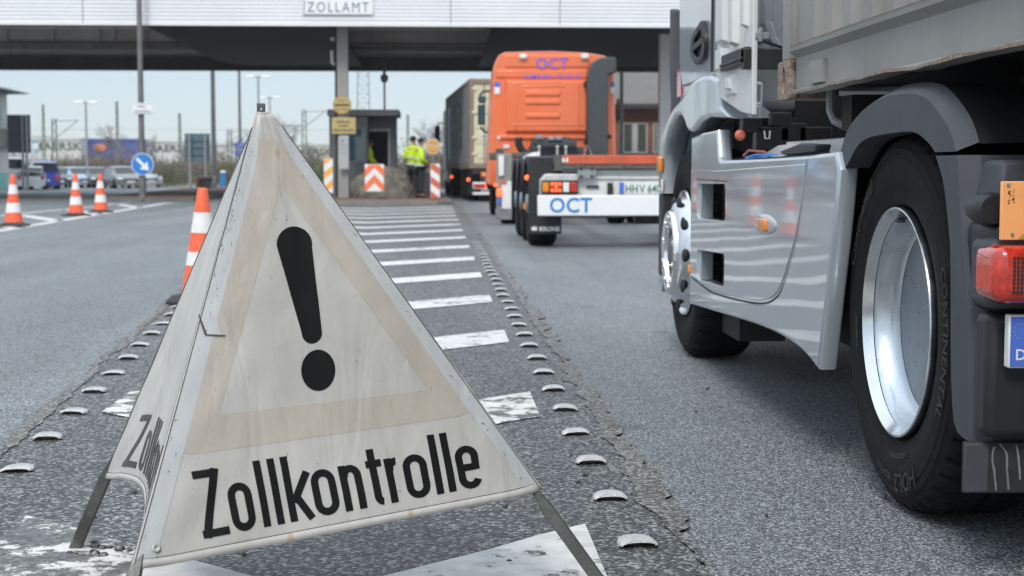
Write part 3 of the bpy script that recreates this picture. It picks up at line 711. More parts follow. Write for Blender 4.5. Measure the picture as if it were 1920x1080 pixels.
gr.grid([[c + t1 * r_ * math.cos(2 * math.pi * k / 20) + t2 * r_ * math.sin(2 * math.pi * k / 20) + n_ * h_ for k in range(21)] for r_, h_ in ((.0085, -.002), (.0078, .001), (.006, .002), (.0042, .0014), (.003, -.001), (.0004, -.001))])
gr.build('grommet', M['alu'], pyr, smooth=50)

# ------------------------------------------------------------------ loose stones by the rear leg
random.seed(5); gv = MB()
for i in range(46):
    x = random.uniform(-1.1, .5); y = random.uniform(3.2, 5.6)
    if i < 16: x, y = -.80 + random.gauss(0, .035), 3.62 + random.gauss(0, .03)
    r_ = random.uniform(.004, .011) if i >= 16 else random.uniform(.006, .015)
    if i > 38: x, y = [(1.0, 4.9), (1.35, 4.35), (1.22, 4.1), (.95, 5.6), (.7, 4.2), (.85, 3.9), (1.1, 6.2)][i - 39]
    gv.ell((x, y, .004 + r_ * .4), (r_, r_ * random.uniform(.6, 1.2), r_ * random.uniform(.5, .8)), 6, 4)
tag(gv.build('loose_grit', M['old_asphalt'], smooth=20), kind='stuff')

# ------------------------------------------------------------------ road studs
def stud_mesh():
    mb = MB(); n = 14; rows = []
    for y, hw, h, z0 in ((-.048, .046, .016, .004), (-.03, .048, .019, .0), (0, .046, .019, 0), (.03, .039, .015, 0), (.05, .028, .008, 0), (.056, .026, 0, 0)):
        rows.append([(hw * math.cos(math.pi * (1 - k / n)), y, z0 + .004 + h * math.sin(math.pi * k / n) ** .8) for k in range(n + 1)])
    mb.grid(rows)
    inner = [[(.86 * x, -.050 + dy, .004 + (z - .004) * .62) for x, y, z in rows[0]] for dy in (0, .03)]
    mb.strip(rows[0], inner[0]); mb.grid(inner)
    mb.cm = 1; mb.box(-.038, .038, -.022, -.016, .004, .012)
    for k in range(9):                                   # cast ribs across the crown
        x = -.032 + .008 * k; zt = .0225 * math.sqrt(max(.05, 1 - (x / .05) ** 2))
        mb.cm = 0; mb.box(x - .0014, x + .0014, -.036, .012, zt - .004, zt + .0018)
    return mb
def studs(pts, label, group):
    first = None
    for i, (x, y) in enumerate(pts):
        if first is None: first = o = stud_mesh().build('road_stud', [M['alu'], M['kerb']], smooth=50)
        else: o = first.copy(); col.objects.link(o)
        o.location = (x, y, .004); o.rotation_euler.z = random.uniform(-.09, .09); o.rotation_euler.y = random.uniform(-.05, .05); o.scale = (1, 1, random.uniform(.72, 1.0)); tag(o, label, 'road stud', group)
ysr = [3.62 + .517 * i for i in range(30)]
studs([(.467 + random.uniform(-.006, .006), y) for y in ysr], 'small domed metal road stud in the row beside the truck lane', 'road studs along the right edge of the hatching')
ysl = [4.07 + .545 * i for i in range(26)]
studs([(left_line(y) + random.uniform(-.008, .008), y) for y in ysl], 'small domed metal road stud in the row beside the empty left lane', 'road studs along the left edge of the hatching')

# ------------------------------------------------------------------ traffic cones
def cone(loc, H_, label, rz=0, lean=(0, 0), group='orange and white traffic cones', bands=None):
    t = thing('traffic_cone', loc, label, 'traffic cone', group)
    rb_, rt = H_ * .19, H_ * .045
    def rr(z): return rb_ + (rt - rb_) * (z / H_)
    bands = bands or [(.05, .27, 0), (.27, .46, 1), (.46, .64, 0), (.64, .82, 1), (.82, 1, 0)]
    b = MB(); s_ = H_ * .305; x, y, z = loc
    b.tbox(x - s_, x + s_, y - s_, y + s_, z, z + .03, .01, .01); b.lathe([(s_ * .93, .028), (rr(.05) * 1.12, .05), (rr(.05), .06)], loc, 'z', 32)
    b.build('base', M['cone_b'], t, bevel=.012)
    for a, e, k in bands:
        m = MB(); o = .0015 if k else 0; z0, z1 = a * H_, e * H_
        pr_ = [(rr(z0) + o, z0), (rr((z0 + z1) / 2) + o, (z0 + z1) / 2), (rr(z1) + o, z1)]
        if e == 1: pr_ += [(rt * .8, H_ + .012), (rt * .5, H_ + .014), (rt * .45, H_ - .05)]
        m.lathe(pr_, loc, 'z', 36); m.build('white_band' if k else 'cone_body', M['cone_w'] if k else M['cone_o'], t, smooth=50)
    t.rotation_euler = (lean[0], lean[1], rz); return t
cone((-1.60, 10.5, .004), .76, 'dirty scuffed traffic cone half hidden behind the warning pyramid', .1, (.0, .02), bands=[(.05, .4, 0), (.40, .55, 1), (.55, .72, 0), (.72, .80, 1), (.80, 1, 0)][0:0] or [(.05, .33, 0), (.33, .45, 1), (.45, .62, 0), (.62, .8, 1), (.8, 1, 0)])
c1 = cone((-6.75, 24.9, .004), .80, 'nearest of the three traffic cones standing on the white hatched area', .2)
cone((-7.04, 30.4, .004), .80, 'traffic cone standing left of another cone in the middle of the hatched area', .5)
cone((-7.06, 32.7, .004), .80, 'traffic cone farthest back on the hatched area, closest to the post with the arrow sign', .1)
for k, (y_, lb) in enumerate(((19.6, 'nearest of the cones standing in line behind the pyramid, mirrored in the truck skirt'), (23.4, 'second cone in the line behind the pyramid, mirrored in the truck skirt'), (27.6, 'third cone in the line behind the pyramid, mirrored in the truck skirt'), (32.5, 'farthest cone in the line behind the pyramid, mirrored in the truck skirt'))):
    cone((left_line(y_) + .12, y_, .004), .80, lb, .2 * k)
# ================================================================== SILVER TRUCK
def plate(mb, polys, X0, th, bevel=0.0):
    """flat part in a plane X = const; polys are outlines in (Y, z), later ones cut holes; th extends inwards (+X)"""
    cu = bpy.data.curves.new('p', 'CURVE'); cu.dimensions = '2D'; cu.fill_mode = 'BOTH'; cu.extrude = th / 2 - bevel; cu.bevel_depth = bevel; cu.bevel_resolution = 2
    cu.offset = -bevel
    for pl in polys:
        sp = cu.splines.new('POLY'); sp.points.add(len(pl) - 1); sp.use_cyclic_u = True
        for i, q in enumerate(pl): sp.points[i].co = (q[0], q[1], 0, 1)
    ob = bpy.data.objects.new('p', cu); col.objects.link(ob)
    dg = bpy.context.evaluated_depsgraph_get(); dg.update()
    me = bpy.data.meshes.new_from_object(ob.evaluated_get(dg))
    mb.add([(X0 + th / 2 + v.co.z, v.co.x, v.co.y) for v in me.vertices], [list(p.vertices) for p in me.polygons])
    bpy.data.objects.remove(ob); bpy.data.curves.remove(cu); bpy.data.meshes.remove(me)
    return mb
def smooth_poly(pts, n=4):
    """Catmull-Rom through an open row of points"""
    o = []
    for i in range(len(pts) - 1):
        p0, p1, p2, p3 = [Vector(pts[max(0, min(len(pts) - 1, i + k))]) for k in (-1, 0, 1, 2)]
        for j in range(n):
            t = j / n; o.append(.5 * ((2 * p1) + (p2 - p0) * t + (2 * p0 - 5 * p1 + 4 * p2 - p3) * t * t + (3 * p1 - p0 - 3 * p2 + p3) * t ** 3))
    return o + [Vector(pts[-1])]

bump_n = M['silver'].node_tree
def wavy(m, s1=1.6, st=.022):
    t = m.node_tree; N = t.nodes
    tc = N.new('ShaderNodeTexCoord'); nz = N.new('ShaderNodeTexNoise'); nz.inputs['Scale'].default_value = s1; nz.inputs['Detail'].default_value = 1
    bp = N.new('ShaderNodeBump'); bp.inputs['Strength'].default_value = st; bp.inputs['Distance'].default_value = .1
    t.links.new(tc.outputs['Object'], nz.inputs['Vector']); t.links.new(nz.outputs[0], bp.inputs['Height'])
    t.links.new(bp.outputs[0], N['Principled BSDF'].inputs['Normal']); t.links.new(bp.outputs[0], N['Principled BSDF'].inputs['Coat Normal'])
wavy(M['silver']); wavy(M['silver_l'], 2.5, .03)

TX = 2.38
trk = thing('tractor_unit', (TX, 5.6, 0), 'silver truck tractor under the grey container, with grey plastic wheel arch and deep silver rim', 'truck')
# ---- side skirt with two step pockets
sk = [(6.83, 1.045), (6.533, 1.058), (6.215, 1.061), (6.175, .952), (6.13, .935), (5.318, .939), (4.648, .944), (4.34, .95), (4.30, .90), (4.36, .699), (4.504, .305)]
low = [(4.504, .305), (4.729, .34), (5.031, .353), (5.373, .35), (5.8, .336), (6.213, .32), (6.839, .298)]
sk = sk[:-1] + [tuple(p) for p in smooth_poly(low)]
pock = [[(6.625, .69), (6.625, .838), (6.012, .844), (6.005, .70)], [(6.615, .424), (6.615, .553), (6.015, .568), (6.02, .44)]]
def rounded(pl, r=.03):
    o = []
    for i in range(len(pl)):
        p, q, s_ = Vector(pl[i - 1]), Vector(pl[i]), Vector(pl[(i + 1) % len(pl)])
        a = q + (p - q).normalized() * r; b = q + (s_ - q).normalized() * r
        o += [tuple(a.lerp(q, k / 4).lerp(q.lerp(b, k / 4), k / 4)) for k in range(5)]
    return o
s = MB(); plate(s, [sk] + [rounded(p) for p in pock], 1.13, .06, .012)
skirt = s.build('side_skirt', M['silver'], trk, smooth=40)
s = MB()
for (z0, z1, ya, yb) in ((.695, .835, 6.61, 6.01), (.43, .552, 6.60, 6.02)):
    s.mat(0).box(1.137, 1.192, ya, ya + .02, z0 - .012, z1 + .012)
    s.mat(1).box(1.133, 1.19, yb + .02, ya - .02, z0 - .014, z0 - .002)
s.build('step', [M['silver_l'], M['plastic']], skirt, bevel=.003)
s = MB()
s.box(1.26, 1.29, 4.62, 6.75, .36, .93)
s.build('step_dark_backing', M['dark'], trk)  # black panel painted in for the dark inside the step pockets
pf = [(p.x + .012, p.y + .01) for p in smooth_poly([(4.66, .925), (4.70, .82), (4.753, .731), (4.82, .65), (4.89, .589), (4.96, .53), (5.06, .478), (5.245, .44), (5.566, .418), (6.217, .396), (6.6, .412), (6.80, .425)])] + [(6.812, .9), (6.2, .895), (4.68, .918)]
s = MB(); plate(s, [pf] + [rounded([((p[0] - 6.31) * 1.06 + 6.31, (p[1] - .5) * 1.0 + .5) for p in pk], .03) for pk in pock], 1.1265, .008, .0032)
s.build('skirt_flap', M['silver'], skirt, smooth=40)
sm = MB()
seam = smooth_poly([(4.66, .935), (4.70, .82), (4.753, .731), (4.82, .65), (4.89, .589), (4.96, .53), (5.06, .478), (5.245, .44), (5.566, .418), (6.217, .396), (6.6, .412), (6.80, .425)])
sm.strip([(1.1285, p.x, p.y + .003) for p in seam], [(1.1285, p.x + .003, p.y - .004) for p in seam])
sm.strip([(1.1255, 6.66, .86), (1.1255, 6.2, .858), (1.1255, 5.95, .856)], [(1.1255, 6.66, .856), (1.1255, 6.2, .854), (1.1255, 5.95, .852)])
sm.build('panel_seam', M['mud'], skirt, recalc=False)
# moulded light pod and marker lamps
m = MB(); m.ell((1.128, 5.25, .712), (.014, .19, .036), 24, 12); m.build('lamp_pod', M['silver'], skirt)
m = MB(); m.box(1.106, 1.122, 5.17, 5.285, .69, .733); m.build('side_marker', M['amber'], trk, bevel=.006)
m = MB(); m.box(1.118, 1.131, 6.80, 6.835, .44, .475); m.build('side_marker', M['amber'], trk, bevel=.004)
# deck above the skirt: painted shoulder, tread plate, lever
s = MB(); s.add([(1.142, 4.36, .948), (1.142, 6.12, .936), (1.30, 6.12, .962), (1.30, 4.36, .975)], [(0, 1, 2, 3)])
s.add([(1.15, 4.64, .9505), (1.30, 4.64, .9765), (1.30, 4.655, .9765), (1.15, 4.655, .9505)], [(0, 1, 2, 3)])
s.build('skirt_shoulder', M['silver_l'], trk, recalc=False)
s = MB(); s.prism([(4.4, .94), (5.85, .94), (6.0, .955), (5.7, .99), (4.4, 1.0)], 'x', 1.27, 2.1)
for i in range(24):
    for j in range(6): s.box(1.29 + j * .06, 1.315 + j * .06, 4.45 + i * .052, 4.458 + i * .052, .985, 1.0016)
s.build('tread_plate', M['defl'], trk, smooth=0)
s = MB(); s.prism([(4.75, .955), (5.2, .95), (5.25, .962), (4.95, .985), (4.72, .978)], 'x', 1.17, 1.22); s.build('lever', M['plastic_d'], trk, bevel=.006)
m = MB(); m.tube([(1.2, 6.0, .955), (1.21, 5.95, .975), (1.22, 5.7, .965)], .005, 8); m.build('air_line', M['s_red'], trk)
m = MB(); m.tube([(1.19, 5.9, .945), (1.2, 5.75, .955), (1.25, 5.5, .95)], .006, 8); m.build('cable', M['s_blue'], trk)

# ---- cab
s = MB(); s.prism([(1.20, 6.26), (1.20, 7.6), (1.225, 7.8), (1.30, 8.1), (1.46, 8.4), (1.75, 8.5), (3.0, 8.5), (3.3, 8.4), (3.46, 8.1), (3.56, 7.6), (3.56, 6.26)], 'z', 1.12, 2.75)
cabb = s.build('cab', M['silver_l'], trk, bevel=.06, seg=4)
s = MB(); s.prism([(6.35, 1.30), (7.45, 1.30), (7.55, 1.42), (7.58, 2.4), (6.35, 2.4)], 'x', 1.186, 1.21)
s.build('door', M['silver_l'], cabb, bevel=.01)
s = MB(); s.box(1.178, 1.2, 6.62, 6.635, 1.32, 1.95); s.build('door_gap', M['mud'], cabb)
hd = MB()
hp = rounded([(6.97, 1.37), (7.10, 1.42), (7.08, 1.51), (6.80, 1.565), (6.72, 1.47), (6.75, 1.385)], .05); hi = rounded([(6.93, 1.40), (7.03, 1.43), (7.01, 1.49), (6.83, 1.525), (6.79, 1.47), (6.81, 1.41)], .03)
plate(hd, [hp, hi], 1.165, .03, .005); hd.prism([(6.76, 1.455), (7.04, 1.438), (7.04, 1.463), (6.76, 1.482)], 'x', 1.163, 1.19)
hd.build('door_handle', M['plastic_d'], cabb)
s = MB(); plate(s, [hi], 1.184, .004); s.build('handle_recess', M['dark'], cabb)
# corner air guide at the front of the cab (dark edge with a red reflector strip)
s = MB(); s.prism([(7.72, 1.16), (7.84, 1.22), (7.9, 1.4), (7.9, 1.72), (7.8, 1.70), (7.76, 1.4)], 'x', 1.19, 1.235); s.build('corner_air_guide', M['plastic'], cabb, bevel=.008)
s = MB(); s.box(1.196, 1.199, 7.56, 7.68, 1.26, 1.40); s.build('reflector', M['redlens'], cabb)
# rear wall pressings
s = MB()
pts = [(1.34, 1.75), (1.34, 1.50), (1.36, 1.44), (1.44, 1.30), (1.6, 1.26)]
for k in range(len(pts) - 1):
    a, b = pts[k], pts[k + 1]; s.add([(a[0] - .028, 6.262, a[1]), (a[0] + .03, 6.262, a[1]), (b[0] + .03, 6.262, b[1] + .0), (b[0] - .028, 6.262, b[1] - .02), (a[0] - .012, 6.235, a[1]), (a[0] + .012, 6.235, a[1]), (b[0] + .012, 6.235, b[1]), (b[0] - .012, 6.235, b[1] - .01)], [(0, 3, 7, 4), (4, 7, 6, 5), (5, 6, 2, 1), (0, 4, 5, 1), (3, 2, 6, 7)])
s.box(1.40, 2.9, 6.240, 6.262, 1.475, 1.49)
s.build('rear_pressing', M['silver_l'], cabb, bevel=.006)
s = MB(); s.lathe([(.0, -.01), (.018, -.01), (.02, 0)], (1.305, 6.258, 1.43), 'y', 20); s.build('grommet', M['dark'], cabb)
s = MB(); s.box(1.205, 1.218, 6.2, 6.262, 1.3, 2.6); s.build('cab_gap', M['dark'], cabb)
# arch over the front wheel
ar = [(5.9, 1.095), (6.2, 1.158), (6.206, 1.262)] + [tuple(p) for p in smooth_poly([(6.206, 1.262), (6.43, 1.296), (6.79, 1.294), (7.09, 1.24), (7.37, 1.2), (7.58, 1.144), (7.755, 1.06), (7.83, .95), (7.86, .80)])][1:] + [(7.72, .78)]
ar += [tuple(p) for p in smooth_poly([(7.72, .80), (7.700, .95), (7.61, 1.04), (7.487, 1.102), (7.321, 1.148), (7.159, 1.150), (7.033, 1.114), (6.955, 1.076), (6.823, 1.068), (6.643, 1.102), (6.407, 1.117)])]
s = MB(); plate(s, [ar], 1.13, .12, .02); s.build('front_wheel_arch', M['silver_l'], trk, smooth=50)
s = MB(); s.prism([(5.9, 1.098), (6.2, 1.162), (6.2, 1.255), (6.45, 1.29), (6.45, 1.12)], 'x', 1.2, 1.32); s.build('arch_shelf', M['silver_l'], trk, bevel=.015)
s = MB(); bp_ = [(1.145, 7.87), (1.165, 8.0), (1.24, 8.3), (1.42, 8.55), (1.8, 8.62), (3.0, 8.62), (3.35, 8.55), (3.52, 8.3), (3.6, 8.0), (3.61, 7.87)]; s.prism(bp_, 'z', .3, .95); s.prism([(2.38 + (x - 2.38) * .97, y - .03 if y > 7.9 else y) for x, y in bp_], 'z', .952, 1.15); s.build('bumper', M['silver'], trk, bevel=.03)
s = MB(); s.box(1.135, 1.2, 7.74, 7.868, .36, .78); s.build('bumper_edge', M['plastic_d'], trk, bevel=.01)
s = MB(); s.prism([(7.80, .34), (7.95, .40), (7.95, .30), (7.85, .27)], 'x', 1.15, 1.17); s.build('bumper_lip', M['silver'], trk, bevel=.006)
m = MB(); m.box(1.112, 1.135, 7.70, 7.80, .885, .965); m.build('side_marker', M['amber'], trk, bevel=.008)
m = MB(); m.box(1.125, 1.136, 7.70, 7.76, .79, .85); m.build('reflector', M['clear'], trk, bevel=.004)
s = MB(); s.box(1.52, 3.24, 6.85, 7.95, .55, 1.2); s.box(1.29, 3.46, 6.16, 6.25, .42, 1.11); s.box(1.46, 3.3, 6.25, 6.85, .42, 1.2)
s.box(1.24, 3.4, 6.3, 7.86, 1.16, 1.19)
s.build('engine_dark_backing', M['dark'], trk)  # engine plus black boxes standing in for shade behind wheel and cab
# ---- air deflector behind the door
dp = [(6.26, 2.0), (6.27, 1.215), (6.24, 1.195), (5.766, 1.115), (5.567, 1.10), (5.567, 2.0)]
s = MB(); plate(s, [dp], 1.14, .02, .004)
defl = s.build('air_deflector', M['defl'], trk, smooth=40)
s = MB()
def ridge(y, z0, z1, wd=.05, h=.02):
    s.add([(1.141, y - wd, z0), (1.141, y + wd, z0), (1.141, y + wd, z1), (1.141, y - wd, z1), (1.141 - h, y - wd * .72, z0 + h * .4), (1.141 - h, y + wd * .72, z0 + h * .4), (1.141 - h, y + wd * .72, z1), (1.141 - h, y - wd * .72, z1)], [(0, 1, 5, 4), (1, 2, 6, 5), (4, 5, 6, 7), (3, 0, 4, 7), (2, 3, 7, 6)])
ridge(6.07, 1.39, 1.99, .09, .035); ridge(5.86, 1.37, 1.99, .05, .03); ridge(5.66, 1.42, 1.99, .03, .024)
ridge(6.10, 1.285, 1.375, .09, .03); ridge(5.95, 1.185, 1.265, .11, .014); ridge(5.93, 1.20, 1.25, .055, .026)
s.build('deflector_rib', M['defl'], defl, bevel=.004)
s = MB(); s.box(1.113, 1.14, 5.585, 6.06, 1.285, 1.345); s.box(1.113, 2.2, 5.58, 5.64, 1.265, 1.34); s.box(1.105, 1.115, 5.60, 6.04, 1.30, 1.31)
s.build('deflector_bracket', M['plastic_d'], trk, bevel=.004)
s = MB(); s.tube([(1.145, 5.57, 1.375), (1.3, 5.8, 1.36), (1.6, 6.2, 1.35)], .006, 6); s.build('gas_strut', M['mud'], trk)
s = MB(); s.box(1.15, 1.20, 5.56, 5.60, 1.37, 1.395); s.box(1.16, 1.175, 5.555, 5.57, 1.36, 1.41); s.build('latch', M['steel'], trk, bevel=.003)

# ---- frame, tank, lamp and pipe behind the cab
s = MB()
for x in (1.98, 2.72): s.box(x, x + .08, 2.95, 7.6, .72, .98)
s.box(1.98, 2.8, 4.6, 4.75, .75, .95); s.box(1.98, 2.8, 3.0, 3.1, .72, .95)
s.build('frame_rail', M['plastic_d'], trk)
s = MB(); s.box(1.85, 2.9, 3.6, 4.4, .985, 1.08); s.lathe([(.0, 1.13), (.42, 1.13), (.45, 1.1), (.45, 1.08)], (2.38, 3.98, 0), 'z', 32); s.build('fifth_wheel', M['plastic_d'], trk)
s = MB(); s.box(1.4, 1.9, 4.62, 6.1, .38, .93); s.build('fuel_tank', M['plastic_d'], trk, bevel=.05)
s = MB(); s.tube([P(1558, 168, Y=5), P(1558, 208, Y=5), P(1566, 226, Y=4.98), P(1585, 236, Y=4.95), P(1640, 244, Y=4.9)], .016, 10); s.tube([P(1558, 168, Y=5), P(1570, 160, Y=5.1), P(1650, 160, Y=5.2)], .016, 10)
s.build('pipe_hoop', M['steel'], trk)
s = MB(); a = P(1591, 186, Y=5.05); b = P(1645, 208, Y=5.05); s.box(a.x, b.x, 5.03, 5.12, b.z, a.z); s.build('work_lamp', M['clear'], trk, bevel=.008)
s = MB()
for px, py, r_ in ((1405, 236, .03), (1440, 262, .05), (1480, 250, .04), (1520, 262, .05), (1460, 225, .03)): q = P(px, py, Y=5.9); s.box(q.x - r_, q.x + r_ * 1.6, 5.88, 5.95, q.z - r_ * .8, q.z + r_)
s.build('valve_block', M['plastic_d'], trk, bevel=.006)
m = MB(); q = P(1391, 253, Y=5.86); m.lathe([(.012, 0), (.022, .03), (.004, .05)], q, 'y', 12); m.build('coupling_head', M['s_red'], trk)
m = MB(); q = P(1433, 245, Y=5.86); m.tube([q, q + Vector((.004, 0, -.03)), q + Vector((.02, 0, -.03)), q + Vector((.022, 0, 0))], .004, 6); m.build('hose_clip', M['clear'], trk)

# ---- wheels
def polar_text(mb, txt, c, Rr, phi, size, x, bold=0, sp=1.0, sx=1.0):
    vs, fs = text2d(txt, size, bold, sp, sx)
    o = []
    for u, v in vs:
        a = R(phi) + u / Rr; r_ = Rr + v; o.append((x, c[1] - math.sin(a) * r_, c[2] + math.cos(a) * r_))
    mb.add(o, fs)
def tyre(mb, c, r=.5, wd=.30, sgn=1, notch=True, n=288):
    k = r / .5
    pr = [(.300, .036), (.312, .014), (.330, .008), (.362, .003), (.366, .0005), (.40, -.001), (.43, .0015), (.4325, .004), (.440, .005), (.444, .002), (.455, .004), (.459, .009), (.470, .013), (.482, .020), (.492, .034), (.4985, .05), (.5, .09), (.494, .092), (.494, .10), (.5, .102), (.5, .145), (.492, .147), (.492, .155), (.5, .157), (.5, .21), (.4985, .25), (.49, .27), (.47, .288), (.40, .301), (.33, .292), (.30, .265)]
    pr = [(a * k, (b if b < .15 else b - .3 + wd) * sgn) for a, b in pr]
    def fn(i, j, rr):
        if not notch: return rr
        if i in (13, 14, 15, 16) and j % 6 < 2: return rr - (.015 if i > 13 else .006) * k
        if i in (19, 20, 23, 24) and j % 10 < 1: return rr - .008
        return rr
    return mb.lathe(pr, c, 'x', n, fn=fn, caps=False)
random.seed(2)
def dual(y):
    w_ = MB(); c = (1.2, y, .5); tyre(w_, c); tyre(w_, (1.53, y, .5), n=96); wo_ = w_.build('wheel', M['rubber'], trk, smooth=32)
    return wo_, c
rw, c = dual(3.975)
for txt, ph, sz, Rr in (('Continental', -52, .058, .402), ('CONTINENTAL', 92, .05, .402), ('HDL2', 163, .066, .398), ('ECO-PLUS', 188, .026, .402), ('TUBELESS', -100, .02, .345), ('REGROOVABLE', 170, .018, .345)):
    t_ = MB(); polar_text(t_, txt, c, Rr, ph, sz, 1.2 - .0042, .0008, 1.05); t_.build('sidewall_lettering', M['rubber_hi'], rw, recalc=False)
ring_ = [(1.1955, c[1] - math.sin(R(a)) * .42, c[2] + math.cos(R(a)) * .42) for a in range(0, 360, 3)]
rm = MB(); rm.lathe([(.300, .02), (.304, .004), (.302, -.002), (.297, -.003), (.281, .024), (.2835, .026)], c, 'x', 96, caps=False); rm.build('rim_flange', M['rim'], rw, smooth=50)
rm = MB(); rm.lathe([(.2825, .0265), (.279, .029), (.275, .05), (.266, .072), (.256, .082), (.238, .088)], c, 'x', 96); rm.f = rm.f[:-2]; rm.m = rm.m[:-2]; rm.build('rim_barrel', M['rim_s'], rw, smooth=60)
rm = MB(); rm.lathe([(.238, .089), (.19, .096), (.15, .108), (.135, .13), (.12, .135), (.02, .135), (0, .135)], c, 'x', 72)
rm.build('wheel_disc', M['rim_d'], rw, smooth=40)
for k in range(10):
    h = MB(); a = 2 * math.pi * k / 10; h.lathe([(.018, .0945), (.017, .0925), (.0, .0925)], (1.2, c[1] + math.cos(a) * .205, c[2] + math.sin(a) * .205), 'x', 16)
    h.build('hand_hole', M['mud'], rw)
h = MB(); h.ell((1.232, 4.045, .763), (.014, .022, .005), 16, 8); h.build('rim_stain', M['grime'], rw)
s = MB()
a = 2.1
s.box(1.86, 2.9, 3.93, 4.03, .42, .56); s.build('rear_axle', M['dark'], trk)
# far side
w_ = MB(); w_.lathe([(.31, .1), (.0, .1)], (3.3, 3.975, .5), 'x', 32); tyre(w_, (3.26, 3.975, .5), n=72); tyre(w_, (2.93, 3.975, .5), n=72); w_.build('wheel', M['rubber'], trk)
w_ = MB(); tyre(w_, (3.2, 7.38, .5), n=72); w_.build('wheel', M['rubber'], trk)
# front wheel with bulging disc and nut ring
c = (1.185, 7.38, .5)
w_ = MB(); tyre(w_, c, n=192); fw = w_.build('wheel', M['rubber'], trk, smooth=32)
rm = MB(); rm.lathe([(.297, .03), (.303, .006), (.298, -.003), (.285, .004), (.275, .02), (.266, -.005), (.235, -.045), (.21, -.055), (.205, -.05)], c, 'x', 96); rm.f = rm.f[:-2]; rm.m = rm.m[:-2]; rm.build('rim', M['rim'], fw, smooth=40)
for k in range(10):
    rm = MB(); a = 2 * math.pi * k / 10; rm.ell((1.152, 7.38 + math.cos(a) * .249, .5 + math.sin(a) * .249), (.012, .032, .032), 14, 8)
    rm.build('hand_hole', M['mud'], fw)
rm = MB(); rm.lathe([(.205, -.02), (.206, -.064), (.198, -.076), (.185, -.077), (.150, -.071), (.146, -.05)], c, 'x', 72); rm.f = rm.f[:-2]; rm.m = rm.m[:-2]; rm.build('nut_ring', M['chrome'], fw, smooth=45)
for k in range(10):
    rm = MB(); a = 2 * math.pi * (k + .5) / 10; q = (1.113, 7.38 + math.cos(a) * .168, .5 + math.sin(a) * .168); rm.lathe([(.018, .01), (.017, -.004), (.012, -.008), (0, -.009)], q, 'x', 12)
    rm.build('wheel_nut', M['chrome'], fw, smooth=40)
rm = MB(); rm.lathe([(.147, -.04), (.145, -.05), (.10, -.03), (.085, -.055), (.07, -.065), (0, -.065)], c, 'x', 48); rm.build('hub', M['grime'], fw)
s = MB(); s.box(1.3, 3.3, 7.3, 7.46, .36, .5); s.box(1.30, 1.5, 6.55, 6.95, .16, .30); s.build('front_axle', M['dark'], trk)

# ---- plastic arch over the rear wheel
fo = smooth_poly([(4.395, .905), (4.303, 1.0), (4.164, 1.052), (4.007, 1.08), (3.847, 1.088), (3.682, 1.082), (3.575, 1.061), (3.473, 1.018), (3.412, .98), (3.375, .94)], 5)
fi = smooth_poly([(4.300, .905), (4.185, .963), (4.091, .983), (4.0, .989), (3.88, .992), (3.726, .993), (3.65, .985), (3.577, .965), (3.54, .95), (3.520, .94)], 5)
wc = Vector((3.86, .42))
ft = [p + (p - wc).normalized() * .028 for p in fo]
s = MB()
V3 = lambda X, p: (X, p.x, p.y)
s.strip([V3(1.15, p) for p in fi], [V3(1.15, p) for p in fo]); s.strip([V3(1.15, p) for p in fo], [V3(1.158, p + (p - wc).normalized() * .006) for p in fo])
s.strip([V3(1.158, p + (p - wc).normalized() * .006) for p in fo], [V3(1.195, p) for p in ft])
s.strip([V3(1.15, p) for p in fi], [V3(1.22, p) for p in fi])
arch = s.build('rear_wheel_arch', M['plastic'], trk, smooth=28, weld=.0005)
s = MB(); fb = [p + (p - wc).normalized() * -.004 for p in ft]
s.grid([[V3(X, p + (p - wc).normalized() * dz) for p in fb] for X, dz in ((1.195, 0), (1.40, .004), (1.41, .016), (1.45, .016), (1.46, .004), (1.70, .004), (1.86, -.012), (1.9, -.05))])
s.build('mudguard_top', M['plastic_d'], arch, smooth=40)
# rear leg of the arch: side panel, chamfer, rear face
pn = [(3.515, .932), (3.46, .875), (3.425, .80), (3.40, .72), (3.388, .6), (3.382, .5), (3.352, .339), (3.27, .312)]
s = MB(); e = [(3.366, .932), (3.337, .805), (3.30, .68), (3.274, .574), (3.262, .45), (3.257, .339), (3.257, .312)]
e2 = smooth_poly(e, 3); pn2 = smooth_poly(pn, 3)
s.add([V3(1.15, p) for p in pn2] + [V3(1.15, p) for p in reversed(e2)], [list(range(len(pn2) + len(e2)))])
s.strip([V3(1.15, p) for p in e2], [(1.192, p.x - .03, p.y) for p in e2])
s.strip([(1.192, p.x - .03, p.y) for p in e2], [(1.9, p.x - .03, p.y) for p in e2])
s.strip([V3(1.15, p) for p in pn2], [V3(1.22, p) for p in pn2])
s.add([V3(1.15, Vector(pn[0])), V3(1.15, Vector(e[0])), (1.192, e[0][0] - .03, e[0][1]), (1.9, e[0][0] - .03, e[0][1]), (1.9, 3.515, .932)], [(0, 1, 2, 3, 4)])
leg_ = s.build('arch_rear_leg', [M['plastic']], trk, smooth=25)
s = MB(); xa = P(1853, 600, Y=3.15).x; s.box(xa, 1.9, 3.15, 3.235, .335, .60); s.box(xa + .01, 1.9, 3.15, 3.33, .60, .79)
s.build('lamp_carrier', M['plastic_d'], trk, bevel=.02, seg=3)
s = MB(); a = P(1842, 300, Y=3.28); b = P(1880, 372, Y=3.28); s.tbox(a.x, b.x + .05, 3.18, 3.33, b.z, a.z, .012, .02); s.build('moulded_pad', M['plastic'], trk, bevel=.012, seg=3)
s = MB(); q = P(1850, 392, Y=3.2); s.lathe([(.026, .06), (.034, .02), (.036, -.03), (.03, -.05), (0, -.05)], q, 'y', 24); s.build('cable_socket', M['plastic_d'], trk, smooth=50)
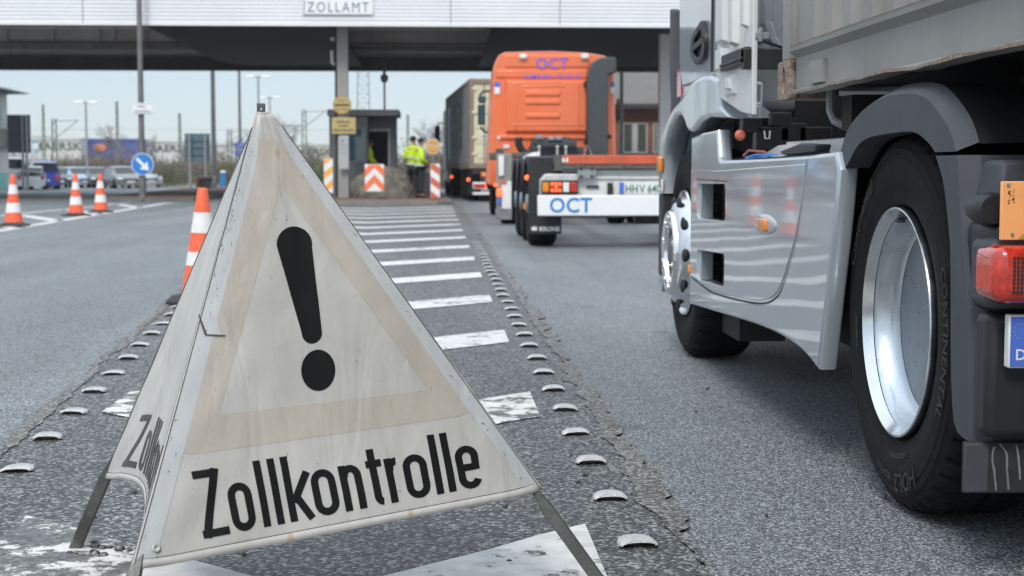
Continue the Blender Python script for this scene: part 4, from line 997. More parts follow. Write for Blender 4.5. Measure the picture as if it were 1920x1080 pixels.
s = MB(); a = P(1852, 448, Y=3.13); b = P(1900, 580, Y=3.13); s.box(a.x, a.x + .36, 3.125, 3.24, b.z, a.z); s.build('lamp_bezel', M['plastic'], trk, bevel=.02, seg=3)
s = MB(); la = P(1868, 461, Y=3.06); lb_ = P(1868, 571, Y=3.06); s.box(la.x, la.x + .30, 3.06, 3.2, lb_.z, la.z); tl = s.build('tail_lamp', M['redlens'], trk, bevel=.028, seg=4)
s = MB()
for i in range(9):
    for j in range(3): s.box(la.x + .036 + j * .008, la.x + .0415 + j * .008, 3.0585, 3.0605, lb_.z + .022 + i * .0085, lb_.z + .0285 + i * .0085)
s.build('lens_pattern', M['mud'], tl)
s = MB(); a = P(1877, 340, Y=3.1); b = P(1885, 450, Y=3.1); s.box(a.x, a.x + .30, 3.095, 3.105, b.z, a.z); op = s.build('reflector_plate', M['orange_plate'], trk, bevel=.002)
s = MB(); q = P(1908, 450, Y=3.0935); s.add([(q.x, q.y, b.z + .002), (a.x + .298, q.y, b.z + .002), (a.x + .298, q.y, a.z - .002), (q.x + (a.z - b.z) * 1.05, q.y, a.z - .002)], [(0, 1, 2, 3)]); s.build('diagonal_stripe', M['olive'], op)
s = MB()
for px, py in ((1891, 347), (1898, 440)): s.lathe([(.004, 0), (.0035, -.002), (0, -.0022)], P(px, py, Y=3.0945), 'y', 14)
s.build('rivet', M['steel'], op)
s = MB(); random.seed(9)
for i in range(26):
    q = P(1893 + random.choice([0, 0, 8]) + random.uniform(-2, 2), 356 + random.uniform(0, 26), Y=3.0937); s.box(q.x - .0012, q.x + random.uniform(.0005, .0015), q.y, q.y + .0008, q.z, q.z + random.uniform(.0006, .0018))
s.build('stamped_mark', M['ink'], op)
s = MB(); a = P(1890, 590, Y=3.12); b = P(1890, 690, Y=3.12); s.box(a.x, a.x + .52, 3.113, 3.14, b.z, a.z); npl = s.build('number_plate', M['plate'], trk, bevel=.004)
s = MB(); s.box(a.x + .0035, a.x + .046, 3.1105, 3.1135, b.z + .004, a.z - .004); s.build('plate_band', M['eu'], npl, bevel=.001)
s = MB(); z0, z1 = b.z, a.z; cx = a.x + .025
text_on(s, 'D', (cx, 3.1095, z0 + .018), (1, 0, 0), (0, 0, 1), .032, .0006); s.build('country_letter', M['plate'], npl)
s = MB()
for k in range(12):
    t = 2 * math.pi * k / 12; qx, qz = cx + .0155 * math.cos(t), z1 - .034 + .0155 * math.sin(t)
    s.add([(qx + (.0026 if j % 2 == 0 else .0011) * math.sin(math.pi * j / 5), 3.1095, qz + (.0026 if j % 2 == 0 else .0011) * math.cos(math.pi * j / 5)) for j in range(10)], [list(range(10))])
s.build('plate_star', M['olive'], npl)
s = MB(); a = P(1808, 829, Y=3.2); b = P(1808, 925, Y=3.2)
s.box(a.x, a.x + .72, 3.195, 3.215, b.z, a.z); mf = s.build('mud_flap', M['mud'], trk, bevel=.004)
s = MB(); s.box(a.x - .001, a.x + .052, 3.192, 3.2, b.z + .003, a.z - .003); s.build('flap_edge', M['plastic'], mf, bevel=.003)
s = MB()
def streak(pts, w0):
    L_ = smooth_poly(pts, 4); s.strip([P(p.x - w0, p.y, Y=3.1935) for p in L_], [P(p.x + w0 * random.uniform(.5, 1.4), p.y, Y=3.1935) for p in L_])
streak([(1864, 838), (1861, 860), (1865, 890), (1868, 920)], 2.2); streak([(1874, 832), (1887, 850), (1888, 880), (1891, 918)], 2.0); streak([(1906, 834), (1910, 860), (1913, 900)], 2.2); streak([(1858, 922), (1890, 923), (1916, 922)], 1.2)
s.build('dried_mud', M['muddy'], mf, recalc=False)
s = MB(); q = P(1916, 812, Y=3.2); s.lathe([(.006, 0), (.006, -.006), (0, -.008)], q, 'y', 12); s.build('bolt', M['plastic'], trk)

# ================================================================== GREY CONTAINER on its trailer
X0, X1, YF, YB, Z0, Z1 = 1.16, 3.6, 5.19, -7.0, 1.142, 3.73
con = thing('shipping_container', (TX, -1, Z0), 'grey shipping container with rusty lower corner, above the silver truck', 'container')
s = MB(); s.box(X0 + .05, X1 - .05, YB, YF - .05, Z0 + .02, Z0 + .05); s.build('floor', M['dark'], con)
s = MB()                                   # corrugated side
yy = []; y = 4.86; 
while y > YB + .2:
    yy += [(y, .004), (y - .07, .004), (y - .105, .04), (y - .175, .04)]; y -= .21
z0c, z1c = 1.295, Z1 - .1
s.strip([(X0 + .012 + d, y_, z0c) for y_, d in yy], [(X0 + .012 + d, y_, z1c) for y_, d in yy])
s.strip([(X1 - .012 - d, y_, z0c) for y_, d in yy], [(X1 - .012 - d, y_, z1c) for y_, d in yy]); s.box(X0 + .05, X1 - .05, YB, YF - .06, z1c, z1c + .03)
s.build('side_panel', M['cont_grey'], con, smooth=0, recalc=False)
s = MB(); s.box(X0 + .004, X0 + .13, 5.06, YF, Z0 + .118, Z1 - .11); s.box(X0 + .024, X0 + .1, 4.86, 5.062, 1.30, Z1 - .1); s.build('corner_post', M['cont_grey'], con, bevel=.008); s = MB()
s.box(X1 - .13, X1 - .004, 5.06, YF, Z0 + .118, Z1 - .11)
s.build('corner_post', M['cont_grey'], con, bevel=.008)
s = MB(); s.box(X0 + .14, X1 - .14, YF - .06, YF - .02, Z0 + .1, Z1 - .1); s.build('end_panel', M['cont_grey'], con)
s = MB()                                   # bottom rail: flanged channel
prof = [(X0 - .004, 1.147), (X0 - .004, 1.156), (X0 + .012, 1.16), (X0 + .012, 1.262), (X0 + .002, 1.272), (X0 - .012, 1.282), (X0 - .014, 1.300), (X0 + .03, 1.302), (X0 + .06, 1.30), (X0 + .06, 1.147)]
ysr_ = [5.012 - .06 * k for k in range(60)] + [1, -2, YB + .2]
dent = lambda y_, z: z + (.007 * noise.noise(Vector((y_ * 2.6, 4, 1))) + .003 * noise.noise(Vector((y_ * 9, 4, 1))) if z < 1.158 and y_ < 5 else 0)
s.grid([[(x, y_, dent(y_, z)) for x, z in prof + prof[:1]] for y_ in ysr_]); s.add([(x, 5.012, z) for x, z in prof], [list(range(len(prof)))])
s.box(X0 - .002, X0 + .013, 4.62, 4.78, 1.165, 1.235)
rail = s.build('bottom_rail', M['cont_grey'], con, smooth=30)
s = MB(); n_ = 160; rr_ = lambda k: (noise.noise(Vector((k * .21, 1, 2))) + .6 * noise.noise(Vector((k * .7, 3, 2)))) * .006
s.strip([(X0 - .0055, 5.0 - k * .05, dent(5.0 - k * .05, 1.146)) for k in range(n_)], [(X0 - .0055, 5.0 - k * .05, dent(5.0 - k * .05, 1.153) + max(-.003, rr_(k))) for k in range(n_)])
s.strip([(X0 - .0155, 5.0 - k * .05, 1.301) for k in range(n_)], [(X0 - .0155, 5.0 - k * .05, 1.2985 - max(-.001, rr_(k + 50)) * .5) for k in range(n_)])
s.build('rust_edge', M['rust'], rail, recalc=False)
def casting(y0, y1, z0, z1, mats):
    s = MB(); hole = [((y0 + y1) / 2 + .028 * math.cos(t), (z0 + z1) / 2 + .042 * math.sin(t)) for t in [2 * math.pi * k / 20 for k in range(20)]]
    plate(s, [rounded([(y0, z0), (y1, z0), (y1, z1), (y0, z1)], .02), hole], X0 - .008, .03, .004)
    s.box(X0 + .03, X0 + .16, y0 + .003, y1 - .003, z0 + .003, z1 - .003)
    s.build('corner_casting', mats, con, smooth=40)
casting(5.03, 5.2, Z0 - .012, Z0 + .118, M['rust'])
casting(5.03, 5.2, Z1 - .118, Z1, M['rust'])
s = MB(); s.box(X0 + .002, X0 + .1, YB, 5.02, Z1 - .1, Z1 - .02); s.build('top_rail', M['cont_grey'], con, bevel=.01)
trl = thing('container_trailer', (TX, 0, .9), 'dark skeletal semi-trailer under the grey container', 'trailer')
s = MB()
for x in (1.95, 2.68): s.box(x, x + .13, -6.5, 4.9, .96 if True else .7, 1.10)
for y_ in (4.8, 3, 1, -1.5, -4): s.box(1.3, 3.46, y_, y_ + .12, 1.03, 1.135)
s.build('frame', M['dark'], trl)
# ================================================================== ORANGE TRUCK AND ITS EMPTY CONTAINER CHASSIS
def q(px, py, Y): return P(px, py, Y=Y)
def pbox(mb, px0, py0, px1, py1, Y, d, dx=0):     # a real box whose near face is measured at distance Y
    a = q(px0, py0, Y); b = q(px1, py1, Y)
    return mb.box(a.x, b.x + dx, Y, Y + d, b.z, a.z)
def simple_tyre(mb, c, r=.5, wd=.3, n=48):
    pr = [(.29, .04), (.30, .01), (.36, 0), (.44, .002), (.48, .02), (.5, .05), (.5, .14), (.49, .145), (.49, .155), (.5, .16), (.5, .25), (.48, .28), (.44, .298), (.36, .3), (.30, .29), (.29, .26)]
    return mb.lathe([(a * r / .5, b / .3 * wd) for a, b in pr], c, 'x', n)
YR = 17.5; CX = 2.29
ch = thing('container_chassis', (CX, 20, 0), 'empty skeletal container trailer with white OCT board across its rear, behind the orange cab', 'trailer')
s = MB(); a = q(1043, 291, YR); b = q(1043, 308, YR); xl = a.x; xr = 2 * CX - xl
s.box(xl, xr, YR, YR + .25, b.z, a.z); rb_ = s.build('rear_beam', M['orange_t'], ch, bevel=.01)
s = MB(); a2 = q(1043, 317, YR); s.box(xl - .02, xr + .02, YR + .01, YR + .22, a2.z, b.z - .003); s.box(xl - .02, xl + .07, YR - .004, YR + .2, a2.z - .02, a.z + .003); s.build('beam_web', M['grime'], ch, bevel=.006)
s = MB(); text_on(s, '44', q(1059, 305, YR - .004), (1, 0, 0), (0, 0, 1), .085, .002); s.build('lettering', M['white'], rb_)
s = MB(); pbox(s, 1130, 316, 1300, 330, YR + .3, .1); s.build('rear_recess', M['dark'], ch)
s = MB(); pbox(s, 1082, 318, 1380, 368, YR + .12, .12); pbox(s, 1084, 330, 1330, 336, YR + .09, .04); s.build('lamp_bar', M['cone_w'], ch, bevel=.01)
s = MB(); pbox(s, 1083, 310, 1118, 335, YR + .02, .1); s.build('coupling_plate', M['steel'], ch, bevel=.006)
s = MB()
for px in (1090, 1110):
    for py in (316, 331): s.lathe([(.018, 0), (.016, -.02), (0, -.02)], q(px, py, YR + .02), 'y', 10)
s.build('bolt', M['mud'], ch)
def lampset(mx):
    f = (lambda x: x) if not mx else (lambda x: 2 * CX - x)
    s = MB(); a = q(1013, 326, YR); b = q(1083, 366, YR); x0, x1 = sorted((f(a.x), f(b.x)))
    s.prism([(x0, b.z), (x1, b.z), (x1, a.z), (x0 + .06, a.z), (x0, a.z - .07)] if not mx else [(x0, b.z), (x1, b.z), (x1, a.z - .07), (x1 - .06, a.z), (x0, a.z)], 'y', YR - .02, YR + .25)
    h = s.build('lamp_housing', M['alu'], ch, bevel=.015)
    s = MB(); a = q(1015, 338, YR - .05); b = q(1084, 364, YR - .05); x0, x1 = sorted((f(a.x), f(b.x))); s.box(x0, x1, YR - .05, YR - .01, b.z, a.z); s.build('lamp_bezel', M['plastic_d'], h, bevel=.008)
    for u0, u1, k in ((1017, 1029, 'amber'), (1031, 1054, 'redlens'), (1056, 1067, 'clear'), (1069, 1082, 'redlens')):
        s = MB(); a = q(u0, 342, YR - .062); b = q(u1, 360, YR - .062); x0, x1 = sorted((f(a.x), f(b.x))); s.box(x0, x1, YR - .062, YR - .045, b.z, a.z); s.build('lens', M[k], h, bevel=.004)
    s = MB()
    for i in range(3):
        for j in range(3):
            if j == 1 and i != 1: continue
            c = q(1035.5 + i * 7, 345 + j * 6, YR - .064); c.x = f(c.x); s.lathe([(.017, 0), (.012, -.006), (0, -.007)], c, 'y', 12)
    s.build('lit_diode', M['redlit'], h)
lampset(False); lampset(True)
s = MB(); a = q(1008, 366, YR - .06); b = q(1008, 405, YR - .06); s.box(a.x, 2 * CX - a.x, YR - .06, YR - .02, b.z, a.z); bd = s.build('underrun_board', M['white'], ch, bevel=.012)
s = MB(); text_on(s, 'OCT', q(1070, 398, YR - .064), (1, 0, 0), (0, 0, 1), .235, .004, 1.05, .95); s.build('lettering', M['blue_ink'], bd)
s = MB(); pbox(s, 1161, 341, 1247, 365, YR + .05, .03); pl = s.build('number_plate', M['plate'], ch, bevel=.004)
s = MB(); pbox(s, 1161.5, 342, 1170, 364, YR + .044, .008); s.build('plate_band', M['eu'], pl)
s = MB(); text_on(s, 'HH', q(1172, 361, YR + .043), (1, 0, 0), (0, 0, 1), .13, .001, 1, .8, 'LEFT'); text_on(s, 'V 640', q(1199, 361, YR + .043), (1, 0, 0), (0, 0, 1), .13, .001, 1, .8, 'LEFT'); s.build('lettering', M['green_ink'], pl)
s = MB(); a = q(1100, 350, YR + .1); s.box(a.x, a.x + .14, YR + .09, YR + .12, a.z - .012, a.z + .012); a = q(1139, 341, YR + .1); s.box(a.x, a.x + .06, YR + .07, YR + .12, a.z - .14, a.z - .01); s.build('cable_socket', M['mud'], ch)
s = MB()
for px, py in ((988, 333), ): s.ell(q(px, py, YR + .4), (.03, .03, .03), 10, 6)
s.build('position_lamp', M['redlit'], ch)
s = MB(); pbox(s, 981, 380, 986, 392, YR + .45, .04); s.build('side_marker', M['amber'], ch)
# long frame
s = MB()
for x in (1.85, 2.6): s.box(x, x + .14, YR + .2, 27.2, .86, 1.02)
for y in (18.6, 20.2, 21.8, 23.4): s.box(1.5, 3.1, y, y + .1, .9, .98)
s.box(1.34, 3.24, 26.6, 26.9, .95, 1.07); s.box(1.3, 3.28, 23.2, 23.5, .92, 1.05)
s.build('frame', M['grime'], ch, bevel=.006)
# three axles: wheels, round mudguards, flaps
for i, y in enumerate((18.35, 19.66, 20.97)):
    for sx in (-1, 1):
        xo = CX + sx * 1.22; c = (min(xo, xo - sx * .34), y, .5)
        m = MB(); simple_tyre(m, c, .5, .34); wl = m.build('wheel', M['rubber'], ch)
        m = MB(); m.lathe([(.28, .03), (.27, .08), (.2, .1), (.12, .02), (.1, -.02), (0, -.02)], c, 'x', 32) if sx < 0 else m.lathe([(.28, .31), (.27, .26), (.2, .24), (.12, .32), (0, .34)], c, 'x', 32); m.build('rim', M['rim_d'], wl)
        m = MB(); A0 = [(y + .56 * math.cos(R(t)), .5 + .56 * math.sin(R(t))) for t in range(-8, 190, 9)]
        xa, xb = sorted((xo + sx * .02, xo - sx * .38))
        m.strip([(xa, p, z) for p, z in A0], [(xb, p, z) for p, z in A0]); m.strip([(xa, p, z) for p, z in A0], [(xa, p, z - .05) for p, z in A0]); m.strip([(xb, p, z) for p, z in A0], [(xb, p, z - .05) for p, z in A0])
        m.build('mudguard', M['plastic_d'], ch, solid=.01)
    m = MB(); m.box(CX - 1, CX + 1, y - .06, y + .06, .44, .56); m.build('axle', M['dark'], ch)
for sx in (-1, 1):
    xo = CX + sx * 1.24; x0, x1 = sorted((xo, xo - sx * .38))
    m = MB(); m.box(x0, x1, 17.72, 17.74, .16, 1.04); fp = m.build('mud_flap', M['mud'], ch, bevel=.006)
    m = MB(); m.box(x0 - .004, x1 + .004, 17.705, 17.745, .40, .415); m.build('flap_rail', M['plastic'], fp)
    m = MB(); text_on(m, 'KRONE', ((x0 + x1) / 2 + .05, 17.716, .195), (1, 0, 0), (0, 0, 1), .066, .003, 1, 1.05)
    cxx = x0 + .065
    m.add([(cxx - .03, 17.716, .2), (cxx + .03, 17.716, .2), (cxx + .036, 17.716, .25), (cxx + .018, 17.716, .228), (cxx, 17.716, .256), (cxx - .018, 17.716, .228), (cxx - .036, 17.716, .25)], [(0, 1, 2, 3, 4, 5, 6)])
    m.build('lettering', M['cone_w'], fp)
m = MB(); m.box(CX - .45, CX - .05, 18.0, 18.3, .34, .5); m.lathe([(.0, 0), (.14, 0), (.14, .5), (0, .5)], (CX + .1, 18.6, .38), 'x', 20); m.build('air_tank', M['grime'], ch)

# ---- the orange tractor
TXo = 2.27
ot = thing('tractor_unit', (TXo, 28, 0), 'orange truck tractor lettered OCT HAMBURG with a tall grey duct behind its cab', 'truck')
YC = 30.0
edge = [(916, 310), (917, 290), (919, 250), (921, 200), (924, 150), (929, 118), (935, 104), (946, 98), (985, 96.5), (1040, 96), (1100, 99), (1132, 104), (1145, 112), (1151, 130), (1153, 200), (1156, 310)]
poly = [(q(x, y, YC).x, q(x, y, YC).z) for x, y in edge]; poly[0] = (poly[0][0], .62); poly[-1] = (poly[-1][0], .62)
s = MB(); cyy = sum(p[0] for p in poly) / len(poly)
rings = []
for y, k, dz in ((30.0, .985, -.012), (30.03, 1, 0), (31.9, 1, 0), (32.2, .97, -.1), (32.35, .9, -.3)): rings.append([(cyy + (x - cyy) * k, y, max(.5, z + dz)) for x, z in poly])
s.grid(rings); n = len(poly); s.add(rings[0], [list(range(n))]); s.add(rings[-1], [list(range(n))])
cab2 = s.build('cab', M['orange'], ot, smooth=50, weld=.0001)
s = MB(); a = q(949, 151, YC); b = q(1104, 250, YC); s.tbox(a.x, b.x, 0, 0, 0, 0, 0, 0) if False else None
def raised(mb, px0, py0, px1, py1, h, ins, Y=YC):
    a = q(px0, py0, Y); b = q(px1, py1, Y)
    mb.add([(a.x, Y, b.z), (b.x, Y, b.z), (b.x, Y, a.z), (a.x, Y, a.z), (a.x + ins, Y - h, b.z + ins), (b.x - ins, Y - h, b.z + ins), (b.x - ins, Y - h, a.z - ins), (a.x + ins, Y - h, a.z - ins)], [(4, 5, 6, 7), (0, 1, 5, 4), (1, 2, 6, 5), (2, 3, 7, 6), (3, 0, 4, 7)])
raised(s, 946, 148, 1106, 251, .09, .06); raised(s, 936, 252, 1106, 262, .05, .02)
raised(s, 985, 169, 1049, 180, .115, .015, YC - .09 + .09 if False else YC); raised(s, 930, 131, 1102, 147, .03, .02); raised(s, 945, 102, 1105, 128, .02, .03)
for y0, y1 in ((170, 181), (186, 197), (212, 223)): raised(s, 985, y0, 1051, y1, .03, .025, YC - .0895)
raised(s, 980, 160, 1060, 163, .012, .008, YC - .0895); raised(s, 960, 232, 1095, 236, .012, .01, YC - .0895); raised(s, 965, 156, 969, 244, .012, .008, YC - .0895); raised(s, 1082, 156, 1086, 244, .012, .008, YC - .0895)
s.build('rear_panel', M['orange'], cab2, smooth=30, bevel=.012)
s = MB(); text_on(s, 'OCT', q(1035, 128, YC - .035), (1, 0, 0), (0, 0, 1), .285, .004, 1.08, 1.0); text_on(s, 'HAMBURG  723 53 55', q(1035, 147.5, YC - .035), (1, 0, 0), (0, 0, 1), .112, .003, 1.06, 1.0); s.build('lettering', M['violet_ink'], cab2)
for px in (981, 1097):
    s = MB(); pbox(s, px - 7, 101, px + 7, 110, YC - .1, .08); pbox(s, px - 3, 108, px + 3, 112, YC - .06, .05); s.build('work_lamp', M['clear'], ot, bevel=.02)
# flags stuck to the cab corners
for px0, px1 in ((927, 937), (1145, 1152)):
    s = MB(); pbox(s, px0, 154, px1, 163, YC - .018, .012); s.build('sticker', M['eu'], cab2); s = MB(); pbox(s, px0, 163.2, px1, 176, YC - .018, .012); s.build('sticker', M['white'], cab2)
# tall grey duct at the right rear corner
dp = [(1102, 300), (1102, 150), (1105, 130), (1114, 114), (1128, 107), (1154, 107), (1156, 112), (1156, 136), (1141, 139), (1140, 150), (1140, 290), (1135, 300)]
s = MB(); s.prism([(q(x, y, YC - .5).x, q(x, y, YC - .5).z) for x, y in dp], 'y', YC - .5, YC - .05); s.build('air_duct', M['dgrey'], ot, bevel=.03, seg=3)
s = MB(); pbox(s, 1096, 152, 1106, 162, YC - .3, .3); pbox(s, 1141, 252, 1147, 260, YC - .4, .3); pbox(s, 1100, 250, 1108, 262, YC - .35, .35); s.build('duct_clamp', M['mud'], ot, bevel=.01)
# gear behind the cab: hose loops, air coupling bracket, handrail
s = MB(); s.tube([q(x, y, YC - .3) for x, y in ((972, 258), (973, 272), (980, 284), (990, 288), (999, 280), (1003, 266), (1010, 262))], .075, 10); s.build('intake_hose', M['plastic_d'], ot)
s = MB(); s.tube([q(x, y, YC - .35) for x, y in ((1100, 262), (1108, 270), (1112, 284), (1112, 300))], .09, 10); s.build('intake_hose', M['mud'], ot)
s = MB(); pbox(s, 1005, 263, 1082, 275, YC - .8, .12); pbox(s, 1020, 257, 1070, 265, YC - .78, .1); pbox(s, 1000, 275, 1095, 298, YC - .6, .2); s.build('coupling_bracket', M['dgrey'], ot, bevel=.02)
for px in (1011, 1045, 1061):
    s = MB(); s.tube([q(px, 276, YC - .85), q(px, 290, YC - .85)], .022, 8); s.ell(q(px, 276, YC - .85), .035, 8, 6); s.build('air_coupling', M['alu'], ot)
for sx0, sy0, sx1, sy1 in ((1005, 253, 1018, 261), (1028, 256, 1040, 263), (1042, 256, 1054, 263)): s = MB(); pbox(s, sx0, sy0, sx1, sy1, YC - .85, .1); s.build('socket', M['steel'], ot, bevel=.012)
s = MB(); s.tube([q(1093, 298, YC - 1), q(1102, 271, YC - 1), q(1112, 298, YC - 1)], .018, 6); s.build('handrail', M['steel'], ot)
s = MB(); pbox(s, 944, 271, 955, 278, YC - .03, .03); pbox(s, 933, 255, 938, 261, YC - .03, .03); s.build('rear_label', M['plate'], ot)
# mirror on its arms, left side
s = MB(); c = q(904, 212, 31.6); s.tube([q(924, 170, 31.6), q(905, 172, 31.6), q(899, 180, 31.6)], .025, 8); s.tube([q(918, 250, 31.6), q(908, 247, 31.6), q(901, 238, 31.6)], .025, 8); s.build('mirror_arm', M['mud'], ot)
s = MB(); a = q(896, 196, 31.55); b = q(910, 234, 31.55); s.box(a.x, b.x, 31.55, 31.7, b.z, a.z); a = q(897, 180, 31.55); b = q(911, 193, 31.55); s.box(a.x, b.x, 31.55, 31.7, b.z, a.z); mh = s.build('mirror', M['mud'], ot, bevel=.03)
s = MB(); a = q(897.5, 198, 31.54); b = q(908.5, 232, 31.54); s.box(a.x, b.x, 31.538, 31.552, b.z, a.z); a = q(899, 182, 31.54); b = q(909.5, 191, 31.54); s.box(a.x, b.x, 31.538, 31.552, b.z, a.z); s.build('mirror_glass', mat('mirror_glass', (.1, .2, .22), .08, metal=.8, var=.1), mh)
s = MB(); a = q(1158, 185, 31.6); s.box(a.x - .02, a.x + .05, 31.5, 31.65, a.z - .45, a.z); s.build('mirror', M['mud'], ot, bevel=.03)
# chassis, wheels and rear end of the tractor
s = MB(); s.box(TXo - .5, TXo - .38, 24.7, 31, .62, .92); s.box(TXo + .38, TXo + .5, 24.7, 31, .62, .92); s.box(TXo - 1.1, TXo + 1.1, 28.4, 30, .42, 1.0); s.box(TXo - 1.0, TXo + 1.0, 30.0, 32.2, .35, .7); s.build('frame', M['plastic_d'], ot)
for y, dual_ in ((25.9, 1), (30.9, 0)):
    for sx in (-1, 1):
        xo = TXo + sx * 1.22
        for k in range(2 if dual_ else 1):
            xx = xo - sx * .33 * k; m = MB(); simple_tyre(m, (min(xx, xx - sx * .3), y, .5), .5, .3, 40); m.build('wheel', M['rubber'], ot)
        m = MB(); A0 = [(y + .58 * math.cos(R(t)), .5 + .58 * math.sin(R(t))) for t in range(0, 181, 10)]; xa, xb = sorted((xo + sx * .03, xo - sx * .66))
        m.strip([(xa, p, z) for p, z in A0], [(xb, p, z) for p, z in A0]); m.strip([(xa, p, z) for p, z in A0], [(xa, p, z - .06) for p, z in A0]); m.build('mudguard', M['plastic_d'], ot, solid=.012)
s = MB(); pbox(s, 931, 288, 960, 397, 25.15, .12); rc = s.build('rear_cover', M['cont_grey'], ot, bevel=.02)
s = MB(); pbox(s, 941, 340, 959, 392, 25.13, .03); pbox(s, 935, 292, 945, 330, 25.1, .05); s.build('rear_label', M['cone_w'], rc, bevel=.01)
s = MB(); pbox(s, 940, 338, 950, 344, 25.11, .03); s.build('warning_label', M['s_red'], rc)
s = MB(); pbox(s, 931, 355, 942, 368, 25.1, .05); s.build('tail_lamp', M['redlit'], ot, bevel=.01)
s = MB(); s.ell(q(929, 347, 25.12), .03, 8, 6); s.build('position_lamp', M['redlit'], ot)
s = MB(); pbox(s, 933, 370, 939, 382, 25.1, .03); s.build('plate_band', M['eu'], ot)
s = MB(); pbox(s, 929, 391, 960, 412, 25.1, .03); s.build('mud_flap', M['muddy'], ot, bevel=.008)
s = MB(); pbox(s, 930, 278, 945, 296, 25.6, .3); pbox(s, 918, 286, 945, 300, 26.2, .3); pbox(s, 946, 286, 1010, 296, 26.0, .3); s.build('spring_bracket', M['grime'], ot, bevel=.02)
s = MB(); s.tube([q(985, 302, 18.6), q(1000, 295, 18.6), q(1012, 294, 18.6)], .06, 10); s.build('exhaust_pipe', M['alu'], ch)

# ================================================================== CONTAINER TRUCK AT THE BOOTH
rz = math.atan2(.60, 12.2)
bc = thing('shipping_container', (.905, 43.0, .93), 'weathered container with grey side and cream rusty doors on the truck at the booth', 'container')
bc_root = bc.location.copy()
ct_loc = Vector((.905, 43.0, 0))
def L(x, y, z): return (bc_root.x + x, bc_root.y + y, z)
s = MB(); b0 = bc_root
s.box(b0.x + .03, b0.x + 2.41, b0.y + .08, b0.y + 12.1, .95, 3.39)
s.build('box_walls', M['cgrey'], bc)
s = MB(); yy = [];  y = .25
while y < 11.9: yy += [(y, 0), (y + .07, 0), (y + .1, .03), (y + .17, .03)]; y += .27
s.strip([L(d - .0, y_, 1.1) for y_, d in yy], [L(d - .0, y_, 3.3) for y_, d in yy]); s.build('side_panel', M['cgrey'], bc, smooth=0, recalc=False)
s = MB()
for x in (0, 2.34): s.box(b0.x + x - .006, b0.x + x + .1, b0.y, b0.y + .12, .93, 3.42)
s.box(b0.x + .1, b0.x + 2.34, b0.y + .0, b0.y + .1, 3.28, 3.415); s.box(b0.x + .1, b0.x + 2.34, b0.y, b0.y + .1, .935, 1.06)
s.box(b0.x - .008, b0.x + .06, b0.y + .12, b0.y + 12.1, .935, 1.1); s.box(b0.x - .008, b0.x + .06, b0.y + .12, b0.y + 12.1, 3.3, 3.415); s.box(b0.x - .007, b0.x + .1, b0.y + 12.06, b0.y + 12.2, .93, 3.42)
s.build('corner_frame', M['rust'], bc, bevel=.01)
for k in range(2):
    s = MB(); x = b0.x + .11 + k * 1.115; s.box(x, x + 1.105, b0.y + .035, b0.y + .075, 1.065, 3.275)
    for j in range(5): s.box(x + .06, x + 1.04, b0.y + .02, b0.y + .036, 1.2 + j * .42, 1.5 + j * .42)
    dr = s.build('door', M['cream'], bc, bevel=.008)
    s = MB()
    for xx in (.3, .8): s.tube([(x + xx, b0.y + .01, 1.07), (x + xx, b0.y + .01, 3.27)], .02, 8); s.box(x + xx - .05, x + xx + .05, b0.y - .005, b0.y + .03, 1.8, 1.86)
    s.build('locking_bar', M['cont_grey'], dr)
for z in (1.3, 1.75, 2.45, 3.1): s = MB(); s.box(b0.x + .06, b0.x + .2, b0.y - .006, b0.y + .03, z, z + .08); s.build('hinge', M['cream'], bc, bevel=.01)
s = MB(); s.box(b0.x + .5, b0.x + .95, b0.y + .012, b0.y + .02, 1.25, 1.4); s.box(b0.x + .35, b0.x + .8, b0.y + .012, b0.y + .02, 1.75, 1.95); s.build('door_label', M['plate'], bc)
s = MB(); s.box(b0.x - .012, b0.x - .002, b0.y + 9.4, b0.y + 10.4, 1.25, 3.0); s.build('side_stripe', M['teal'], bc)
for i, (y_, z0, z1) in enumerate(((3.4, 1.5, 1.9), (3.4, 2.0, 2.3), (3.4, 2.4, 2.9), (5.2, 1.5, 1.75), (5.2, 1.85, 2.2), (5.2, 2.35, 2.7), (5.2, 2.8, 3.05), (7.2, 1.5, 1.8), (7.2, 2.1, 2.5), (7.2, 2.6, 2.95))): s = MB(); s.box(b0.x - .012, b0.x - .002, b0.y + y_, b0.y + y_ + 1.1, z0, z1); s.build('side_lettering', M['dgrey'], bc)
bc.rotation_euler.z = rz
tk = thing('container_truck', ct_loc, 'dark semi-truck with lit rear lamps waiting beside the booth under the weathered container', 'truck')
bx, by = ct_loc.x, ct_loc.y
s = MB(); s.box(bx + .8, bx + .95, by, by + 11.6, .7, .92); s.box(bx + 1.5, bx + 1.65, by, by + 11.6, .7, .92); s.box(bx + .06, bx + 2.38, by - .05, by + .1, .78, .92)
s.build('trailer_frame', M['mud'], tk)
for y_ in (1.6, 2.9, 4.2, 9.4, 13.2):
    for x_ in (.03, 2.07):
        m = MB(); simple_tyre(m, (bx + x_, by + y_, .48), .48, .34, 36); wl = m.build('wheel', M['rubber'], tk)
s = MB(); s.prism([(by + .8, .9), (by + 5, .9), (by + 5, 1.0) if False else (by + 4.9, .93), (by + .9, .93)], 'x', bx + .02, bx + .36); s.box(bx + .02, bx + .36, by + .78, by + .8, .2, .9); s.build('mudguard', M['plastic_d'], tk)
s = MB(); s.box(bx + .3, bx + .9, by - .09, by - .05, .70, .84); s.build('reflector_plate', M['orange_t'], tk); 
s = MB(); s.box(bx + .34, bx + .86, by - .096, by - .088, .73, .81); s.build('reflector_field', M['s_yellow'], tk)
s = MB(); s.box(bx + .08, bx + 2.36, by - .04, by + .05, .2, .27); s.box(bx + .08, bx + 2.36, by - .06, by + .0, .36, .55); s.build('rear_bumper', M['cone_w'], tk, bevel=.01)
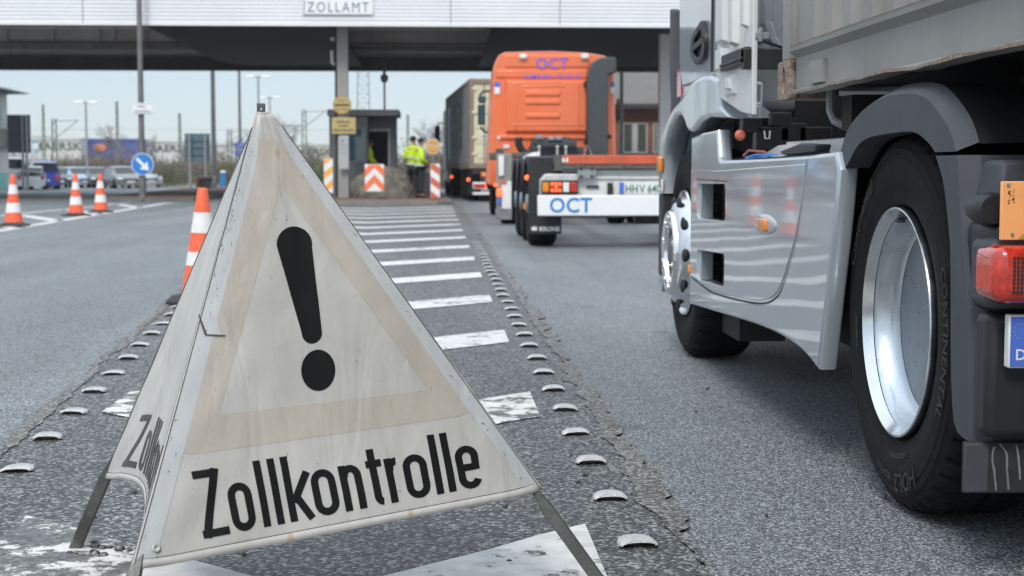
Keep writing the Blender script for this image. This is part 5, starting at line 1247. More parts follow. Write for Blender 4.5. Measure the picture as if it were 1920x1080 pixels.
s = MB(); s.box(bx + .1, bx + .42, by - .075, by - .06, .39, .5); s.build('tail_lamp', M['redlens'], tk)
s = MB(); s.box(bx + .42, bx + .6, by - .075, by - .06, .39, .5); s.build('tail_lamp', M['redlit'], tk)
for (x_, y_, z_, k) in ((.0, .6, .62, 'redlit'), (-.02, 8.4, .66, 'redlit'), (-.05, 12.1, .86, 's_yellow')):
    s = MB(); s.ell((bx + x_, by + y_, z_), .05, 8, 6); s.build('position_lamp', M[k], tk)
s = MB(); s.box(bx + .02, bx + 2.42, by + 12.3, by + 14.4, .45, 3.1); s.build('cab', M['white'], tk, bevel=.1)
s = MB(); s.tube([(bx + .02, by + 14.0, 2.6), (bx - .15, by + 14.1, 2.62), (bx - .2, by + 14.1, 2.5)], .025, 6); s.box(bx - .30, bx - .12, by + 14.0, by + 14.15, 1.9, 2.5); s.build('mirror', M['mud'], tk, bevel=.02)
tk.rotation_euler.z = rz
# ================================================================== CUSTOMS CANOPY
YF_ = 44.0; zf = P(640, 45, Y=YF_).z
cano = thing('customs_canopy', (-2, 52, 0), 'long flat canopy with white ribbed fascia lettered ZOLLAMT spanning the lanes', 'canopy')
s = MB(); prof = []; z = zf; 
while z < zf + 3.2:
    prof += [(YF_ + .035, z), (YF_, z + .01), (YF_, z + .076), (YF_ + .035, z + .088)]; z += .106
s.grid([[(x, y, zz) for y, zz in prof] for x in (-45, -31, 26)]); s.build('fascia', M['fascia'], cano, smooth=25, recalc=False)
s = MB(); s.box(-45, 26, YF_ - .03, YF_ + .08, zf - .06, zf - .002); s.box(-45, 26, YF_ + .045, YF_ + .09, zf, zf + 3.3); s.build('fascia_trim', M['white'], cano)
s = MB()
for px in (262, 1050, 155, 845): a = P(px, 20, Y=YF_ - .002); s.box(a.x - .012, a.x + .012, YF_ - .004, YF_ + .03, zf, zf + 3.2)
s.build('panel_joint', M['steel'], cano)
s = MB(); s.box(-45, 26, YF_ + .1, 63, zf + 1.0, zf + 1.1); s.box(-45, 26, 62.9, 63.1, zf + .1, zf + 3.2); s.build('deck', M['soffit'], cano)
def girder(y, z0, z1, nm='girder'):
    s = MB(); s.box(-45, 26, y - .01, y + .01, z0 + .03, z1); fl_ = MB(); fl_.box(-45, 26, y - .16, y + .16, z0, z0 + .03); fl_.build('flange', M['dgrey'], cano, smooth=0)  # webs coloured light, flanges dark, painting lit and shaded steel
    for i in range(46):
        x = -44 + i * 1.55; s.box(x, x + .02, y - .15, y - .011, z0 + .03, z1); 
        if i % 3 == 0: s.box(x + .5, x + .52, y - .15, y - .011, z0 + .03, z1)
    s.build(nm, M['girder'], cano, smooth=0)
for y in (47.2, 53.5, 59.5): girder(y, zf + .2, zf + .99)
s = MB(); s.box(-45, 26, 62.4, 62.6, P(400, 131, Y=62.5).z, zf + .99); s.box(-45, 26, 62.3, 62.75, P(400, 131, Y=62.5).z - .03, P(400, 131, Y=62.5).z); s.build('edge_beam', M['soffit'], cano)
for x0, x1 in ((P(262, 60, Y=46).x, P(630, 60, Y=46).x), (P(925, 60, Y=46).x, 26)):
    s = MB(); s.prism([(x0, zf + .18), (x0 + (1.2 if x0 < -5 else 0), zf + .02), (x1, zf + .02), (x1, zf + .18)], 'y', 45, 62.2); s.build('dark_soffit_slab', M['dark'], cano)  # black slabs added under the deck to paint its darkest stretches
s = MB()
for y in (49, 54, 58.5): s.tube([(-45, y, zf + .35), (26, y, zf + .35)], .07, 8)
s.build('pipe', M['girder'], cano)
s = MB(); a = q(631, 40, 45); b = q(651.5, 40, 45); s.box(a.x, b.x, 45, 45.32, .08, zf + .9); s.build('column', M['column'], cano, bevel=.01)
s = MB(); s.box(a.x - .07, a.x - .005, 45.1, 45.25, .08, zf + .5); s.build('column_strip', M['dark'], cano)  # narrow black strip along the left side of the column
s = MB(); s.tube([q(622, 95, 45.2), q(623, 118, 45.2), q(630, 122, 45.2)], .05, 8); pbox(s, 619, 70, 627, 76, 45.2, .2); s.build('pipe_elbow', M['column_w'], cano)
s = MB(); a = q(1238, 60, 47); b = q(1259, 60, 47); s.box(a.x, b.x, 47, 47.35, 0, zf + .9); s.build('column', M['column_w'], cano, bevel=.01)
s = MB(); pbox(s, 567, -12, 700, 27.5, YF_ - .06, .05); sg = s.build('name_board', M['white'], cano, bevel=.008)
s = MB(); pbox(s, 569, 0, 571.5, 25, YF_ - .064, .01); pbox(s, 567.5, 26, 699.5, 27.3, YF_ - .064, .01); s.build('board_rim', M['steel'], sg)
s = MB(); text_on(s, 'ZOLLAMT', q(634, 22.5, YF_ - .064), (1, 0, 0), (0, 0, 1), .40, 0, 1.3, .80); s.build('lettering', M['s_back'], sg)

# ================================================================== BOOTH
bo = thing('customs_booth', (q(680, 300, 48).x, 48, .09), 'small flat-roofed grey booth with window and open dark doorway', 'booth')
YB_ = 46.6
s = MB(); a = q(617, 217, YB_); b = q(690, 372, YB_); c = q(741, 217, YB_)
s.box(a.x, b.x, YB_, YB_ + .08, q(0, 303, YB_).z, a.z) if False else None
wx0, wx1, wz0, wz1 = q(629, 0, YB_).x, q(680, 0, YB_).x, q(650, 302, YB_).z, q(650, 243, YB_).z
top = a.z
s.box(a.x, wx0, YB_, YB_ + .08, .086, top); s.box(wx1, b.x, YB_, YB_ + .08, .086, top); s.box(wx0, wx1, YB_, YB_ + .08, .086, wz0); s.box(wx0, wx1, YB_, YB_ + .08, wz1, top)
s.box(a.x, a.x + .08, YB_ + .08, YB_ + 2.2, .086, top); s.box(b.x - .08, b.x, YB_ + .08, YB_ + .7, .086, top)
s.box(a.x + .08, c.x, YB_ + 2.12, YB_ + 2.2, .086, top); s.box(c.x - .08, c.x, YB_ + .7, YB_ + 2.12, .086, top)
dx0, dx1, dz1 = q(691, 0, YB_ + .7).x, q(726, 0, YB_ + .7).x, q(700, 246, YB_ + .7).z
s.box(dx1, c.x - .08, YB_ + .7, YB_ + .78, .086, top); s.box(b.x, dx1, YB_ + .7, YB_ + .78, dz1, top)
k = 0
while a.x + .2 * k < b.x: s.box(a.x + .2 * k, a.x + .2 * k + .012, YB_ - .006, YB_ + .001, .09, top - .02) if not (wx0 - .05 < a.x + .2 * k < wx1 + .05) else None; k += 1
s.build('wall', M['booth'], bo, smooth=0)
s = MB(); a = q(613, 205, YB_ - .1); s.box(a.x, q(748, 205, YB_ - .1).x, YB_ - .1, YB_ + 2.3, top, a.z); s.build('roof', M['booth_l'], bo, bevel=.01)
s = MB(); e = .05; s.box(wx0 - e, wx1 + e, YB_ - .02, YB_ + .0, wz1, wz1 + e); s.box(wx0 - e, wx1 + e, YB_ - .02, YB_, wz0 - e, wz0); s.box(wx0 - e, wx0, YB_ - .02, YB_, wz0, wz1); s.box(wx1, wx1 + e, YB_ - .02, YB_, wz0, wz1); wf = s.build('window', M['booth_l'], bo)
s = MB(); s.box(wx0, wx1, YB_ + .03, YB_ + .045, wz0, wz1); s.build('pane', mat('blue_green_glass', (.05, .1, .12), .06, var=.3, vs=2, spec=.9), wf)
s = MB(); s.box(dx1, dx1 + .07, YB_ + .66, YB_ + .699, .09, dz1 + .07); s.box(dx0, dx1, YB_ + .66, YB_ + .699, dz1, dz1 + .07); s.build('door_frame', M['steel'], bo)
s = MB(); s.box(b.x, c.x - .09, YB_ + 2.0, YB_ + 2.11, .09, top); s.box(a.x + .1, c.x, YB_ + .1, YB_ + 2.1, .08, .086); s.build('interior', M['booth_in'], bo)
pst = thing('antenna_pole', (q(721, 205, 47).x, 47, top + .2), 'thin pole with a round lantern on the booth roof', 'pole')
s = MB(); x = q(721, 205, 47).x; s.tube([(x, 47, top + .1), (x, 47, q(721, 152, 47).z)], .035, 8); s.build('pole', M['steel'], pst)
s = MB(); z = q(721, 147, 47).z; s.lathe([(.03, -.14), (.10, -.08), (.12, .0), (.11, .09), (.05, .12), (.01, .5)], (x, 47, z), 'z', 16); s.build('lantern', M['grime'], pst)

# ---- signs on the column
x = q(641, 0, 44.9).x
st = thing('customs_sign', (x, 44.9, q(641, 197, 44.9).z), 'round faded yellow customs sign with a black bar, on the canopy column', 'sign')
c = q(641.5, 197, 44.9)
s = MB(); s.lathe([(0, -.012), (.262, -.012), (.268, 0), (.26, .02), (0, .02)], c, 'y', 40); s.build('rim', M['yellow_rim'], st)
s = MB(); s.lathe([(0, -.018), (.235, -.018), (.235, -.012)], c, 'y', 40); s.build('face', M['yellow'], st)
s = MB(); s.box(c.x - .21, c.x + .21, c.y - .024, c.y - .018, c.z - .022, c.z + .022); s.build('bar', M['ink'], st)
s = MB(); text_on(s, 'ZOLL', c + Vector((0, -.021, .085)), (1, 0, 0), (0, 0, 1), .11, 0, 1, .9); text_on(s, 'DOUANE', c + Vector((0, -.021, -.15)), (1, 0, 0), (0, 0, 1), .10, 0, 1, .85); s.build('lettering', M['grime'], st)
st = thing('notice_sign', (x, 44.85, q(641, 237, 44.85).z), 'rectangular faded yellow notice with three lines of print, on the canopy column', 'sign')
s = MB(); pbox(s, 622, 220, 667, 251, 44.88, .03); s.build('panel', M['yellow'], st, bevel=.006)
s = MB()
def scrawl(mb, x0, x1, py, h, Y, k, seed):
    random.seed(seed); px = x0
    while px < x1:
        w_ = random.uniform(.6, 1.3) * k; a = random.choice([1, 1, .7, 1.25]); pbox(mb, px, py - h * a, min(px + w_, x1), py, Y, .004); px += w_ * 1.35
scrawl(s, 632, 657, 230, 3, 44.874, 1.6, 1); scrawl(s, 635, 653, 237.5, 3, 44.874, 1.6, 2); scrawl(s, 625, 663, 246, 3.4, 44.874, 1.7, 3); s.build('print', M['grime'], st)
st = thing('notice_board', (x, 44.8, 1.5), 'tall white notice sheet hanging on the column in front of the booth', 'notice')
s = MB(); pbox(s, 635, 254, 654, 317, 44.8, .03); s.build('panel', M['cgrey'] if False else mat('grey_white_sheet', (.42, .42, .42), .6, var=.05), st)
s = MB(); pbox(s, 639, 262, 645, 267, 44.795, .004); scrawl(s, 637, 652, 273, 1.5, 44.795, .8, 5); scrawl(s, 637, 651, 280, 1.2, 44.795, .8, 6); scrawl(s, 637, 650, 288, 1.2, 44.795, .8, 7); s.build('print', M['steel'], st)

# ---- boulder
random.seed(4); s = MB(); s.ell((0, 0, 0), 1, 64, 40); a = q(652, 340, 43.2); b = q(783, 340, 43.2); cxb = (a.x + b.x) / 2; hw = (b.x - a.x) / 2; hb = q(700, 312, 43).z - .09
vv = []
for v in s.v:
    k = 1 + .16 * noise.noise(v * 1.4 + Vector((3, 1, 0))) + .07 * noise.noise(v * 3.5) + .025 * noise.noise(v * 9)
    sq_ = 1 + .13 * (abs(v.x * v.z) + abs(v.x * v.y)); skew = .12 * v.x * (1 if v.x > 0 else .3)
    vv.append(Vector((cxb + v.x * hw * .93 * k * sq_, 43.9 + v.y * .72 * k, .05 + max(-.05, (v.z * hb * .98 * k) * sq_ * (1 - .22 * max(0, v.x) ** 2)))))
s.v = vv; tag(s.build('boulder', M['stone'], smooth=60), 'big brown boulder on the paved island in front of the booth', 'boulder')
# ---- chevron marker board and striped beacons
def board(name, px0, py0, px1, py1, Y, label, cat, draw, post=None, back='white'):
    a = q(px0, py0, Y); b = q(px1, py1, Y); t = thing(name, ((a.x + b.x) / 2, Y, .09), label, cat)
    s = MB(); s.box(a.x, b.x, Y, Y + .03, b.z, a.z); s.build('panel', M[back], t, bevel=.006)
    draw(t, a.x, b.x, b.z, a.z, Y - .004)
    s = MB(); xm = (a.x + b.x) / 2; s.tube([(xm, Y + .05, .06), (xm, Y + .05, (a.z + b.z) / 2)], .03, 8); s.build('post', M['pole_d'], t)
    return t
def clip_poly(poly, x0, x1, z0, z1):
    def cl(ps, f, g):
        o = []
        for i in range(len(ps)):
            p, r_ = ps[i - 1], ps[i]; fp, fr = f(p), f(r_)
            if fp * fr < 0: t = fp / (fp - fr); o.append((p[0] + (r_[0] - p[0]) * t, p[1] + (r_[1] - p[1]) * t))
            if fr >= 0: o.append(r_)
        return o
    for f in (lambda p: p[0] - x0, lambda p: x1 - p[0], lambda p: p[1] - z0, lambda p: z1 - p[1]):
        poly = cl(poly, f, None)
        if not poly: return poly
    return poly
def chev(t, x0, x1, z0, z1, Y):
    xm = (x0 + x1) / 2; h = z1 - z0; dx = (x1 - x0) / 2; r_ = h * .31
    for zz, th in ((z0 + h * .38, h * .25), (z0 + h * .93, h * .6)):
        s = MB(); s.add([(x, Y, z) for x, z in clip_poly([(x0, zz - r_), (xm, zz + h * .12 if False else zz - r_ + dx * 1.08), (x1, zz - r_), (x1, zz - r_ + th), (xm, zz - r_ + dx * 1.08 + th), (x0, zz - r_ + th)], x0 + .01, x1 - .01, z0 + .01, z1 - .01)] if False else [], [])
    # two orange chevrons, apex up
    for za in (z0 + h * .62, z0 + h * 1.18):
        L_ = clip_poly([(x0, za - dx * 1.05), (xm, za), (xm, za - h * .3), (x0, za - dx * 1.05 - h * .3)], x0, xm, z0 + .012, z1 - .012); R_ = clip_poly([(xm, za), (x1, za - dx * 1.05), (x1, za - dx * 1.05 - h * .3), (xm, za - h * .3)], xm, x1, z0 + .012, z1 - .012)
        s = MB()
        for pl_ in (L_, R_):
            if len(pl_) > 2: s.add([(x, Y, z) for x, z in pl_], [list(range(len(pl_)))])
        if s.v: s.build('chevron', M['s_orange'], t, recalc=False)
def stripes(key, slope):
    def f(t, x0, x1, z0, z1, Y):
        s = MB(); w_ = x1 - x0; p = w_ * 1.55; z = z0 - 2 * p
        while z < z1 + p:
            pl_ = clip_poly([(x0, z), (x1, z + slope * w_), (x1, z + slope * w_ + p / 2), (x0, z + p / 2)], x0 + .006, x1 - .006, z0 + .006, z1 - .006)
            if len(pl_) > 2: s.add([(x, Y, zz) for x, zz in pl_], [list(range(len(pl_)))])
            z += p
        s.build('stripes', M[key], t, recalc=False)
    return f
board('marker_board', 684, 308, 720, 359, 42.2, 'square orange and white chevron board in front of the boulder', 'road sign', chev)
board('striped_beacon', 607, 297, 624.5, 362, 42.5, 'upright amber and white striped beacon at the left of the booth', 'beacon', stripes('s_yellow', .75))
board('striped_beacon', 807, 307, 825, 371, 41.5, 'upright faded red and white striped beacon at the right kerb by the officers', 'beacon', stripes('s_red', -.75))
t = thing('barrier_box', (q(790, 340, 45).x, 45, .09), 'low grey barrier housing behind the two officers', 'barrier housing')
s = MB(); pbox(s, 786, 326, 815, 372, 45.0, .6); s.build('housing', M['booth_l'], t, bevel=.02)
s = MB(); a = q(784, 319, 44.95); b = q(816, 326, 44.95); s.box(a.x, b.x, 44.95, 45.65, b.z, a.z); s.build('lid', M['cont_grey'], t, bevel=.02)
t = thing('stop_sign', (q(812, 290, 46).x, 46, .09), 'octagonal amber STOP sign on a post beside the container truck', 'sign')
c = q(811.5, 275, 46); oc = lambda r_: [(c.x + r_ * math.cos(R(22.5 + 45 * k)), c.z + r_ * math.sin(R(22.5 + 45 * k))) for k in range(8)]
s = MB(); s.prism(oc(.245), 'y', 46, 46.03); s.build('panel', M['white'], t)
s = MB(); s.prism(oc(.215), 'y', 45.994, 45.999); s.build('face', M['s_yellow'], t)
s = MB(); text_on(s, 'STOP', (c.x, 45.99, c.z - .06), (1, 0, 0), (0, 0, 1), .17, .002, 1, .85); s.build('lettering', M['white'], t)
s = MB(); s.tube([(c.x, 46.06, .08), (c.x, 46.06, c.z)], .03, 8); s.build('post', M['steel'], t)

# ================================================================== OFFICERS
def skin_mesh(vs, es, sub=1):
    me = bpy.data.meshes.new('s'); me.from_pydata([v[:3] for v in vs], es, []); ob = bpy.data.objects.new('s', me); col.objects.link(ob)
    md = ob.modifiers.new('Skin', 'SKIN'); md.use_smooth_shade = True; md.branch_smoothing = .4
    for i, v in enumerate(vs):
        r_ = v[3] if isinstance(v[3], tuple) else (v[3], v[3]); me.skin_vertices[0].data[i].radius = r_
    me.skin_vertices[0].data[0].use_root = True
    if sub: sm_ = ob.modifiers.new('Sub', 'SUBSURF'); sm_.levels = sub; sm_.render_levels = sub
    dg = bpy.context.evaluated_depsgraph_get(); dg.update()
    out = bpy.data.meshes.new_from_object(ob.evaluated_get(dg)); bpy.data.objects.remove(ob); bpy.data.meshes.remove(me)
    return out
def put(me, name, m, parent):
    me.materials.clear(); me.materials.append(m); me.name = name
    o = bpy.data.objects.new(name, me); col.objects.link(o); o.parent = parent; me.polygons.foreach_set('use_smooth', [True] * len(me.polygons)); return o
def officer(loc, rz, label, scale=1.0, bend=.0, arm=(.25, .02, .98)):
    """a standing person, local +Y is forward"""
    t = thing('person', loc, label, 'person')
    hx = .095; sx = .185
    V = []; E = []
    def v(x, y, z, r_): V.append((x, y, z, r_)); return len(V) - 1
    pel = v(0, 0, .95, (.15, .11)); wa = v(0, .0, 1.1, (.135, .1)); chn = v(0, -.01, 1.3, (.165, .115)); nb = v(0, -.01 + bend * .2, 1.46, (.06, .06)); nk = v(0, .01 + bend * .4, 1.52, (.052, .055)); hd_ = v(0, .03 + bend, 1.60, (.07, .085)); tp = v(0, .025 + bend, 1.69, (.062, .08))
    E += [(pel, wa), (wa, chn), (chn, nb), (nb, nk), (nk, hd_), (hd_, tp)]
    hands = []
    for s_ in (-1, 1):
        h = v(s_ * hx, 0, .88, .088); kn = v(s_ * (hx + .01), .015, .5, .058); an = v(s_ * (hx + .015), -.02, .09, .042); to = v(s_ * (hx + .03), .13, .045, .036)
        E += [(pel, h), (h, kn), (kn, an), (an, to)]
        sh_ = v(s_ * sx, -.01, 1.41, .06); el = v(s_ * (sx + .07), -.05, 1.13, .045); wr = v(s_ * arm[1] * 4 if False else s_ * (sx - .03), arm[0] * .8, arm[2] + .04, .03); pa = v(s_ * (sx - .07), arm[0], arm[2], (.038, .018))
        E += [(chn, sh_), (sh_, el), (el, wr), (wr, pa)]
        for j, (dx, ln_) in enumerate(((-.03, .06), (-.01, .075), (.01, .08), (.03, .068))):
            f1 = v(s_ * (sx - .07) + dx, arm[0] + ln_ * .55, arm[2] - .012, .0095); f2 = v(s_ * (sx - .075) + dx, arm[0] + ln_ * .9, arm[2] - .045, .008); E += [(pa, f1), (f1, f2)]
        th_ = v(s_ * (sx - .12), arm[0] + .01, arm[2] + .01, .01); th2 = v(s_ * (sx - .14), arm[0] + .04, arm[2] - .005, .008); E += [(pa, th_), (th_, th2)]
    put(skin_mesh(V, E), 'body', M['skin'], t)
    # clothes follow the same joints
    J = [(0, -.0, .86, (.185, .14)), (0, 0, 1.05, (.18, .135)), (0, -.01, 1.28, (.20, .15)), (0, 0, 1.45, (.10, .09)), (0, .01 + bend * .3, 1.50, (.075, .07))]; JE = [(0, 1), (1, 2), (2, 3), (3, 4)]
    for s_ in (-1, 1):
        k = len(J); J += [(s_ * sx, -.01, 1.40, .085), (s_ * (sx + .075), -.05, 1.13, .068), (s_ * (sx - .02), arm[0] * .72, arm[2] + .05, .05)]; JE += [(2, k), (k, k + 1), (k + 1, k + 2)]
    jk = put(skin_mesh(J, JE), 'jacket', M['hivis'], t)
    for z0, rr_ in ((.93, (.19, .145)), (1.12, (.19, .145))):
        s = MB(); s.grid([[(rr_[0] * 1.03 * math.cos(2 * math.pi * k / 24), rr_[1] * 1.06 * math.sin(2 * math.pi * k / 24) - .004, z0 + dz) for k in range(25)] for dz in (0, .05)])
        me = bpy.data.meshes.new('reflective_band'); me.from_pydata([tuple(p) for p in s.v], [], s.f); put(me, 'reflective_band', M['reflect'], jk)
    T = [(0, 0, .93, (.16, .125))]; TE = []
    for s_ in (-1, 1):
        k = len(T); T += [(s_ * hx, 0, .85, .105), (s_ * (hx + .01), .012, .5, .08), (s_ * (hx + .015), -.015, .1, .068)]; TE += [(0, k), (k, k + 1), (k + 1, k + 2)]
    put(skin_mesh(T, TE), 'trousers', M['trouser'], t)
    S_ = []
    for s_ in (-1, 1):
        put(skin_mesh([(s_ * (hx + .015), -.06, .05, .05), (s_ * (hx + .02), .05, .05, (.05, .045)), (s_ * (hx + .03), .16, .035, (.045, .032))], [(0, 1), (1, 2)]), 'shoe', M['hair'], t)
    s = MB(); s.ell((0, .018 + bend, 1.665), (.088, .108, .085), 16, 10); s.v = [p if p.y < .06 + bend or p.z > 1.66 else Vector((p.x, p.y - .03, max(p.z, 1.66))) for p in s.v]
    me = bpy.data.meshes.new('hair'); me.from_pydata([tuple(p) for p in s.v], [], s.f); put(me, 'hair', M['hair'], t)
    s = MB(); s.tube([(0, .105 + bend, 1.60), (0, .128 + bend, 1.575)], .013, 6); me = bpy.data.meshes.new('nose'); me.from_pydata([tuple(p) for p in s.v], [], s.f); put(me, 'nose', M['skin'], t)
    for s_ in (-1, 1):
        s = MB(); s.ell((s_ * .03, .104 + bend, 1.615), .01, 8, 6); me = bpy.data.meshes.new('eye'); me.from_pydata([tuple(p) for p in s.v], [], s.f); put(me, 'eye', M['hair'], t)
        s = MB(); s.ell((s_ * .082, .02 + bend, 1.605), (.014, .022, .03), 8, 6); me = bpy.data.meshes.new('ear'); me.from_pydata([tuple(p) for p in s.v], [], s.f); put(me, 'ear', M['skin'], t)
    s = MB(); s.box(-.022, .022, .103 + bend, .109 + bend, 1.553, 1.561); me = bpy.data.meshes.new('mouth'); me.from_pydata([tuple(p) for p in s.v], [], s.f); put(me, 'mouth', M['redcloth'], t)
    t.rotation_euler.z = rz; t.scale = (scale,) * 3
    return t
officer((q(785, 0, 44.4).x, 44.4, .085), R(-62), 'officer in yellow hi-vis jacket, head bowed, nearer of the pair outside the booth', .985, .035)
officer((q(772.5, 0, 45.3).x, 45.3, .085), R(-35), 'officer in yellow hi-vis jacket half hidden behind the other officer beside the booth', 1.03)
officer((q(691, 0, 47.4).x, 47.4, .085), R(-80), 'officer in yellow hi-vis jacket standing inside the booth doorway', 1.0)
# ================================================================== BACKGROUND
def gp(px, Y): return P(px, 300, Y=Y).x
def post_thing(name, px, Y, top_py, r_, label, cat, m='pole_d', group=None):
    x = gp(px, Y); z0 = gz(x, Y); t = thing(name, (x, Y, z0), label, cat, group); return t, x, z0, P(px, top_py, Y=Y).z
# tall post with the blue arrow sign
x = P(267.5, 370, Y=43.6).x
t = thing('lamp_post', (x, 43.6, .08), 'tall brown-grey lamp post rising past the canopy from the left paved island', 'lamp post')
s = MB(); s.tube([(x, 43.6, .06), (x, 43.6, 3), (x, 43.6, 9.5)], [.085, .078, .06], 14); s.build('pole', M['pole_d'], t)
s = MB(); s.tube([(x, 43.6, .06), (x, 43.6, .7)], .1, 14); s.box(x - .05, x + .05, 43.495, 43.52, .35, .62); s.build('pole_base', M['pole_d'], t)
t = thing('arrow_sign', (x, 43.45, P(267, 308, Y=43.45).z), 'round blue sign with white arrow pointing down right, on the tall post', 'road sign')
c = P(267.3, 308, Y=43.45); r_ = 20.5 / 2884 * 43.4
s = MB(); s.lathe([(0, 0), (r_, 0), (r_, .03), (0, .03)], c, 'y', 40); s.build('rim', M['white'], t)
s = MB(); s.lathe([(0, -.006), (r_ * .94, -.006), (r_ * .94, .0)], c, 'y', 40); s.build('face', M['s_blue'], t)
s = MB(); d = Vector((.707, 0, -.707)); n_ = Vector((.707, 0, .707)); o = c + Vector((0, -.01, 0))
s.add([o - d * r_ * .75 + n_ * .04, o + d * r_ * .15 + n_ * .04, o + d * r_ * .1 + n_ * .15, o + d * r_ * .8, o + d * r_ * .1 - n_ * .15, o + d * r_ * .15 - n_ * .04, o - d * r_ * .75 - n_ * .04], [(0, 1, 2, 3, 4, 5, 6)]); s.build('arrow', M['white'], t, recalc=False)
t = thing('plate_sign', (x, 43.45, P(267, 203, Y=43.45).z), 'small white rectangular plate sign high on the tall post', 'road sign')
s = MB(); pbox(s, 248, 193, 287, 214, 43.45, .03); s.build('panel', M['white'], t, bevel=.01)
s = MB(); pbox(s, 249.5, 194.5, 285.5, 195.3, 43.445, .004); pbox(s, 249.5, 211.7, 285.5, 212.5, 43.445, .004); s.build('rim_line', M['steel'], t)
s = MB(); scrawl(s, 259, 273, 201.5, 3, 43.445, 2, 21); scrawl(s, 252, 283, 210, 3, 43.445, 2, 22); s.build('print', M['steel'], t)
# tall plain posts beyond the canopy
for px, Y, w_, py0, lb in ((401, 71, .115, 60, 'thick dark lamp post behind the canopy beside the pale skip'), (450.5, 82, .085, 80, 'thin dark lamp post between the canopy and the blue square sign')):
    t, x, z0, zt = post_thing('lamp_post', px, Y, py0, .1, lb, 'lamp post'); s = MB(); s.tube([(x, Y, z0), (x, Y, zt)], [w_, w_ * .8], 12); s.build('pole', M['pole_d'], t)
    s = MB(); s.tube([(x, Y, zt), (x + .2, Y, zt + .3), (x + 1.2, Y, zt + .4)], .05, 8); s.box(x + 1.1, x + 1.9, Y - .12, Y + .12, zt + .35, zt + .48); s.build('lamp_head', M['steel'], t)
for px, Y, py, w_, lb in ((163, 118, 192, 17, 'double-headed grey lamp post above the parked cars'), (486, 120, 144, 20, 'double-headed lamp post behind the pyramid tip, taller of two'), (507, 150, 183, 17, 'double-headed lamp post behind the pyramid tip, shorter of two')):
    t, x, z0, zt = post_thing('lamp_post', px, Y, py, .1, lb, 'lamp post', group='double-headed lamp posts'); hw = w_ / 2884 * Y
    s = MB(); s.tube([(x, Y, z0), (x, Y, zt)], [.11, .07], 10); s.tube([(x - hw, Y, zt), (x + hw, Y, zt)], .05, 6); s.build('pole', M['steel'], t)
    for k in (-1, 1):
        s = MB(); s.tbox(x + k * hw * .75 - .38, x + k * hw * .75 + .38, Y - .18, Y + .18, zt - .06, zt + .12, .08, .05); s.build('lamp_head', M['cone_w'], t, bevel=.03)
x = gp(1164.5, 63.5); t = thing('lamp_post', (x, 63.5, gz(x, 63.5)), 'slim grey post just right of the orange cab before the brick house', 'post'); s = MB(); s.tube([(x, 63.5, -.05), (x, 63.5, 6.2)], .085, 10); s.build('pole', M['steel'], t); s = MB(); s.box(x - .15, x + .15, 63.35, 63.65, -.05, .04); s.build('foot', M['steel'], t)

# backs of the big direction signs
def sign_back(px0, py0, px1, py1, Y, posts, label, m):
    a = P(px0, py0, Y=Y); b = P(px1, py1, Y=Y); x = (a.x + b.x) / 2; t = thing('direction_sign', (x, Y, gz(x, Y)), label, 'road sign')
    s = MB(); s.box(a.x, b.x, Y, Y + .05, b.z, a.z); n_ = 4
    for k in range(1, n_): z = b.z + (a.z - b.z) * k / n_; s.box(a.x, b.x, Y - .05, Y, z - .03, z + .03)
    s.build('panel', M[m], t)
    for px in posts:
        xp = gp(px, Y); s = MB(); s.tube([(xp, Y - .12, gz(xp, Y) - .05), (xp, Y - .12, a.z - .05)], .075, 10); s.build('post', M['steel'], t)
sign_back(346, 250, 394, 303, 76, (357, 386), 'blue-grey back of a direction sign on two posts beside the pale skip', 's_back')
sign_back(13, 215, 58, 287, 92, (44, 52), 'tall dark back of a direction sign over the parked vans', 's_backd')
# blue customs sign with a ring of stars
Y = 70; a = P(441, 268, Y=Y); b = P(464, 293, Y=Y); x = (a.x + b.x) / 2; t = thing('border_sign', (x, Y, gz(x, Y)), 'square blue sign with a ring of pale stars, left of the pyramid tip', 'road sign')
s = MB(); s.box(a.x, b.x, Y, Y + .04, b.z, a.z); s.build('panel', M['eu'], t, bevel=.01)
s = MB(); cz = (a.z + b.z) / 2
for k in range(12):
    an = 2 * math.pi * k / 12; qx, qz = x + .2 * math.cos(an), cz + .2 * math.sin(an)
    s.add([(qx + (.05 if j % 2 == 0 else .022) * math.sin(math.pi * j / 5), Y - .008, qz + (.05 if j % 2 == 0 else .022) * math.cos(math.pi * j / 5)) for j in range(10)], [list(range(10))])
s.box(x - .1, x + .1, Y - .01, Y - .002, cz - .03, cz + .03); s.build('stars', M['cone_w'], t)
for px in (441.5, 452): xp = gp(px, Y); s = MB(); s.tube([(xp, Y + .1, gz(xp, Y)), (xp, Y + .1, a.z)], .035, 8); s.build('post', M['steel'], t)
# pale skip and small blue things on the far verge
x = gp(388, 68); t = thing('skip', (x, 68, gz(x, 68)), 'pale grey skip at the foot of the thick dark lamp post', 'skip')
s = MB(); a = P(373, 331, Y=68); b = P(402, 353, Y=68); s.add([(a.x + .08, 67.6, b.z), (b.x - .1, 67.6, b.z), (b.x - .1, 68.6, b.z), (a.x + .08, 68.6, b.z), (a.x, 67.5, a.z), (b.x, 67.5, a.z), (b.x, 68.7, a.z), (a.x, 68.7, a.z)], [(3, 2, 1, 0), (0, 1, 5, 4), (1, 2, 6, 5), (2, 3, 7, 6), (3, 0, 4, 7)]); s.build('tub', M['cont_grey'], t, solid=.03)
s = MB(); s.box(a.x - .03, b.x + .03, 67.46, 67.52, a.z - .05, a.z + .02); s.build('rim', M['column_w'], t)
s = MB(); s.box(a.x - .04, a.x + .08, 67.4, 67.5, b.z + .05, a.z - .15); s.build('reflector', M['s_red'], t)
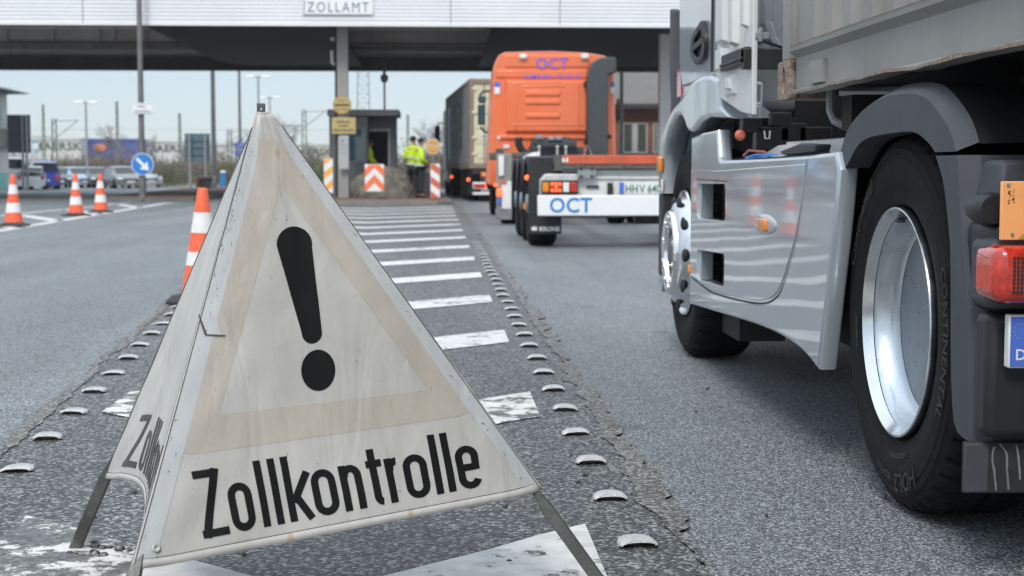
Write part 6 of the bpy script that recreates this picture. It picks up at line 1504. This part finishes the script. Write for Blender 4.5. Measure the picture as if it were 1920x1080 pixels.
x = gp(420, 90); t = thing('portable_toilet', (x, 90, gz(x, 90)), 'small blue cabin beyond the pale skip', 'cabin'); s = MB(); a = P(413, 323, Y=90); b = P(422, 346, Y=90); s.box(a.x, b.x, 90, 90.3, gz(x, 90), a.z); s.build('cabin_wall', M['s_blue'], t, bevel=.02); s = MB(); s.tbox(a.x - .03, b.x + .03, 89.97, 90.33, a.z, a.z + .08, .05, .05); s.build('roof', M['white'], t)

# ---- building with the overhanging roof, far left
Y = 84; t = thing('office_building', (gp(-60, Y), Y, gz(-25, Y)), 'pale building with a wide dark overhanging roof beside the parked white van', 'building')
s = MB(); xr = gp(16, Y + 9); s.box(xr - 9, xr, Y, Y + 9, -.6, P(0, 160, Y=Y).z); k = -.3
while k < P(0, 165, Y=Y).z: s.box(xr - 9, xr + .03, Y - .03, Y, k, k + .12); k += .22
s.build('wall', M['column_w'], t, smooth=0)
s = MB(); xb = xr + .3; s.box(xr - 9, xb, Y + 2, Y + 9.2, P(0, 273, Y=Y).z, P(0, 234, Y=Y).z); s.build('balcony', M['cont_grey'], t, bevel=.02)
s = MB(); s.box(xr + .004, xr + .03, Y + 3, Y + 7.6, P(0, 228, Y=Y + 7).z, P(0, 200, Y=Y + 7).z); s.build('window', M['turq'], t)
s = MB(); s.box(xr + .004, xr + .04, Y + 2, Y + 8.6, gz(0, Y), P(0, 324, Y=Y + 8).z); s.build('door_panel', M['turq'], t)
s = MB(); ze = P(60, 161, Y=Y).z; x1 = gp(61, Y + 9); s.add([(xr - 10, Y - 2, P(0, 139, Y=Y - 2).z + .2), (xr, Y - 2, P(14, 148, Y=Y - 2).z), (x1, Y - 1.5, ze), (x1, Y + 9, ze), (xr, Y + 9, P(14, 148, Y=Y).z), (xr - 10, Y + 9, P(0, 139, Y=Y).z + .2), (xr - 10, Y - 2, ze + .1), (xr, Y - 2, ze - .05), (xr, Y + 9, ze - .05), (xr - 10, Y + 9, ze + .1)], [(0, 1, 4, 5), (1, 2, 3, 4), (0, 1, 7, 6), (1, 2, 7), (7, 2, 3, 8), (6, 7, 8, 9), (4, 3, 8)])
s.build('roof', M['booth'], t, smooth=0)
s = MB(); s.box(xr - 9, xr + .35, Y - .3, Y, P(0, 178, Y=Y).z, P(0, 160, Y=Y).z); s.build('eaves_band', M['steel'], t)

# ---- brick house at the right
Y = 69; x0 = gp(1128, Y); t = thing('brick_house', (x0 + 8, Y, 0), 'red brick house with grey tiled roof behind the orange truck', 'house')
ze = P(1200, 199, Y=Y).z; zr = P(1200, 128, Y=Y + 4).z
s = MB(); s.box(x0, x0 + 22, Y, Y + 9, -.2, ze); s.build('wall', M['brick'], t)
s = MB(); s.prism([(Y - .5, ze - .05), (Y + 4.5, zr), (Y + 9.5, ze - .05), (Y + 9.5, ze + .1), (Y + 4.5, zr + .16), (Y - .5, ze + .1)], 'x', x0 - .4, x0 + 22.4); s.build('roof', M['roof'], t)
s = MB(); s.box(x0 - .4, x0 + 22.4, Y - .6, Y - .5, ze - .12, ze + .06); s.build('gutter', M['dgrey'], t)
for k, (p0, p1) in enumerate(((1168, 1212), (1226, 1246), (1262, 1300))):
    xa, xb, z0, z1 = gp(p0, Y), gp(p1, Y), P(0, 284, Y=Y).z, P(0, 231, Y=Y).z
    s = MB(); s.box(xa - .04, xb + .04, Y - .05, Y - .01, z0 - .06, z0); s.box(xa - .04, xb + .04, Y - .03, Y - .008, z1, z1 + .05); m_ = (xa + xb) / 2; s.box(m_ - .13, m_ + .13, Y - .03, Y - .008, z0, z1); s.box(xa - .04, xa + .03, Y - .03, Y - .008, z0, z1); s.box(xb - .03, xb + .04, Y - .03, Y - .008, z0, z1); wf = s.build('window', M['column_w'], t)
    s = MB(); s.box(xa + .03, m_ - .13, Y - .02, Y - .004, z0, z1); s.box(m_ + .13, xb - .03, Y - .02, Y - .004, z0, z1); s.build('pane', M['pane'], wf)

# ---- parked cars
def car(x, Y, rz, body, label, L_=4.5, H_=1.45, W_=1.75, kind='sedan', group='parked cars'):
    z0 = gz(x, Y); t = thing('parked_car' if kind != 'van' else 'parked_van', (x, Y, z0), label, 'car' if kind != 'van' else 'van', group); b0 = Vector((x, Y, z0))
    # stations along the length: y, belt height, roof height
    if kind == 'sedan': st = [(-2.2, .72, .74), (-2.05, .92, .95), (-1.55, .96, 1.0), (-1.0, .95, 1.38), (-.2, .93, 1.45), (.55, .92, 1.38), (1.25, .90, .94), (1.9, .80, .83), (2.2, .6, .62)]
    elif kind == 'hatch': st = [(-2.2, .8, .82), (-2.1, .98, 1.1), (-1.7, 1.0, 1.42), (-.8, .97, 1.5), (.4, .95, 1.45), (1.2, .92, .97), (1.9, .82, .85), (2.15, .6, .62)]
    else: st = [(-2.3, 1.1, 1.2), (-2.25, 1.15, 1.85), (-1.9, 1.15, 1.95), (.6, 1.15, 1.95), (1.2, 1.12, 1.75), (1.75, 1.08, 1.14), (2.2, .85, .9), (2.3, .6, .62)]
    ky, kz, kx = L_ / 4.4, H_ / {'sedan': 1.45, 'hatch': 1.5, 'van': 1.95}[kind], W_ / 2
    ring = lambda y, zb, zt: [b0 + Vector(p) for p in ((-kx * .93, y * ky, .22), (-kx, y * ky, .45), (-kx * .99, y * ky, zb * kz), (-kx * .74, y * ky, zt * kz), (0, y * ky, zt * kz + .02), (kx * .74, y * ky, zt * kz), (kx * .99, y * ky, zb * kz), (kx, y * ky, .45), (kx * .93, y * ky, .22))]
    s = MB(); rr_ = [ring(*p) for p in st]; s.grid(rr_); s.add(rr_[0], [list(range(9))]); s.add(rr_[-1], [list(range(9))]); s.strip([r_[0] for r_ in rr_], [r_[-1] for r_ in rr_])
    s.build('body', M[body], t, smooth=40, weld=.001)
    g = MB()                                    # glazing a few mm proud of the body
    for i in range(len(st) - 1):
        if st[i][2] - st[i][1] < .12 and st[i + 1][2] - st[i + 1][1] < .12: continue
        for a, b in ((2, 3), (6, 5)):
            A_, B_, C2, D_ = rr_[i][a], rr_[i][b], rr_[i + 1][b], rr_[i + 1][a]; o = Vector((-.006 if a == 2 else .006, 0, .004))
            f = lambda p, q_, k: p.lerp(q_, k) + o
            g.add([f(A_, B_, .1), f(A_, B_, .88), f(D_, C2, .88), f(D_, C2, .1)], [(0, 1, 2, 3)])
    for i in range(len(st) - 1):
        if abs(st[i + 1][2] - st[i][2]) > .25:
            o = Vector((0, .008 if st[i + 1][2] < st[i][2] else -.008, .01)); f = lambda p, q_, k: p.lerp(q_, k) + o
            for a, b in ((3, 4), (4, 5)): g.add([f(rr_[i][a], rr_[i + 1][a], .06), f(rr_[i][b], rr_[i + 1][b], .06), f(rr_[i][b], rr_[i + 1][b], .94), f(rr_[i][a], rr_[i + 1][a], .94)], [(0, 1, 2, 3)])
    g.build('glazing', M['glass'], t, recalc=False)
    for sx in (-1, 1):
        for y in (-1.35, 1.4):
            m = MB(); simple_tyre(m, b0 + Vector((sx * kx - (.0 if sx < 0 else .2) - (.02 if sx < 0 else -.02), y * ky, .32)), .32, .2, 24); m.lathe([(.19, .02), (.17, -.0), (0, -.01)], b0 + Vector((sx * (kx + .01), y * ky, .32)), 'x', 16); m.build('wheel', M['rubber'], t)
        m = MB(); e = (2.12 if kind != 'van' else 2.2) * ky; m.ell(b0 + Vector((sx * kx * .72, e, .62 * kz)), (.2, .09, .09), 10, 6); m.build('headlight', M['clear'], t)
        m = MB(); m.ell(b0 + Vector((sx * kx * .8, st[0][0] * ky - .0, .78 * kz)), (.12, .05, .14 if kind != 'van' else .3), 10, 6); m.build('tail_light', M['redlens'], t)
    m = MB(); m.box(b0.x - .26, b0.x + .26, b0.y + st[-1][0] * ky - .0, b0.y + st[-1][0] * ky + .02, b0.z + .4, b0.z + .51); m.box(b0.x - .26, b0.x + .26, b0.y + st[0][0] * ky - .02, b0.y + st[0][0] * ky, b0.z + .5, b0.z + .61); m.build('number_plate', M['plate'], t)
    m = MB(); m.box(b0.x - .45, b0.x + .45, b0.y + st[-1][0] * ky - .02, b0.y + st[-1][0] * ky + .015, b0.z + .52, b0.z + .64); m.build('grille', M['mud'], t)
    t.rotation_euler.z = rz
car(gp(228, 103), 103, R(205), 'car_taupe', 'taupe saloon car facing the road beside the arrow sign post', 4.7, 1.46, 1.8)
car(gp(80, 100), 100, R(18), 'car_blue', 'deep blue delivery van seen from behind at the end of the row', 4.3, 1.75, 1.8, 'van')
car(gp(60, 97.5), 97.5, R(12), 'car_white', 'white and blue hatchback beside the blue van', 4.0, 1.45, 1.7, 'hatch')
m_ = bpy.context.scene.objects
car(gp(28, 98), 98, R(10), 'car_white', 'white van parked at the corner of the pale building', 4.9, 2.0, 1.9, 'van')
for k, (px, c_, lb) in enumerate(((105, 'car_dark', 'dark saloon car next to the blue van'), (122, 'car_silver', 'silver hatchback in the middle of the parked row'), (141, 'car_sky', 'light blue car between the silver hatchback and the white-roofed car'), (160, 'car_white', 'white car under the double-headed lamp post'), (178, 'car_dark', 'dark car farther back behind the taupe saloon'), (262, 'car_silver', 'silver car half hidden by the arrow sign post'))):
    car(gp(px, 107 + (k % 2) * 2), 107 + (k % 2) * 2, R(200 + 6 * (k % 3)), c_, lb, 4.3, 1.42, 1.72, ('sedan', 'hatch')[k % 2])

# ---- sheds beyond the trees
def shed(px0, px1, py0, Y, m, label, deco=None):
    a = P(px0, py0, Y=Y); b = P(px1, 330, Y=Y); t = thing('warehouse', ((a.x + b.x) / 2, Y, gz(0, Y)), label, 'warehouse')
    s = MB(); s.box(a.x, b.x, Y, Y + 30, gz(0, Y), a.z); s.build('wall', M[m], t)
    s = MB(); s.box(a.x - .2, b.x + .2, Y - .2, Y + 30, a.z, a.z + .35); s.build('parapet', M['column_w'] if m != 'wh_blue' else M[m], t)
    if deco: deco(t, Y - .05)
def starlogo(px0, py0, px1, py1, txt, tx, ty, sz):
    def f(t, Y):
        a = P(px0, py0, Y=Y); b = P(px1, py1, Y=Y); s = MB(); s.box(a.x, b.x, Y - .1, Y, b.z, a.z); pn_ = s.build('sign_panel', M['teal'], t)
        c = (a + b) / 2; s = MB(); s.add([(c.x + (.85 if j % 2 == 0 else .35) * math.sin(math.pi * j / 7), Y - .14, c.z + (.85 if j % 2 == 0 else .35) * math.cos(math.pi * j / 7)) for j in range(14)], [list(range(14))]); s.build('star', M['white'], pn_, recalc=False)
        s = MB(); text_on(s, txt, P(tx, ty, Y=Y - .1), (1, 0, 0), (0, 0, 1), sz, .03, 1.05, 1.15); s.build('lettering', M['grime'], t)
    return f
shed(56, 152, 262, 250, 'wh_white', 'long white warehouse with a light blue star panel, behind the parked cars', starlogo(61, 265, 73, 284, 'MAERSK', 107, 281, 1.75))
shed(152, 262, 264, 255, 'wh_blue', 'dark blue warehouse between the two pale ones')
shed(262, 346, 267, 260, 'wh_white', 'cream warehouse with light blue star panel, right of the arrow sign post', starlogo(275, 272, 288, 289, 'MAERSK', 316, 284, 1.6))
shed(396, 470, 272, 270, 'wh_white', 'pale warehouse behind the thick dark lamp post')
def plain_letters(t, Y):
    s = MB(); text_on(s, 'MAERSK', P(583, 291, Y=Y - .1), (1, 0, 0), (0, 0, 1), 1.5, .03, 1.05, 1.1); s.build('lettering', M['grime'], t)
shed(530, 640, 273, 240, 'wh_white', 'white warehouse left of the booth, over the striped beacon', plain_letters)
s = MB(); c = P(187, 277, Y=254.9); s.ell((c.x, 254.9, c.z), (1.1, .1, .6), 16, 8); 
o = s.build('roundel_sign', M['s_orange'], None); o.location = (0, 0, 0); tag(o, 'pale orange oval sign on the dark blue warehouse', 'sign')

# ---- railway masts and a lattice tower
random.seed(8)
for px, py, Y, arm_, lb in ((103, 222, 170, 1, 'green railway mast with a slanting arm over the white warehouse'), (83, 196, 210, 0, 'tall faint railway mast right of the tall dark sign back'), (221, 190, 200, 0, 'tall railway mast left of the arrow sign post'), (338, 212, 200, 0, 'tall railway mast right of the arrow sign post'), (431, 242, 180, 1, 'railway mast between the two plain lamp posts'), (571, 205, 190, 1, 'railway mast right of the pyramid tip'), (765, 215, 210, 0, 'thin railway mast right of the booth')):
    t, x, z0, zt = post_thing('railway_mast', px, Y, py, .1, lb, 'mast', group='railway masts')
    s = MB(); w0, w1 = (.3, .2) if arm_ or py > 225 else (.2, .08)
    for k in (-1, 1): s.tube([(x + k * w0, Y, z0), (x + k * w1, Y, zt)], .09, 6)
    n_ = int((zt - z0) / .9)
    for k in range(n_):
        f0, f1 = k / n_, (k + 1) / n_; wa_, wb_ = w0 + (w1 - w0) * f0, w0 + (w1 - w0) * f1; s.tube([(x - wa_ * (-1) ** k, Y, z0 + (zt - z0) * f0), (x + wb_ * (-1) ** k, Y, z0 + (zt - z0) * f1)], .05, 4)
    s.build('mast', M['catgreen'], t)
    if arm_:
        s = MB(); s.tube([(x, Y, zt - 2.2), (x + 2.6, Y, zt - .2)], .05, 5); s.tube([(x, Y, zt - .3), (x + 2.6, Y, zt - .2)], .04, 5); s.tube([(x - 2.4, Y, zt - 2), (x, Y, zt - 2)], .05, 5); s.build('arm', M['catgreen'], t)
x = gp(682, 260); t = thing('lattice_tower', (x, 260, -.34), 'pale lattice tower rising behind the booth roof', 'tower')
s = MB(); 
for k in (-1, 1):
    for y_ in (-.9, .9): s.tube([(x + k * 1.25, 260 + y_, -.4), (x + k * .75, 260 + y_ * .6, 24)], .07, 5)
for k in range(16):
    f0, f1 = k / 16, (k + 1) / 16; wa_, wb_ = 1.25 - .5 * f0, 1.25 - .5 * f1; s.tube([(x - wa_, 259.2, 24 * f0), (x + wb_, 259.2, 24 * f1)], .045, 4); s.tube([(x + wa_, 259.2, 24 * f0), (x - wb_, 259.2, 24 * f1)], .045, 4); s.tube([(x - wa_, 259.2, 24 * f0), (x + wa_, 259.2, 24 * f0)], .045, 4)
s.build('lattice', M['steel'], t)
for i, (py, Y) in enumerate(((241, 180), (272, 180), (276, 195))):
    s = MB(); s.tube([P(px, py + 2.5 * math.sin((px % 110) / 110 * math.pi), Y=Y) for px in range(-60, 1000, 22)], .018, 4); o = s.build('overhead_wire', M['catgreen']); tag(o, ['upper overhead wire between the railway masts', 'lower overhead wire strung between the railway masts', 'lowest overhead wire just above the warehouse roofs'][i], 'wire')

# ---- bare shrubs and trees
def branching(mb, p, d, ln_, r_, depth, rnd, spread):
    q_ = p + d * ln_; mb.tube([p, q_], [r_, r_ * .65], 4 if depth > 1 else 3, False)
    if depth == 0: return
    for _ in range(rnd.choice((2, 3, 3))):
        nd = (d + Vector((rnd.gauss(0, spread), rnd.gauss(0, spread), rnd.gauss(.05, spread * .5)))).normalized()
        branching(mb, p + d * ln_ * rnd.uniform(.55, 1), nd, ln_ * rnd.uniform(.6, .85), r_ * .6, depth - 1, rnd, spread)
def plant_proto(kind, seed):
    rnd = random.Random(seed); s = MB()
    if kind == 'shrub':
        for _ in range(15): branching(s, Vector((rnd.gauss(0, .7), rnd.gauss(0, .5), 0)), Vector((rnd.gauss(0, .35), rnd.gauss(0, .35), 1)).normalized(), rnd.uniform(.7, 1.1), .03, 3, rnd, .42)
    else:
        branching(s, Vector((0, 0, 0)), Vector((0, 0, 1)), 2.2, .13, 6, rnd, .36)
    leaf = MB()
    if kind == 'shrub':
        for _ in range(900):
            p = Vector((rnd.gauss(0, .85), rnd.gauss(0, .6), abs(rnd.gauss(.9, .6)))); a = rnd.uniform(0, 6.3); u_ = Vector((math.cos(a), math.sin(a), rnd.uniform(-.5, .5))) * rnd.uniform(.05, .10); v_ = Vector((-math.sin(a) * .5, math.cos(a) * .5, rnd.uniform(.3, 1))) * rnd.uniform(.05, .1)
            leaf.add([p, p + u_, p + u_ + v_, p + v_], [(0, 1, 2, 3)])
    return s, leaf
def place_plants(name, kind, spots, bark, leafm, label, cat, group):
    protos = []
    for sd_ in range(4):
        t = thing(name, (0, 0, 0), label, cat, group); s, lf = plant_proto(kind, 30 + sd_ + hash(kind) % 1)
        s.build('branches', M[bark], t, smooth=0, recalc=False)
        if lf.v and leafm: lf.build('foliage', M[leafm], t, smooth=0, recalc=False)
        protos.append(t)
    for i, (px, Y, sc, rz) in enumerate(spots):
        t = protos[i] if i < 4 else copy_tree(protos[i % 4])
        x = gp(px, Y); t.location = (x, Y, gz(x, Y)); t.rotation_euler.z = rz; t.scale = (sc * 1.25, sc, sc)
random.seed(12)
sp = [(30 + i * 16.5 + random.uniform(-6, 6), random.uniform(126, 150), random.uniform(.75, 1.3), random.uniform(0, 6)) for i in range(38)] + [(760 + i * 17, random.uniform(95, 120), random.uniform(.9, 1.5), i * 1.3) for i in range(6)]
place_plants('bare_shrub', 'shrub', sp, 'bark', 'hedge', 'bare brown twiggy shrub on the far verge below the warehouses', 'shrub', 'bare shrubs along the far verge')
random.seed(15)
sp = [(px, Y, sc, random.uniform(0, 6)) for px, Y, sc in ((205, 175, .85), (236, 165, 1.05), (253, 190, .9), (288, 180, .8), (345, 190, .7), (425, 175, .8), (462, 165, .95), (528, 175, 1.1), (548, 160, .9), (600, 180, .7), (800, 150, 1.05), (820, 130, .85), (870, 150, 1.0), (190, 210, .8), (150, 220, .6))]
place_plants('bare_tree', 'tree', sp, 'bark_g', None, 'bare grey leafless tree standing beyond the verge', 'tree', 'bare trees beyond the verge')
sp = [(322, 108, .72, 0), (190, 120, .7, 1), (305, 128, .8, 2), (425, 110, .9, 3), (455, 100, .9, 4), (585, 96, 1.0, 5), (600, 105, .9, 2)]
place_plants('green_shrub', 'shrub', sp, 'bark', 'leaf', 'fresh green shrub among the bare brown ones', 'shrub', 'green shrubs on the verge')
# a continuous thicket of twigs behind the single shrubs
s = MB(); random.seed(18)
for i in range(3600):
    px = random.uniform(-20, 660) if i % 6 else random.uniform(740, 900); Y = random.uniform(152, 172); x = gp(px, Y); h = abs(random.gauss(1.25, .6)) * (1 + .5 * noise.noise(Vector((px * .02, 0, 0)))) + .3
    z0 = gz(x, Y); a = random.gauss(0, .35); w_ = random.uniform(.03, .12); y2 = random.gauss(0, .3)
    s.add([(x - w_, Y, z0), (x + w_, Y, z0), (x + w_ * .3 + a, Y + y2, z0 + h), (x - w_ * .3 + a, Y + y2, z0 + h)], [(0, 1, 2, 3)])
tag(s.build('thicket', M['hedge'], smooth=0, recalc=False), kind='stuff')
# ================================================================== HAZE
hz = bpy.data.materials.new('thin_haze'); hz.use_nodes = True; hn = hz.node_tree; hn.nodes.clear()
ho = hn.nodes.new('ShaderNodeOutputMaterial'); hv = hn.nodes.new('ShaderNodeVolumePrincipled'); hv.inputs['Color'].default_value = (.92, .95, 1, 1); hv.inputs['Density'].default_value = .0004; hv.inputs['Anisotropy'].default_value = .2
hn.links.new(hv.outputs[0], ho.inputs['Volume'])
tag(MB().box(-260, 260, -30, 320, -1.6, 27).build('haze', hz, smooth=0), kind='stuff')
